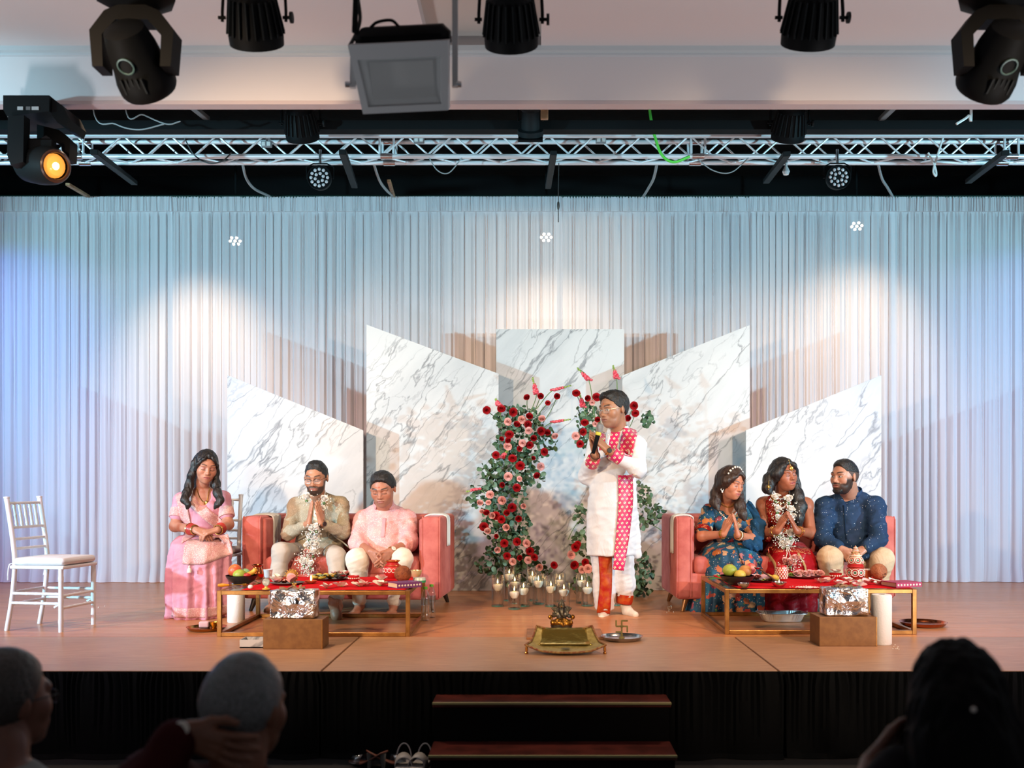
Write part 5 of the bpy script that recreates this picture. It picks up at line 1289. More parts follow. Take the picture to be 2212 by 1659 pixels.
# ================================================================== woman in blue
def woman_blue():
    p = person((W(1570, 0, 8.2).x, 8.2, 0), 'seated woman in a blue floral lehenga with a jewelled hairband, palms together'); b = p.location
    hd = Head(W(1578, 1044, 8.14), 38, 14, 4, 1.05, 1.0, True); nb = W(1573, 1086, 8.26)
    sL, sR = W(1532, 1105, 8.28), W(1618, 1108, 8.28); eL, eR = W(1516, 1158, 8.12), W(1626, 1165, 8.10); wL, wR = W(1562, 1154, 7.96), W(1594, 1156, 7.93)
    P = hd.prims(W(1572, 1092, 8.27))+trap(nb, sL, sR, .035, .048)+[fr([row(1092, 1548, 1600, 8.28, .06), row(1110, 1538, 1612, 8.28, .09), row(1170, 1545, 1606, 8.32, .10)], .03)]
    P += arm(sL, eL, wL, 1.0)+arm(sR, eR, wR, 1.0)+hand(wL, (.42, -.15, .9), (.75, .5, -.2), (-.3, .8, .2), 1.0, (.06, .08, .08), thumb=.2)+hand(wR, (-.22, -.12, 1), (-1, .3, -.1), (.2, 1, 0), 1.0, (.06, .08, .08), thumb=.2)
    P += [rc(W(1555, 1195, 8.3), W(1550, 1215, 8.05), .05, .04), rc(W(1595, 1195, 8.3), W(1600, 1215, 8.05), .05, .04), rc(W(1550, 1215, 8.05), W(1550, 1310, 8.08), .04, .03), rc(W(1600, 1215, 8.05), W(1600, 1310, 8.08), .04, .03)]
    body = body_mesh(p, P, hd, srgb('#b8775a'), srgb('#b25a56'), fine=[(W(1580, 1138, 7.92), (.07, .08, .09))], makeup=srgb('#8a5550'))
    Q = [fr([row(1100, 1545, 1604, 8.28, .085), row(1112, 1534, 1616, 8.28, .115), row(1135, 1538, 1612, 8.26, .13), row(1172, 1542, 1608, 8.28, .12)], .02)]+trap(nb+Vector((0, .01, -.035)), sL, sR, .035, .055)
    for s_, e_, q in ((sL, eL, .80), (sR, eR, .6)): Q.append(rc(s_, s_.lerp(e_, q), .064, .066, .02))
    Q += [el(W(1560, 1130, 8.17), (.05, .045, .05), k=.03), el(W(1598, 1130, 8.17), (.05, .045, .05), k=.03), el(W(1578, 1094, 8.16), (.055, .13, .075), k=.012, mode='s')]
    bl = Solid('blouse', Q, FLORAL, p, b, .006, fold=folds(.005, amp2=.007))
    c = sL.lerp(eL, .80); MB().lathe([(.066, -.02), (.0695, -.014), (.0695, .014), (.066, .02)], 24, R=np.array(rot_to((eL-sL).normalized())), c=c-b).build('sleeve_trim', PEARL if False else REDB, p)
    def pl(th, z):
        k = np.clip((.55-z)/.45, 0, 1); return 1+k*(.05*np.cos(12*th+.5)+.04*np.cos(7*th+2+z*4)+.025*np.cos(19*th))
    S = [fr([row(1327, 1478, 1652, 8.22, .33), row(1295, 1484, 1652, 8.24, .34), row(1240, 1494, 1650, 8.26, .34), row(1205, 1505, 1645, 8.24, .31), row(1185, 1518, 1634, 8.24, .26), row(1168, 1540, 1612, 8.28, .14)], .03, pl, 2.2)]
    sk = Solid('skirt', S, FLORAL, p, b, .006, fold=folds(.008, (18, 18, 6), 12, .010))
    zz = lambda px, py, d=8.1: (W(px, py, d).x, W(px, py, d).z)
    D_ = [rc(W(1618, 1092, 8.26), W(1640, 1135, 8.12), .036, .044, .03, flat=((0, 1, 0), .5)), rc(W(1636, 1135, 8.12), W(1634, 1178, 8.05), .044, .046, .03, flat=((0, 1, 0), .5)), rc(W(1634, 1178, 8.05), W(1612, 1172, 7.99), .038, .03, .03, flat=((0, 1, 0), .6))]
    Solid('dupatta', D_, BLUEDUP, p, b, .006, fold=lambda x, y, z: .022*vnoise3((x+z*.6)*42, y*20, (x+z)*5, 3))
    ribbon('dupatta_end', [sk, bl], [zz(1598, 1168, 8.0), zz(1612, 1200, 7.95), zz(1632, 1238, 7.95), zz(1646, 1265, 7.95)], [.05, .10, .12, .11], FLORAL, p, b, .012, 30, 8)
    tube_on('neckline_beads', bl, [zz(1544, 1082, 8.25), zz(1556, 1104, 8.15), zz(1576, 1124, 8.1), zz(1594, 1106, 8.15), zz(1602, 1092, 8.2)], .007, PEARL, p, b, .003, 8, beads=1, default=8.2)
    tube_on('necklace', body, [zz(1556, 1082, 8.2), zz(1566, 1092, 8.15), zz(1578, 1096, 8.15), zz(1590, 1088, 8.15)], .0055, GLINT, p, b, .004, 6, beads=1, default=8.15)
    ear = hd.p(-.082, .0, -.035)-b; e = MB(); e.ball(ear, .008, 8, 6); e.torus(ear+Vector((0, -.005, -.018)), .010, .003, 14, 5, R=np.array(rot_to((0, 1, 0)))); e.ball(ear+Vector((0, -.005, -.036)), (.007, .007, .010), 8, 6); e.build('earring', PEARL, p)
    bangles(p, wL, eL, [GLINT, GLINT], .033, .0); bangles(p, wR, eR, [GLINT, PEARL, GLINT], .033, .0)
    hp = hd.cap(.009)+[hplane(hd, (0, -.064, .064), (0, -.86, -.5)), hplane(hd, (0, -.03, -.02), (0, -.6, -.8))]
    for q in (-1, 1): hp += chain([hd.p(q*.004, -.062, .100), hd.p(q*.040, -.078, .070), hd.p(q*.068, -.055, .030), hd.p(q*.076, -.03, -.02)], [.006, .009, .012, .016], .012)
    hp += chain([hd.p(-.06, -.055, .055), hd.p(-.082, -.02, .02), W(1548, 1065, 8.2), W(1545, 1085, 8.17), W(1552, 1102, 8.12)], [.016, .026, .040, .034, .010], .032)
    hp += chain([hd.p(0, .06, .02), W(1560, 1060, 8.26), W(1550, 1085, 8.30), W(1540, 1110, 8.36)], [.07, .065, .05, .03], .03)
    hp += chain([hd.p(.07, .0, .0), W(1594, 1070, 8.2), W(1598, 1092, 8.12), W(1604, 1110, 8.08), W(1608, 1124, 8.06)], [.03, .034, .034, .026, .010], .032)
    Solid('hair', hp, HAIRB, p, b, .0045, fold=strands(15))
    hb = MB()
    for k in range(9):
        a = math.radians(-62+k*15.5); q = hd.p(math.sin(a)*.093, -.028, .028+math.cos(a)*.104)-b; hb.ball(q, .0075+.002*(k % 2), 8, 6)
    hb.build('hairband', PEARL, p)
woman_blue()
# ================================================================== bride
def bride():
    p = person((W(1695, 0, 8.2).x, 8.2, 0), 'bride in a red and gold lehenga with a forehead ornament, palms together'); b = p.location
    hd = Head(W(1693, 1027, 8.20), 24, -2, -5, 1.07, .98, True); nb = W(1690, 1070, 8.30)
    sL, sR = W(1649, 1089, 8.32), W(1741, 1090, 8.30); eL, eR = W(1645, 1152, 8.20), W(1751, 1152, 8.16); wL, wR = W(1679, 1147, 7.99), W(1721, 1147, 7.97)
    P = hd.prims(W(1690, 1078, 8.31), mouth=.008)+trap(nb, sL, sR, .035, .048)+[fr([row(1076, 1666, 1716, 8.32, .06), row(1096, 1656, 1734, 8.32, .09), row(1130, 1662, 1726, 8.32, .105), row(1170, 1664, 1724, 8.34, .10)], .03)]
    P += [el(W(1675, 1112, 8.23), (.05, .05, .05), k=.03), el(W(1713, 1112, 8.23), (.05, .05, .05), k=.03)]
    P += arm(sL, eL, wL, 1.04)+arm(sR, eR, wR, 1.04)+hand(wL, (.46, -.12, .85), (.85, .4, -.3), (-.2, .9, .2), 1.0, (.06, .08, .08), thumb=.2)+hand(wR, (-.44, -.12, .86), (-.9, .4, -.3), (.2, .9, .1), 1.0, (.06, .08, .08), thumb=.2)
    P += [rc(W(1675, 1195, 8.3), W(1672, 1215, 8.05), .05, .04), rc(W(1715, 1195, 8.3), W(1718, 1215, 8.05), .05, .04), rc(W(1672, 1215, 8.05), W(1675, 1310, 8.08), .04, .03), rc(W(1718, 1215, 8.05), W(1715, 1310, 8.08), .04, .03)]
    body = body_mesh(p, P, hd, srgb('#9a5c42'), srgb('#9c4a44'), fine=[(W(1700, 1130, 7.95), (.08, .08, .09))], makeup=srgb('#6e3d38'))
    Q = [fr([row(1102, 1660, 1728, 8.31, .115), row(1120, 1659, 1730, 8.31, .125), row(1150, 1664, 1724, 8.32, .115), row(1176, 1660, 1728, 8.34, .115)], .02), el(W(1675, 1113, 8.23), (.056, .056, .056), k=.02), el(W(1713, 1113, 8.23), (.056, .056, .056), k=.02), rc(W(1662, 1078, 8.30), W(1666, 1108, 8.22), .03, .035, .02), rc(W(1728, 1080, 8.30), W(1722, 1108, 8.22), .028, .03, .02)]
    Q.append(el(W(1694, 1086, 8.17), (.045, .13, .08), k=.012, mode='s'))
    bl = Solid('blouse', Q, REDB, p, b, .006, fold=folds(.004))
    def pl(th, z):
        k = np.clip((.60-z)/.45, 0, 1); return 1+k*(.035*np.cos(11*th+.5)+.03*np.cos(6*th+2))
    S = [fr([row(1322, 1646, 1762, 8.10, .22), row(1260, 1645, 1764, 8.12, .23), row(1215, 1648, 1762, 8.14, .24), row(1190, 1655, 1752, 8.18, .25), row(1168, 1664, 1730, 8.30, .14)], .03, pl, 2.4)]
    sk = Solid('skirt', S, REDL, p, b, .006, fold=folds(.007, (18, 18, 7), 22, .010))
    zz = lambda px, py, d=8.1: (W(px, py, d).x, W(px, py, d).z)
    ribbon('shawl', [bl], [zz(1665, 1079, 8.26), zz(1668, 1100, 8.2), zz(1672, 1135, 8.2), zz(1670, 1175, 8.15)], [.075, .085, .085, .08], REDB, p, b, .008, 34, 8)
    for pts in ([zz(1668, 1196, 7.95), zz(1678, 1225, 7.9), zz(1680, 1262, 7.9)], [zz(1722, 1194, 7.95), zz(1738, 1222, 7.9), zz(1746, 1262, 7.9)]):
        ribbon('gold_trim', [sk], pts, [.016, .016, .016], M('gold_braid', srgb('#c9a06a'), .45, .5, bump=(400, .6)), p, b, .006, 24, 3)
    ribbon('waist_trim', [sk, bl], [zz(1656, 1190, 8.05), zz(1695, 1183, 8.1), zz(1748, 1190, 8.05)], [.045, .04, .045], REDB, p, b, .006, 30, 4)
    tube_on('necklace', body, [zz(1668, 1068, 8.25), zz(1676, 1080, 8.2), zz(1690, 1088, 8.2), zz(1704, 1080, 8.2), zz(1710, 1066, 8.25)], .010, GLINT, p, b, .005, 7, beads=1, default=8.2)
    tube_on('necklace', body, [zz(1668, 1062, 8.25), zz(1680, 1074, 8.2), zz(1692, 1078, 8.2), zz(1704, 1072, 8.2)], .006, PEARL, p, b, .005, 8, beads=1, default=8.2)
    for w_, e_ in ((wL, eL), (wR, eR)): bangles(p, w_, e_, [GLINT, M('dark_red_bangle', srgb('#7c1d22'), .4), GLINT], .036, .03, .009)
    ear = W(1660, 1052, 8.12)-b; e = MB(); e.lathe([(.001, .02), (.012, .012), (.020, -.004), (.016, -.008), (.001, -.008)], 14, c=ear); e.ball(ear+Vector((0, 0, -.016)), .007, 8, 6); e.tube([ear, ear+Vector((.005, .01, .05))], .003, 5); e.build('earring', GLINT, p)
    t_ = MB()
    for k in range(6): t_.ball(hd.p(.0, -.075-.003*k, .108-.009*k)-b, .004, 7, 5)
    t_.ball(hd.p(0, -.100, .050)-b, (.012, .006, .014), 12, 8); t_.torus(hd.p(0, -.099, .050)-b, .015, .003, 16, 5, R=np.array(rot_to(hd.R @ Vector((0, -1, .2))))); t_.ball(hd.p(0, -.099, .030)-b, .005, 8, 6)
    t_.build('forehead_ornament', GLINT, p)
    hp = hd.cap(.011)+[hplane(hd, (0, -.064, .064), (0, -.86, -.5)), hplane(hd, (0, -.03, -.02), (0, -.6, -.8))]
    for q in (-1, 1): hp += chain([hd.p(q*.004, -.062, .102), hd.p(q*.040, -.078, .072), hd.p(q*.068, -.055, .030), hd.p(q*.076, -.03, -.02)], [.006, .009, .012, .016], .012)
    hp += chain([hd.p(-.055, -.06, .062), hd.p(-.083, -.03, .02), W(1662, 1035, 8.2), W(1658, 1055, 8.16), W(1662, 1064, 8.14)], [.016, .028, .042, .036, .014], .032)
    hp += chain([hd.p(.05, -.06, .065), hd.p(.080, -.02, .02), W(1717, 1045, 8.22), W(1722, 1070, 8.20), W(1728, 1095, 8.16), W(1725, 1120, 8.12), W(1728, 1145, 8.10)], [.014, .024, .036, .045, .046, .034, .012], .032)
    hp += chain([hd.p(0, .06, .02), W(1690, 1060, 8.36)], [.075, .07], .03)
    Solid('hair', hp, HAIR, p, b, .0045, fold=strands(25))
bride()
# ================================================================== man in blue
def man_blue():
    p = person((W(1845, 0, 8.2).x, 8.2, 0), 'bearded man in a navy blue kurta and cream trousers, head turned to the left'); b = p.location
    hd = Head(W(1824, 1030, 8.20), -56, 2, 0, 1.11, 1.02); nb = W(1838, 1066, 8.32)
    sL, sR = W(1783, 1096, 8.36), W(1891, 1096, 8.22); eL, eR = W(1777, 1163, 8.14), W(1897, 1163, 8.02); wL, wR = W(1817, 1186, 7.96), W(1866, 1186, 7.94)
    P = hd.prims(W(1838, 1080, 8.33), .062)+[fr([row(1080, 1805, 1868, 8.33, .07), row(1100, 1796, 1878, 8.33, .10), row(1190, 1800, 1876, 8.36, .12)], .03)]
    P += arm(sL, eL, wL, 1.1)+arm(sR, eR, wR, 1.1)+hand(wL, (.60, -.35, -.72), (.5, .3, -.1), (.6, -.5, .5), 1.06, (.25, .35, .3), thumb=.4)+hand(wR, (-.75, -.35, -.45), (-.3, .3, -.8), (-.3, -.6, .6), 1.06, (.35, .5, .4), thumb=.5)
    kL, kR = W(1793, 1206, 7.99), W(1905, 1208, 7.99); aL, aR = W(1812, 1312, 8.03), W(1890, 1312, 8.03)
    P += [rc(W(1815, 1200, 8.42), kL, .07, .05), rc(W(1870, 1200, 8.42), kR, .07, .05), rc(kL, aL, .05, .036), rc(kR, aR, .05, .036)]
    for a_ in (aL, aR): P += [rc(a_, a_+Vector((0, -.11, -.045)), .036, .024, .02)]
    body_mesh(p, P, hd, srgb('#b07f68'), srgb('#a5635a'), fine=[(W(1840, 1196, 7.88), (.10, .11, .08))], beard=(.014, .010, .009), eyes='open')
    Q = [fr([row(1076, 1810, 1866, 8.33, .09), row(1090, 1796, 1880, 8.33, .125), row(1120, 1790, 1888, 8.33, .165), row(1160, 1790, 1890, 8.31, .20), row(1195, 1788, 1892, 8.30, .21)], .02)]+trap(nb, sL, sR, .062, .066)
    for s_, e_, w_ in ((sL, eL, wL), (sR, eR, wR)): Q += [rc(s_, e_, .084, .074, .03), rc(e_, e_.lerp(w_, .80), .070, .052, .02)]
    Q += [rc(W(1790, 1185, 8.15), W(1780, 1232, 8.12), .06, .05, .03), el(W(1845, 1200, 8.12), (.20, .16, .045), k=.03), el(W(1832, 1076, 8.17), (.034, .09, .06), k=.012, mode='s')]
    ku = Solid('kurta', Q, BKUR, p, b, .006, fold=folds(.007, (18, 18, 12), 19, .010))
    zz = lambda px, py, d=8.15: (W(px, py, d).x, W(px, py, d).z)
    NAVY = M('navy_trim', srgb('#16283e'), .85, spec=.1)
    ribbon('placket', [ku], [zz(1829, 1092), zz(1828, 1130), zz(1827, 1165)], [.010, .010, .010], NAVY, p, b, .003, 16, 3)
    collar(p, W(1839, 1067, 8.31), .090, .088, .044, BKUR, 24, .32, -.3)
    T = [rc(W(1815, 1198, 8.42), kL, .10, .092, .03), rc(W(1870, 1198, 8.42), kR, .10, .092, .03), rc(kL, kL.lerp(aL, .93), .088, .058, .03), rc(kR, kR.lerp(aR, .93), .088, .058, .03), el(W(1848, 1215, 8.2), (.14, .15, .05), k=.04)]
    Solid('trousers', T, CREAM, p, b, .006, fold=folds(.007, (15, 15, 8), 25, .007))
    Solid('hair', hd.cap(.0)+[hd.e((0, -.012, .088), (.058, .068, .036), .012), hplane(hd, (0, -.062, .066), (0, -.88, -.46)), hplane(hd, (0, -.0, .034), (0, -.15, -.98))], HAIRS, p, b, .004, fold=frizz(.004, 110, 9))
    FADE = M('faded_hair', srgb('#4a3a34'), .7)
    Solid('hair_fade', hd.cap(-.001)+[hplane(hd, (0, -.01, .0), (0, -.75, -.66)), hplane(hd, (0, .0, .036), (0, .1, .99))], FADE, p, b, .004)
    Bd = hd.lower(.004)+[hd.e((0, -.080, -.082), (.030, .020, .034), .02), hplane(hd, (0, -.05, -.074), (0, -.35, .93)), hplane(hd, (0, .0, -.08), (0, 1, 0))]
    Solid('beard', Bd, HAIRS, p, b, .004, fold=frizz(.004, 110, 9))
    watch(p, wR, eR, M('watch_dark_dial', (.05, .06, .05), .2), GLINT, .006); bangles(p, wL, eL, [M('orange_thread', srgb('#c85a2c'), .6)], .034, .015)
man_blue()
# ------------------------------------------------------------------ flowers
def mat_thin(name, tint, gloss=.02, mixf=.10):
    t = NT(name); t.t.nodes.remove(t.b)
    tp = t.n('ShaderNodeBsdfTransparent', {0: (*tint, 1)}); g = t.n('ShaderNodeBsdfGlossy', {0: (1, 1, 1, 1), 1: gloss})
    lw = t.n('ShaderNodeLayerWeight', {0: .35}); f = t.math('ADD', t.math('MULTIPLY', lw.outputs['Facing'], .55), mixf*.3)
    m = t.n('ShaderNodeMixShader', {0: f, 1: tp.outputs[0], 2: g.outputs[0]}); t.t.links.new(m.outputs[0], t.out.inputs[0]); return t.m
THIN = mat_thin('clear_vase_glass', (.985, .993, .99)); WATER = mat_thin('vase_water', (.985, .993, .99), .02, .03)
LEAFM = M('eucalyptus_leaf', srgb('#66856a'), .55, vary=(14, '#4c6b50')); LEAFD = M('dark_leaf', srgb('#3d5a40'), .6, vary=(20, '#557550')); STEM = M('green_stem', srgb('#5d7a45'), .6)
LIMEB = M('lime_buds', srgb('#8fa650'), .6); CORAL = M('coral_snapdragon', srgb('#d2384e'), .5, vary=(30, '#e0646e'))
def leaf_me(name, mat, wd=.9):
    v = [(0, 0, 0)]; n = 10
    for k in range(n):
        a = 2*PI*k/n; x, y = .5-.5*math.cos(a), .5*wd*math.sin(a); v.append((x, y, .10*(4*y*y)+.06*math.sin(PI*x)))
    v.append((.5, 0, -.02)); return MB().add(v, [(1+k, 1+(k+1) % n, n+1) for k in range(n)]).mesh(name, mat)
LEAF = leaf_me('leaf', LEAFM); LEAF2 = leaf_me('leaf', LEAFD, .7)
def rdir(r, fwd=.6):
    d = Vector((r.gauss(0, 1), r.gauss(0, 1)-fwd, r.gauss(0, 1))); return d.normalized()
def arrangement(label, x0, d0, blobs, roses, spikes, nleaf, nstuff, seed, stems):
    r = random.Random(seed); base = Vector((W(x0, 0, d0).x, d0, 0)); t = empty('flower_arrangement', base, label=label, cat='flowers', group='rose and eucalyptus arrangements')
    tot = sum(b[4] for b in blobs)
    def pick(front):
        k = r.random()*tot
        for b in blobs:
            k -= b[4]
            if k <= 0: break
        while True:
            u, v = r.uniform(-1, 1), r.uniform(-1, 1)
            if u*u+v*v < 1: break
        dep = d0+r.uniform(-.17, -.03) if front else d0+r.uniform(-.08, .20); e = 1-(u*u+v*v)
        p = W(b[0]+u*b[2], b[1]+v*b[3], d0); return Vector((p.x, d0+(dep-d0)*(.4+.6*e), max(.02, p.z)))-base
    for i in range(nleaf):
        p = pick(True); z = rdir(r, 1.1); R = rot_to(z) @ Matrix.Rotation(r.random()*6.28, 3, 'Z'); s = r.uniform(.036, .062)
        inst('leaf', LEAF if r.random() < .75 else LEAF2, p-(R @ Vector((s/2, 0, 0))), R, s, t)
    lv = np.array([v.co[:] for v in LEAF.vertices]); lf = [tuple(f.vertices) for f in LEAF.polygons]; mb = MB()
    for i in range(nstuff):
        R = np.array(rot_to(rdir(r, .3)) @ Matrix.Rotation(r.random()*6.28, 3, 'Z')); mb.add(lv*r.uniform(.03, .055) @ R.T+np.array(pick(False)), lf)
    mb.build('foliage', LEAFD, t, kind='stuff')
    for (px, py, k) in roses:
        p = W(px, py, d0-.17-r.uniform(0, .04)); dd = Vector((r.uniform(-.5, .5), -1, r.uniform(-.2, .6)))
        m = {'R': RR, 'P': RP}[k[0]]; rose(p-base, dd, r.uniform(.033, .041)*(.75 if 's' in k else 1), m, t, 'rose', ROSE if r.random() < .6 else ROSE2)
    for (a, b_, c) in spikes:      # stem start, blossom start, tip
        A, B, C = (W(*q, d0-.10) for q in (a, b_, c)); sp = MB().tube([q-base for q in spline([A, B, C], 6)], .004, 6).build('snapdragon_stem', STEM, t)
        fl = MB(); n = 17
        for i in range(n):
            u = i/n; q = B.lerp(C, u*.62)-base; a_ = i*2.4; o = Vector((math.cos(a_), math.sin(a_)*.8, .2))*(.018*(1-u*.5)); fl.ball(q+o, (.018*(1-.55*u), .016*(1-.55*u), .012), 7, 5)
        fl.build('blossoms', CORAL, sp)
        fl = MB()
        for i in range(9):
            u = .6+.4*i/9; q = B.lerp(C, u)-base; a_ = i*2.4; fl.ball(q+Vector((math.cos(a_), math.sin(a_), 0))*.006, (.006, .006, .008), 6, 4)
        fl.build('buds', LIMEB, sp)
    for a, b_ in stems: MB().tube([q-base for q in spline([W(*a, d0), W((a[0]+b_[0])/2+r.uniform(-4, 4), (a[1]+b_[1])/2, d0-.03), W(*b_, d0-.12)], 5)], .0035, 5).build('stem', STEM, t)
    return t
Z1 = [(208,338,'R'),(300,328,'R'),(375,350,'R'),(462,260,'R'),(548,250,'R'),(650,250,'R'),(592,292,'Rs'),(475,378,'R'),(395,430,'R'),(468,428,'R'),(340,410,'P'),(430,398,'P'),(555,393,'P'),(472,466,'P'),(552,470,'R'),(590,480,'R'),(638,505,'P'),(503,515,'R'),(350,490,'R'),(300,520,'Rs'),(432,545,'P'),(478,557,'R'),(345,530,'R'),(340,565,'P'),(570,600,'R'),(265,620,'R'),(418,687,'R'),(370,640,'R'),(548,692,'P'),(343,755,'P'),(413,770,'Ps'),(525,752,'R'),(397,825,'R'),(308,808,'R'),(228,868,'P'),(303,905,'P'),(165,922,'P'),(218,918,'Ps'),(440,940,'P'),(208,985,'R'),(367,950,'R'),(178,975,'Ps'),(335,985,'R'),(300,1025,'R'),(408,1020,'R'),(265,1000,'R'),(243,1000,'P'),(190,1070,'R'),(330,1075,'P'),(213,1100,'P'),(270,1130,'Rs'),(318,1175,'R'),(398,1165,'R'),(458,1175,'P'),(275,1215,'P'),(480,1225,'R'),(418,1268,'R'),(508,1262,'R'),(370,1290,'P'),(468,1280,'P'),(335,1255,'R'),(540,1325,'P'),(632,1312,'R'),(415,580,'Rs'),(500,640,'Rs')]
def zc_(l): return [(980+x/2.91, 770+y/2.91, k) for x, y, k in l]
def zs(l): return [tuple((980+x/2.91, 770+y/2.91) for x, y in q) for q in l]
arrangement('tall curving arrangement of red and pink roses with eucalyptus left of the standing man', 1112, 9.10,
    [(1120, 905, 48, 30, 3), (1135, 955, 66, 42, 5), (1110, 1010, 52, 40, 4), (1078, 1070, 66, 38, 5), (1092, 1130, 56, 40, 4.5), (1105, 1190, 52, 40, 4.5), (1125, 1235, 66, 34, 3), (1055, 1215, 28, 26, .8), (1155, 1030, 24, 24, .8), (1060, 1020, 26, 24, .8)],
    zc_(Z1), zs([((480,360),(520,240),(495,130)), ((520,330),(620,215),(738,182)), ((300,400),(285,310),(262,265)), ((560,450),(620,415),(735,395)), ((200,860),(150,835),(78,850)), ((250,620),(300,640),(340,590))]), 285, 1300, 3,
    [q for q in zs([((300,420),(210,345)), ((500,370),(545,255)), ((560,420),(650,255)), ((520,380),(592,295)), ((470,350),(462,265))])])
Z2 = [(770,230,'R'),(840,262,'R'),(900,255,'R'),(823,415,'R'),(905,398,'R'),(768,500,'P'),(795,550,'R'),(815,475,'R'),(1133,310,'R'),(1142,357,'R'),(1098,390,'R'),(890,425,'Ps'),(765,1200,'R'),(740,1247,'P'),(760,1312,'R'),(828,1295,'R'),(808,1340,'P'),(845,1335,'P'),(780,1180,'Rs'),(870,290,'Ps')]
arrangement('tall arrangement of red roses and eucalyptus standing behind the man in white', 1330, 9.12,
    [(1268, 905, 26, 34, 3), (1262, 950, 18, 20, 1), (1300, 1000, 30, 60, 2), (1330, 1120, 40, 90, 3), (1390, 1090, 16, 55, 2), (1415, 1110, 22, 20, 1), (1255, 1170, 18, 36, 1.5), (1280, 1225, 34, 34, 2), (1388, 1235, 20, 36, 2), (1378, 1275, 26, 14, 1.6), (1400, 905, 14, 16, .8), (1246, 1265, 14, 18, .8), (1254, 1110, 12, 24, .6)],
    zc_(Z2), zs([((890,420),(850,150),(775,70)), ((1030,400),(1025,140),(1000,55)), ((850,420),(815,320),(790,230))]), 200, 600, 9, [q for q in zs([((880,420),(770,235)), ((900,420),(840,268)), ((1050,500),(1133,315)), ((1060,520),(1142,360)), ((720,1150),(800,1020)), ((1250,1060),(1310,1100))])])
# garlands
BREATH = M('tiny_white_blossom', (.72, .72, .66), .7); GREENC = M('green_calyx', srgb('#5a7d4e'), .6)
def garland(label, pts, d, ssz, tail, breath_seed, cords):
    base = W(pts[0][0], pts[0][1], d); g = empty('flower_garland', base, label=label, cat='garland', group='white rose garlands'); r = random.Random(breath_seed); mb = MB(); gr = MB()
    for px, py, dd, k in pts:
        p = W(px, py, dd); rose(p-base, (r.uniform(-.5, .5), -.55, r.uniform(.5, 1.0)), ssz*r.uniform(.92, 1.1), RW if k == 'W' else RP, g, 'white_rose', ROSE2)
        for i in range(26):
            q = Vector((r.gauss(0, 1), r.gauss(0, .6)-.3, r.gauss(0, .8)-.7)); q = q.normalized()*r.uniform(.8, 1.5)*ssz*1.05; mb.ball(p-base+q, r.uniform(.0035, .006), 5, 3)
        gr.ball(p-base+Vector((0, .005, -ssz*.75)), (ssz*.28, ssz*.28, ssz*.28), 8, 6)
    for px, py, dd in tail:
        for i in range(40): mb.ball(W(px, py, dd)-base+Vector((r.gauss(0, .02), r.gauss(0, .012), r.gauss(0, .028))), r.uniform(.003, .0055), 5, 3)
    mb.build('babys_breath', BREATH, g, kind='stuff'); gr.build('calyxes', GREENC, g, kind='stuff')
    for c in cords: MB().tube([W(*q)-base for q in c], .003, 5).build('cord', PEARL, g)
garland('white rose garland around the neck of the man in the beige jacket', [(662, 1073, 8.15, 'W'), (700, 1078, 8.15, 'W'), (694, 1100, 8.11, 'W'), (672, 1141, 8.04, 'W'), (683, 1139, 8.03, 'W'), (667, 1157, 8.10, 'W'), (681, 1162, 8.09, 'W'), (665, 1177, 8.09, 'W'), (679, 1178, 8.08, 'W'), (662, 1196, 8.02, 'P'), (676, 1193, 8.02, 'W'), (656, 1214, 7.97, 'W'), (670, 1218, 7.95, 'W')], 8.1, .045,
        [(664, 1232, 7.95), (664, 1239, 7.94), (660, 1206, 7.97), (648, 1203, 7.98)], 4, [[(662, 1073, 8.16), (668, 1058, 8.26)], [(700, 1078, 8.16), (703, 1060, 8.28)], [(694, 1100, 8.13), (688, 1130, 8.06), (676, 1160, 8.10), (670, 1190, 8.06), (665, 1215, 7.98)]])
garland('white rose garland around the neck of the bride', [(1676, 1074, 8.14, 'W'), (1704, 1078, 8.14, 'W'), (1679, 1099, 8.12, 'W'), (1708, 1101, 8.12, 'W'), (1681, 1120, 8.10, 'W'), (1712, 1119, 8.10, 'W'), (1684, 1149, 8.02, 'W'), (1708, 1153, 8.02, 'W'), (1685, 1162, 8.05, 'W'), (1706, 1166, 8.05, 'W'), (1692, 1176, 8.03, 'W'), (1701, 1174, 8.02, 'W'), (1697, 1213, 7.90, 'P'), (1708, 1216, 7.88, 'P'), (1718, 1207, 7.90, 'P')], 8.1, .046,
        [(1688, 1170, 8.03), (1704, 1160, 8.05)], 8, [[(1676, 1074, 8.15), (1672, 1060, 8.24)], [(1704, 1078, 8.15), (1708, 1060, 8.24)], [(1699, 1180, 8.03), (1700, 1196, 7.95), (1697, 1210, 7.91)], [(1700, 1180, 8.03), (1706, 1196, 7.94), (1709, 1212, 7.89)], [(1701, 1180, 8.03), (1712, 1194, 7.95), (1718, 1205, 7.91)]])
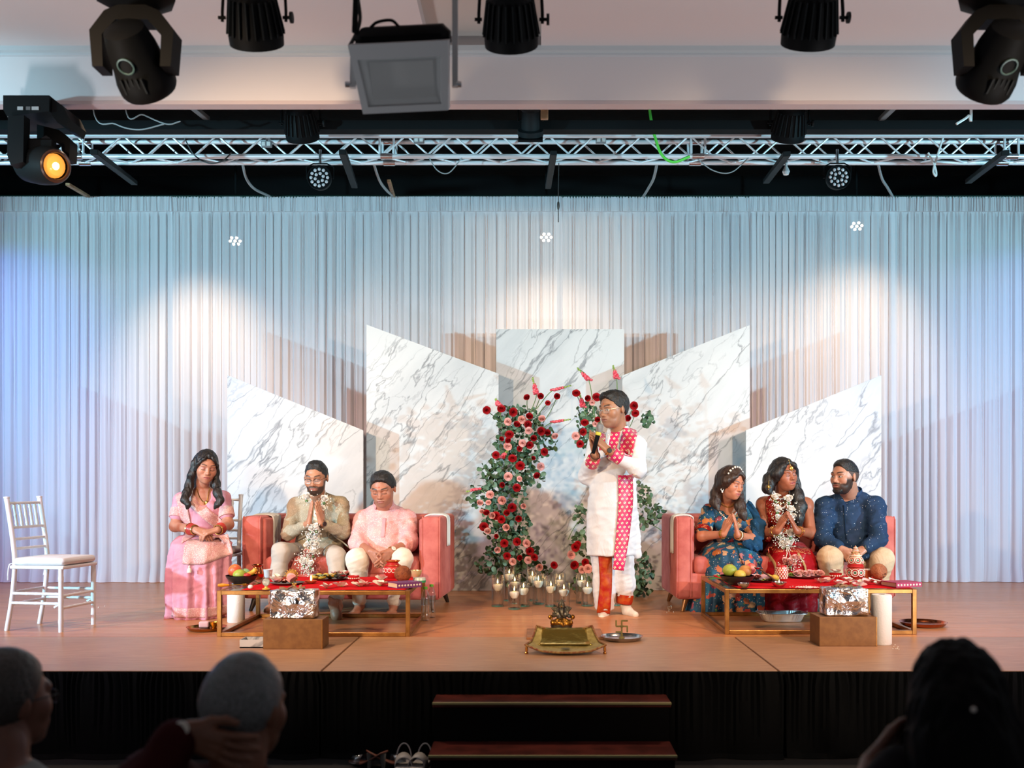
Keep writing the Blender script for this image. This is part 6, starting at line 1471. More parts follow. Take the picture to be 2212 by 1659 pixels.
# ------------------------------------------------------------------ candle vases
WAX = M('ivory_wax', (.90, .84, .70), .5); FLAME = M('candle_flame', (1, .7, .3), .5, emit=((1, .62, .22), 14.0)); WICK = M('wick', (.03, .02, .02), .8)
ordn = ['first', 'second', 'third', 'fourth', 'fifth', 'sixth', 'seventh', 'eighth', 'ninth', 'tenth', 'eleventh', 'twelfth', 'thirteenth']
VS = sorted([(1075, 1314, 1240, 1262), (1111, 1320, 1261, 1278), (1131, 1314, 1257, 1271), (1112, 1308, 1238, 1257), (1100, 1302, 1222, 1240), (1150, 1302, 1223, 1245), (1163, 1309, 1237, 1255), (1190, 1314, 1242, 1267), (1209, 1304, 1237, 1253), (1218, 1317, 1257, 1274), (1257, 1307, 1236, 1254), (1269, 1313, 1254, 1269), (1334, 1312, 1250, 1268)])
for i, (px, yb, yt, yc) in enumerate(VS):
    P = G(px, yb-4); s = F/P.y; hh = (yb-4-yt-2)/s; wl = max(.05, (yb-4-yc-3)/s); r = .051
    v = empty('glass_vase', P, label='tall clear glass vase with water, %s from the left of the row before the flowers' % ordn[i], cat='vase', group='glass candle vases')
    MB().lathe([(r, .0), (r, hh), (r-.004, hh), (r-.004, .012), (.001, .012)], 24).build('glass', THIN, v)
    MB().lathe([(r*.97, .001), (r*.99, .006), (r*.97, .012), (.001, .012)], 20).build('thick_base', M('green_glass_base', (.10, .32, .28), .1, trans=.4), v)
    MB().lathe([(r-.005, .013), (r-.005, wl), (.001, wl)], 22).build('water', WATER, v)
    c = empty('floating_candle', P+Vector((0, 0, wl-.02)), label='ivory candle floating in the %s glass vase from the left' % ordn[i], cat='candle', group='floating candles')
    MB().lathe([(.001, -.026), (.022, -.020), (.037, .004), (.041, .020), (.037, .030), (.004, .032), (.001, .030)], 20).build('wax', WAX, c)
    MB().tube([(0, 0, .030), (0, 0, .040)], .0015, 5).build('wick', WICK, c)
    MB().lathe([(.0005, .036), (.0055, .044), (.0058, .050), (.003, .062), (.0003, .074)], 10).build('flame', FLAME, c)
# ------------------------------------------------------------------ things on the tables
def turnm(name, loc, prof, mat, label, cat, n=24, group=None, parent=None, **kw):
    return tag(MB().lathe(prof, n, **kw).build(name, mat, parent, loc=loc), label, cat, group)
def bowlprof(r, h, foot=.5, t=.004):
    return [(r*foot, 0), (r*foot*1.05, h*.06), (r*.78, h*.35), (r*.94, h*.7), (r, h), (r-t, h), (r*.92-t, h*.7), (r*.74-t, h*.38), (r*.4, h*.12), (.0005, h*.10)]
def plateprof(r, h=.014, t=.003): return [(r*.75, 0), (r*.86, h*.3), (r, h), (r-t, h), (r*.82, h*.3+t), (.0005, t)]
def onT(px, py, h=0): return G(px, py, TH+.008)+Vector((0, 0, h))
BLKBOWL = M('black_bowl', (.015, .014, .014), .35); GREENB = M('lime_bowl', srgb('#86b84a'), .35)
def fruitbowl(P, r, h, label):
    b = empty('fruit_bowl', P, label=label, cat='bowl', group='fruit bowls')
    MB().lathe([(r*.45, 0), (r*.5, .004), (r*.8, h*.4), (r*.96, h*.8), (r, h)], 28).build('shell', BLKBOWL, b)
    MB().lathe([(r, h), (r-.004, h), (r*.92, h*.78), (r*.74, h*.4), (r*.42, .010), (.0005, .008)], 28).build('lining', GREENB, b)
def ballobj(name, P, r, mat, label, cat, group=None, R=None, n=16): return tag(MB().ball((0, 0, 0), r, n, 12, R).build(name, mat, loc=P), label, cat, group)
MANGO = M('orange_mango', srgb('#d9793c'), .4, vary=(9, '#c2502e')); GRNF = M('green_pear', srgb('#a3b045'), .45, vary=(14, '#8d9c36')); BANA = M('banana', srgb('#d8a93a'), .5, vary=(12, '#c28a2a')); REDF = M('red_fruit', srgb('#a82318'), .35)
fruitbowl(onT(522, 1262), .108, .062, 'black and lime green fruit bowl on the left table'); BP = onT(522, 1262)
ballobj('mango', BP+Vector((-.045, .0, .092)), (.048, .044, .046), MANGO, 'large orange mango in the left fruit bowl', 'fruit')
ballobj('pear', BP+Vector((.0, -.045, .068)), (.048, .040, .038), GRNF, 'green pear at the front of the left fruit bowl', 'fruit')
bn = [BP+Vector(q) for q in ((.03, -.02, .062), (.06, -.01, .072), (.085, .0, .088), (.10, .0, .108))]
tag(MB().tube([q-bn[0] for q in spline(bn, 5)], [.006]+[.017]*14+[.006], 10).build('banana', BANA, loc=bn[0]), 'yellow banana in the left fruit bowl', 'fruit')
ballobj('dates', BP+Vector((.05, -.06, .066)), (.030, .016, .016), REDF, 'shiny dark red fruit at the rim of the left fruit bowl', 'fruit')
ballobj('green_apple', BP+Vector((.01, .05, .070)), (.036, .036, .034), M('pale_green_apple', srgb('#8fc08a'), .4), 'pale green apple at the back of the left fruit bowl', 'fruit')
def leafthing(P, s, mat, label, rz=0, name='leaf'):
    n = 9; A = np.zeros((n, 5, 3))
    for i in range(n):
        u = i/(n-1); w_ = math.sin(PI*min(.97, u*.9+.06))*.35
        for j in range(5): q = (j-2)/2; A[i, j] = ((u-.5)*s, q*w_*s, .010*math.sin(u*5)+.02*abs(q)*s*4*.3+.004)
    o = MB().grid(A).build(name, mat, loc=P, rz=rz); o.modifiers.new('thick', 'SOLIDIFY').thickness = .0015; return tag(o, label, 'leaf')
leafthing(onT(553, 1260), .09, M('bright_leaf', srgb('#3d7a3a'), .5), 'green leaf beside the left fruit bowl', .4)
turnm('copper_pot', onT(556, 1252), [(.028, 0), (.036, .004), (.046, .035), (.044, .06), (.030, .085), (.028, .092), (.042, .108), (.040, .109), (.026, .094)], COPPER, 'small copper water pot behind the left fruit bowl', 'pot')
turnm('white_cup', onT(579, 1248), [(.022, 0), (.026, .003), (.034, .062), (.032, .062), (.024, .008), (.0005, .006)], M('white_china', (.78, .77, .76), .25), 'white paper cup beside the copper pot', 'cup')
def candlestick_tool():
    p = onT(480, 1268); t = empty('brass_lamp_ladle', p, math.radians(12), label='yellow-handled brass ladle lying at the left corner of the left table', cat='ladle')
    MB().lathe([(.001, 0), (.010, .004), (.013, .03), (.009, .06), (.006, .075)], 14, R=np.array(rot_to((1, 0, .0))), c=(-.03, 0, .012)).build('handle', M('amber_handle', srgb('#d98a20'), .3), t)
    MB().tube([(.04, 0, .012), (.13, 0, .014)], .0035, 8).build('shaft', GOLD, t); MB().lathe(bowlprof(.020, .014), 14, c=(.145, 0, .004)).build('scoop', GOLD, t)
candlestick_tool()
turnm('glass_dish', onT(512, 1273), bowlprof(.036, .024), THIN, 'small clear glass dish at the left end of the left table', 'dish', 18)
ballobj('white_sweet', onT(541, 1272, .013), (.017, .016, .014), M('white_sugar', (.8, .76, .75), .6), 'small white ball at the front of the left table', 'sweet')
t = empty('crystal_ornament', onT(575, 1273), label='round crystal ornament on a small yellow base on the left table', cat='ornament')
MB().lathe([(.026, 0), (.026, .006), (.012, .010), (.010, .020), (.001, .020)], 16).build('base', M('amber_glass', srgb('#d9a53a'), .2), t)
Ry = np.array(Matrix.Rotation(PI/2, 3, 'X')); MB().lathe([(.001, .008), (.022, .008), (.027, .0), (.022, -.008), (.001, -.008)], 10, R=Ry, c=(0, 0, .046)).build('crystal_disc', M('cut_crystal', (.62, .66, .60), .12, .5, bump=(350, 1.0)), t, smooth=False)
DKPL = M('dark_copper_plate', srgb('#3a211a'), .3, .4)
turnm('offering_plate', onT(621, 1262), plateprof(.118), DKPL, 'dark plate holding pale pink blossoms on the left table', 'plate')
WPET = M('white_petal', (.80, .74, .66), .6, vary=(30, (.80, .70, .60))); PPET = M('pale_pink_petal', srgb('#e6b3ac'), .6, vary=(30, '#dd9a96'))
PETAL = leaf_me('petal', PPET, 1.0)
def blossom(P, s, mats, label, n=6, seed=1, up=.7):
    r = random.Random(seed); t = empty('blossom', P, r.random()*6, label=label, cat='flower', group='loose blossoms')
    for i in range(n):
        a = 2*PI*i/n+r.uniform(-.2, .2); R = Matrix.Rotation(a, 3, 'Z') @ Matrix.Rotation(-up*r.uniform(.4, 1.2), 3, 'Y') @ Matrix.Rotation(r.uniform(-.5, .5), 3, 'X')
        inst('petal', PETAL, R @ Vector((.004, 0, 0))+Vector((0, 0, .004)), R, s*r.uniform(.8, 1.15), t, r.choice(mats))
    MB().ball((0, 0, .010), s*.16, 8, 6).build('heart', LIMEB, t)
pz = onT(621, 1262, .010)
blossom(pz+Vector((-.085, .01, .0)), .06, [WPET], 'cream blossom at the left of the dark plate', 7, 2, 1.1)
blossom(pz+Vector((-.05, -.03, 0)), .05, [PPET], 'pink blossom lying on the dark plate, near its left', 6, 3)
blossom(pz+Vector((.035, -.02, .0)), .06, [PPET], 'full pink blossom on the right of the dark plate', 9, 4, 1.2)
g_ = empty('netted_coconut', pz+Vector((.022, .035, .045)), label='gold-netted round coconut standing on the dark plate', cat='coconut')
MB().ball((0, 0, 0), (.042, .042, .044), 16, 12).build('ball', M('gold_net', srgb('#c98f45'), .4, .5, bump=(160, 1.0)), g_)
for k in range(14): a = 2*PI*k/14; MB().ball((.045*math.cos(a), -.012, .046*math.sin(a)), .005, 6, 4).build('bead', GLINT, g_)
turnm('copper_cup', pz+Vector((-.02, -.01, 0)), [(.014, 0), (.020, .012), (.016, .026), (.018, .034), (.016, .034), (.0005, .01)], COPPER, 'tiny copper cup on the dark plate', 'cup', 14)
d_ = empty('oil_lamp', onT(672, 1260), label='lit clay oil lamp burning on the left table', cat='lamp'); MB().lathe(bowlprof(.042, .02), 18).build('dish', M('clay_red', srgb('#a04a2c'), .6), d_)
MB().lathe([(.0005, .016), (.006, .025), (.006, .034), (.003, .052), (.0003, .062)], 10).build('flame', FLAME, d_)
turnm('food_plate', onT(713, 1252), plateprof(.13), DKPL, 'dark plate of yellow flowers and leaves on the left table', 'plate')
r_ = random.Random(4); pz = onT(713, 1252, .008); YF_ = M('yellow_fruit_piece', srgb('#d6b24a'), .5, vary=(30, '#c79a35'))
for i in range(9): ballobj('fruit_piece', pz+Vector((-.11+.017*i, r_.uniform(-.05, .05), .012+.006*(i % 3))), (.026, .02, .016), YF_, 'yellow fruit piece on the dark plate before the older man, %s from the left' % ordn[i], 'fruit', 'yellow fruit pieces', n=10)
for i in range(5): leafthing(pz+Vector((-.085+.03*i, -.06, .02)), .05, LEAFM, 'small green leaf among the yellow fruit pieces, %s from the left' % ordn[i], r_.random()*3)['group'] = 'leaves on the fruit plate'
turnm('steel_bowl', pz+Vector((.075, -.02, .0)), bowlprof(.046, .03), STEEL, 'steel bowl of pink petals at the right of the fruit plate', 'bowl')
for i in range(6): blossom(pz+Vector((.05+.018*i-.02, r_.uniform(-.04, .01), .03)), .03, [PPET, WPET], 'small pink blossom over the steel bowl on the left table, %s from the left' % ordn[i], 4, 20+i)
BEADW = M('white_beadwork', (.75, .68, .55), .35)
def beaded_bowl(P, r, h, label):
    b = empty('beaded_bowl', P, label=label, cat='bowl', group='red beaded bowls'); MB().lathe(bowlprof(r, h, .6), 20).build('bowl', M('red_lacquer', srgb('#b01c1c'), .35), b)
    for k in range(16):
        a = 2*PI*k/16; MB().ball((r*.9*math.cos(a), r*.9*math.sin(a), h*.55), r*.13, 6, 4).build('bead', BEADW, b)
beaded_bowl(onT(764, 1255), .042, .038, 'small red beaded bowl in the middle of the left table')
for (x, y, s) in ((737, 1268, 1), (776, 1267, 2), (787, 1266, 3), (822, 1266, 4), (826, 1256, 5), (705, 1271, 6)):
    blossom(onT(x, y), .055, [WPET, PPET, WPET], ['', 'white orchid lying before the steel bowl on the left table', 'white orchid left of the pair near the table front', 'white orchid right of the pair near the table front', 'white orchid in front of the book', 'upright white orchid beside the red pot', 'flat white petals behind the foil-wrapped box'][s], 6, 40+s, .6)
kp = empty('painted_pot', onT(848, 1249), label='round red painted pot with a gold rim on the left table', cat='pot')
REDP = M('red_painted_clay', srgb('#b3201d'), .4)
MB().lathe([(.030, 0), (.034, .004), (.062, .035), (.070, .062), (.060, .092), (.042, .108), (.040, .114), (.050, .124), (.050, .132), (.046, .132), (.036, .112), (.0005, .105)], 28).build('pot', REDP, kp)
MB().torus((0, 0, .128), .050, .005, 26, 6).build('gold_rim', GLINT, kp); MB().torus((0, 0, .094), .061, .003, 26, 6).build('gold_line', GLINT, kp)
for k in range(14):
    a = 2*PI*k/14; MB().torus((.067*math.cos(a), .067*math.sin(a), .060), .014, .0022, 12, 4, R=np.array(rot_to((math.cos(a), math.sin(a), .1)))).build('painted_loop', BEADW, kp)
COCO = M('coconut_husk', srgb('#8f4f2a'), .8, bump=(90, .8), vary=(30, '#70371c')); 
turnm('steel_ring', onT(870, 1260), [(.034, 0), (.040, .004), (.036, .012), (.030, .010)], STEEL, 'steel ring stand under the left coconut', 'stand')
ballobj('coconut', onT(870, 1260, .066), (.060, .060, .058), COCO, 'brown husked coconut beside the red pot on the left table', 'coconut')
turnm('gold_cup', onT(898, 1248), bowlprof(.046, .055, .45), M('gold_white_china', srgb('#cbb98a'), .25, .3), 'white and gold cup at the right of the left table', 'cup')
gt = empty('green_tub', onT(906, 1258), label='low clear tub with a green base at the right end of the left table', cat='tub'); MB().lathe([(.044, 0), (.046, .016)], 20).build('base', M('green_plastic', srgb('#2f9a6c'), .4), gt); MB().lathe([(.046, .016), (.042, .034), (.001, .036)], 20).build('lid', M('milky_plastic', (.55, .65, .62), .3), gt)
def book(P, rz, label, cov, w_=.185, d=.135, h=.036):
    t = empty('book', P, rz, label=label, cat='book', group='books on the tables')
    MB().box((0, 0, h/2), (w_-.008, d-.006, h-.008)).build('pages', M('cream_pages', srgb('#d8c9a6'), .8), t, smooth=False)
    for z in (.002, h-.002): MB().box((0, 0, z), (w_, d, .004)).build('cover', cov, t, smooth=False)
    MB().box((0, -d/2, h/2), (w_, .004, h)).build('spine', cov, t, smooth=False)
    for k in range(8): MB().ball((-w_*.42+k*w_*.12, -d/2-.003, h*.5), (.007, .002, .007), 8, 6).build('spine_dot', BEADW, t)
book(onT(874, 1268), math.radians(36), 'purple book with a dotted spine at the front right corner of the left table', M('purple_cover', srgb('#6c2f6e'), .5))
fg = MB(); fg.tube(spline([(-.012, 0, 0), (-.008, 0, .02), (0, 0, .03), (.008, 0, .02), (.012, 0, 0)], 5), .004, 6); fg.ball((-.008, 0, .038), .008, 8, 6); fg.ball((.008, 0, .038), .008, 8, 6); fg.tube([(0, 0, 0), (0, 0, .03)], .003, 6)
tag(fg.build('gold_figurine', GLINT, loc=onT(636, 1274)), 'tiny gold figurine behind the foil-wrapped box on the left', 'figurine')
# right table
fruitbowl(onT(1592, 1263), .116, .064, 'black and lime green fruit bowl on the right table'); BP = onT(1592, 1263)
ballobj('green_mango', BP+Vector((-.05, .0, .098)), (.050, .044, .042), GRNF, 'green mango at the left of the right fruit bowl', 'fruit')
ballobj('orange', BP+Vector((.055, .0, .092)), (.044, .044, .042), M('brown_orange', srgb('#c08a4a'), .5, vary=(16, '#b06f35')), 'orange at the right of the right fruit bowl', 'fruit')
ballobj('lemon', BP+Vector((.010, -.05, .072)), (.040, .036, .034), M('yellow_lemon', srgb('#c9b04a'), .45), 'yellow lemon at the front of the right fruit bowl', 'fruit')
ballobj('pomegranate', BP+Vector((.10, .04, .106)), (.040, .030, .040), M('red_pomegranate', srgb('#b83a34'), .4, vary=(40, '#d98a78')), 'cut red pomegranate at the right rim of the right fruit bowl', 'fruit')
ballobj('red_plum', BP+Vector((-.01, -.0, .066)), (.024, .024, .022), REDF, 'small red plum in the right fruit bowl', 'fruit')
leafthing(onT(1556, 1254), .17, M('betel_leaf', srgb('#3f7f2c'), .5), 'broad green leaf under the left side of the right fruit bowl', .1); leafthing(onT(1562, 1250, .012), .14, MATS['betel_leaf'], 'second broad green leaf behind the right fruit bowl', 1.0)
turnm('steel_bowl', onT(1607, 1269), bowlprof(.044, .03), STEEL, 'small steel bowl in front of the right fruit bowl', 'bowl')
turnm('offering_plate', onT(1648, 1256), plateprof(.12), DKPL, 'dark plate of yellow and pink offerings on the right table', 'plate'); pz = onT(1648, 1256, .008)
for i in range(7): ballobj('fruit_piece', pz+Vector((-.01+.017*i, r_.uniform(-.04, .04), .016+.008*(i % 2))), (.024, .02, .02), YF_, 'yellow fruit piece on the dark plate of the right table, %s from the left' % ordn[i], 'fruit', 'yellow fruit pieces on the right', n=10)
for i in range(4): blossom(pz+Vector((-.08+.03*i, r_.uniform(-.05, .03), .0)), .05, [PPET], 'pink blossom on the dark plate of the right table, %s from the left' % ordn[i], 6, 60+i, .9)
sb = turnm('steel_bowl', onT(1683, 1268), bowlprof(.050, .034), STEEL, 'steel bowl with a lit wick in front of the beaded jar', 'bowl')
sp = empty('ladle', onT(1676, 1266, .035), label='long dark ladle leaning across the steel bowl', cat='ladle'); MB().tube([(0, 0, 0), (-.10, .04, .075)], .005, 8).build('handle', M('dark_wood', srgb('#3a2218'), .5), sp); MB().lathe(bowlprof(.024, .014), 14, c=(-.115, .045, .075)).build('scoop', STEEL, sp)
MB().lathe([(.0005, .022), (.004, .03), (.004, .036), (.0003, .05)], 10).build('flame', FLAME, sb)
bj = empty('beaded_jar', onT(1688, 1253), label='red and white beaded glass jar standing on the right table', cat='jar'); MB().lathe([(.034, 0), (.042, .02), (.046, .05), (.042, .085), (.036, .10), (.038, .108), (.035, .108), (.032, .09), (.0005, .02)], 24).build('jar', M('red_lacquer', srgb('#b01c1c'), .35), bj)
for j in range(6):
    rr_ = np.interp(j, [0, 2, 5], [.041, .0465, .040])
    for k in range(14): a = 2*PI*(k+.5*(j % 2))/14; MB().box((rr_*math.cos(a), rr_*math.sin(a), .018+.014*j), (.004, .011, .010), rz=a).build('mirror_bead', BEADW, bj, smooth=False)
turnm('rose_plate', onT(1737, 1248), plateprof(.125), DKPL, 'dark plate of pink roses at the back of the right table', 'plate'); pz = onT(1737, 1248, .03)
for i in range(6): tag(rose(pz+Vector((-.055+.034*i, r_.uniform(-.03, .03), .006*(i % 2))), (r_.uniform(-.3, .3), -.5, 1), .036, RP, None, 'pink_rose'), 'pink rose on the dark rose plate of the right table, %s from the left' % ordn[i], 'rose', 'pink roses on the plate')
for i in range(3): tag(rose(pz+Vector((-.10+.02*i, -.02, -.004)), (0, -.5, 1), .022, LIMEB, None, 'rose_bud'), 'small greenish bud at the left of the rose plate, %s from the left' % ordn[i], 'bud', 'buds on the rose plate')
beaded_bowl(onT(1805, 1250), .046, .042, 'small red beaded bowl holding white petals on the right table')
for i in range(3): blossom(onT(1803+3*i, 1250, .042), .03, [WPET], 'white blossom heaped in the right beaded bowl, %s from the left' % ordn[i], 5, 80+i)
kl = empty('decorated_kalash', onT(1848, 1251), label='ornate beaded pot with a cone-shaped lid on the right table', cat='pot')
MB().lathe([(.030, 0), (.034, .004), (.058, .030), (.063, .052), (.052, .082), (.044, .092)], 28).build('pot', M('terracotta_red', srgb('#a83a26'), .5), kl)
MB().torus((0, 0, .095), .052, .008, 26, 6).build('red_collar', REDP, kl); MB().torus((0, 0, .107), .048, .006, 26, 6).build('red_collar', REDP, kl)
cn = MB().lathe([(.050, .110), (.053, .125), (.046, .155), (.030, .19), (.016, .215), (.008, .235), (.001, .243)], 26).build('cone_lid', M('striped_beadwork', srgb('#b5512c'), .5, bump=(120, .8), vary=(40, '#d9c09a')), kl)
GRNJ = M('green_jewel', srgb('#1f7a5c'), .25)
def rosette(par_, c, nrm, s):
    for q, m_ in ((1.0, BEADW), (.72, REDP), (.46, BEADW), (.24, GRNJ)): MB().torus(c, s*q, s*.11, 16, 5, R=np.array(rot_to(nrm))).build('bead_ring', m_, par_)
for a in (-150, -110, -70, -30, 30, 90, 150):
    an = math.radians(a); v = Vector((math.cos(an), math.sin(an), 0)); rosette(kl, v*.063+Vector((0, 0, .050)), v, .026)
for a in (-140, -90, -40, 60):
    an = math.radians(a); v = Vector((math.cos(an), math.sin(an), .35)); rosette(cn, Vector((v.x*.050, v.y*.050, .138)), v, .022)
for z, r0 in ((.172, .041), (.192, .030), (.21, .0205), (.226, .0135)): MB().torus((0, 0, z), r0, .0035, 20, 5).build('bead_band', BEADW if z != .192 else GLINT, cn)
pc = empty('paper_cup', onT(1874, 1250), label='white-rimmed orange cup behind the right coconut', cat='cup'); MB().lathe([(.026, 0), (.034, .065), (.032, .065), (.0005, .01)], 20).build('cup', M('orange_cup', srgb('#c56a3a'), .5), pc); MB().torus((0, 0, .066), .033, .004, 20, 6).build('rim', PEARL, pc)
cc = empty('coconut', onT(1898, 1252, .058), label='brown coconut with dark eyes on the right table', cat='coconut'); MB().ball((0, 0, 0), (.060, .060, .058), 18, 14).build('shell', M('coconut_shell', srgb('#a5623c'), .75, bump=(90, .7), vary=(20, '#8a4a2a')), cc)
for dx, dz in ((.012, -.018), (.030, -.012), (.020, -.034)): MB().ball((dx, -.053, dz), (.006, .004, .006), 8, 5).build('eye', M('coconut_eye', srgb('#4a2818'), .8), cc)
book(onT(1947, 1266), math.radians(17), 'crimson book with a dotted spine at the right corner of the right table', M('crimson_cover', srgb('#a0174a'), .5), .20, .16, .032)
for i, (x, y) in enumerate(((1772, 1259), (1790, 1258), (1815, 1264), (1828, 1256), (1838, 1262), (1856, 1267), (1868, 1262), (1884, 1258), (1902, 1263))):
    blossom(onT(x, y), .05, [WPET, PPET], 'pale pink blossom strewn at the front of the right table, %s from the left' % ordn[i], 5, 90+i, .5)
rc_ = MB(); r2 = random.Random(2)
for i in range(160): rc_.ball((r2.gauss(0, .035), r2.gauss(0, .02), .003+abs(r2.gauss(0, .003))), (.005, .0025, .002), 5, 3)
tag(rc_.build('rice', M('rice_white', (.78, .74, .68), .7), loc=onT(1745, 1270)), 'small heap of white rice at the front of the right table', 'rice', kind='stuff')
# ------------------------------------------------------------------ things on the stage floor
BOXG = M('gold_brown_board', srgb('#8a6238'), .45, .35, vary=(20, '#7c5530'))
def mat_foil():
    t = NT('aluminium_foil'); v = t.coord(); vo = t.n('ShaderNodeTexVoronoi', {'Vector': v, 'Scale': 11}); nz = t.noise(v, 9, 4, .6, 1.0)
    t.set('Base Color', (.80, .80, .82, 1)); t.set('Metallic', 1.0); t.set('Roughness', .16)
    t.bump(t.math('ADD', vo.outputs['Distance'], nz.outputs[0]), .7, .05); return t.m
FOIL = mat_foil()
def foilbox(P, w_, d, h, label, seed):
    t = empty('foil_wrapped_box', P, label=label, cat='box', group='foil-wrapped fire pots'); mb = rbx(MB(), (0, 0, h/2), (w_, d, h), .012, n=14)
    for i, v in enumerate(mb.v):
        n_ = vnoise3(v[:, 0]*22+seed, v[:, 1]*22, v[:, 2]*22, seed); mb.v[i] = v*(1+.05*n_[:, None])+np.stack([n_*.006, n_*.006, n_*0], 1)
        mb.v[i][:, 2] = np.maximum(mb.v[i][:, 2], .001)
    mb.build('foil', FOIL, t)
    rq = random.Random(seed)
    for k in range(7): x_ = rq.uniform(-.3, .3)*w_; y_ = rq.uniform(-.25, .25)*d; an = rq.uniform(0, PI); MB().bar((x_, y_, h+.004), (x_+.05*math.cos(an), y_+.05*math.sin(an), h+rq.uniform(.006, .022)), .014, .007).build('wood_chip', WOODL, t, smooth=False)
    return t
def gbox(x0, x1, yb, yt, dfront, depth, label):
    a, b = W(x0, yb, dfront).x, W(x1, yb, dfront).x; h = (yb-yt)*dfront/F; t = empty('riser_box', ((a+b)/2, dfront+depth/2, 0), label=label, cat='box', group='gold-brown boxes')
    MB().box((0, 0, h/2), (b-a, depth, h), bev=.002).build('carcass', BOXG, t, smooth=False); MB().box(((b-a)/2-.004, -depth/2+.0005, h/2), (.006, .004, h-.004)).build('edge_strip', TGOLD, t, smooth=False); return h
h1 = gbox(568, 697, 1402, 1338, 6.27, .19, 'gold-brown box on the floor before the left table')
foilbox(Vector((W(636, 0, 6.35).x, 6.365, h1+.001)), .275, .15, .172, 'foil-wrapped box on the left gold-brown box', 3)
h2 = gbox(1770, 1895, 1396, 1333, 6.38, .22, 'gold-brown box on the floor before the right table')
foilbox(Vector((W(1824, 0, 6.47).x, 6.49, h2+.001)), .265, .16, .172, 'crumpled foil-wrapped box on the right gold-brown box', 7)
mbx = empty('marble_tray', (W(543, 0, 6.30).x, 6.37, 0), label='small marble-print tray beside the left gold-brown box', cat='tray')
MB().box((0, 0, .004), (.145, .13, .008)).build('bottom', MAR, mbx, smooth=False)
for s in (-1, 1):
    MB().box((0, s*.0625, .026), (.145, .005, .05)).build('side', MAR, mbx, smooth=False); MB().box((s*.07, 0, .026), (.005, .12, .05)).build('side', MAR, mbx, smooth=False)
def dish(P, r, mat, label, h=.03): return turnm('metal_dish', P, [(r*.80, 0), (r*.92, h*.3), (r, h), (r+.004, h+.002), (r-.002, h-.001), (r*.88, h*.4), (.0005, .005)], mat, label, 'dish', 36)
dish(G(446, 1361), .130, BRASS, 'brass dish on the floor left of the left table', .022)
tag(rbx(MB(), (0, 0, 0), (.07, .05, .045), .012).build('pink_soap', M('pink_block', srgb('#dfb0b0'), .6), loc=G(442, 1358)+Vector((0, 0, .03))), 'pale pink block in the left brass dish', 'block')
turnm('brass_cup', G(462, 1358)+Vector((0, 0, .007)), bowlprof(.03, .04), GOLD, 'small gold cup in the left brass dish', 'cup')
dish(G(1994, 1352), .158, COPPER, 'copper dish on the floor right of the right table', .028)
dish(G(1343, 1382), .132, STEEL, 'steel dish on the floor right of the gold tray', .024)
def towelroll(P, h, label):
    t = empty('paper_towel_roll', P, label=label, cat='paper roll', group='paper towel rolls'); r = .062
    mb = MB().lathe([(.022, .001), (r-.004, 0), (r, .006), (r, h-.008), (r-.005, h), (.022, h+.001), (.022, .001)], 32)
    mb.build('paper', M('embossed_paper', (.80, .82, .82), .85, bump=(110, .2)), t); MB().lathe([(.022, .002), (.0215, h), (.0195, h), (.0195, .002)], 18).build('core', M('card_core', srgb('#8a7a68'), .8), t)
    return t
pr_ = G(523, 1344); towelroll(Vector((-2.135, pr_.y, 0)), .235, 'white paper towel roll standing left of the left table')
towelroll(G(1910, 1394)+Vector((0, .05, 0)), .31, 'white paper towel roll standing beside the right gold-brown box')
CAPG = M('green_cap', srgb('#5fae3a'), .4); PET = mat_thin('bottle_plastic', (.90, .94, .95), .03, .25)
for px, py, lb in ((919, 1341, 'front'), (932, 1334, 'rear')):
    bt = empty('water_bottle', G(px, py), label='clear water bottle with a green cap beside the left table, the %s one' % lb, cat='bottle', group='water bottles')
    MB().lathe([(.024, 0), (.030, .004), (.031, .05), (.026, .08), (.031, .11), (.029, .14), (.031, .17), (.026, .20), (.014, .222), (.013, .232)], 22).build('bottle', PET, bt)
    MB().lathe([(.0145, .230), (.015, .234), (.015, .248), (.001, .249)], 18).build('cap', CAPG, bt); MB().lathe([(.028, .003), (.0285, .05), (.0235, .08), (.0285, .11), (.0265, .14), (.0285, .165), (.001, .166)], 20).build('water', WATER, bt)
    MB().lathe([(.0312, .115), (.0312, .165)], 20).build('label_band', mat_thin('clear_label', (.7, .8, .85), .2, .3), bt)
ft = empty('foil_tray', G(1695, 1345)+Vector((0, .10, 0)), label='ribbed aluminium foil tray on the floor under the right table', cat='tray'); mb = MB(); n = 96
P = np.zeros((5, n, 3))
for k in range(n):
    a = 2*PI*k/n; sx, sy = math.copysign(abs(math.cos(a))**.35, math.cos(a)), math.copysign(abs(math.sin(a))**.35, math.sin(a)); q = .022*(k % 2)
    for j, (f_, z) in enumerate(((0, .004), (.80, .004), (.97-q, .062), (1.06, .064), (1.07, .060))): P[j, k] = (sx*.165*f_, sy*.105*f_, z)
mb.grid(P, True).build('tray', M('pressed_foil', (.80, .81, .83), .3, .8), ft, smooth=False)
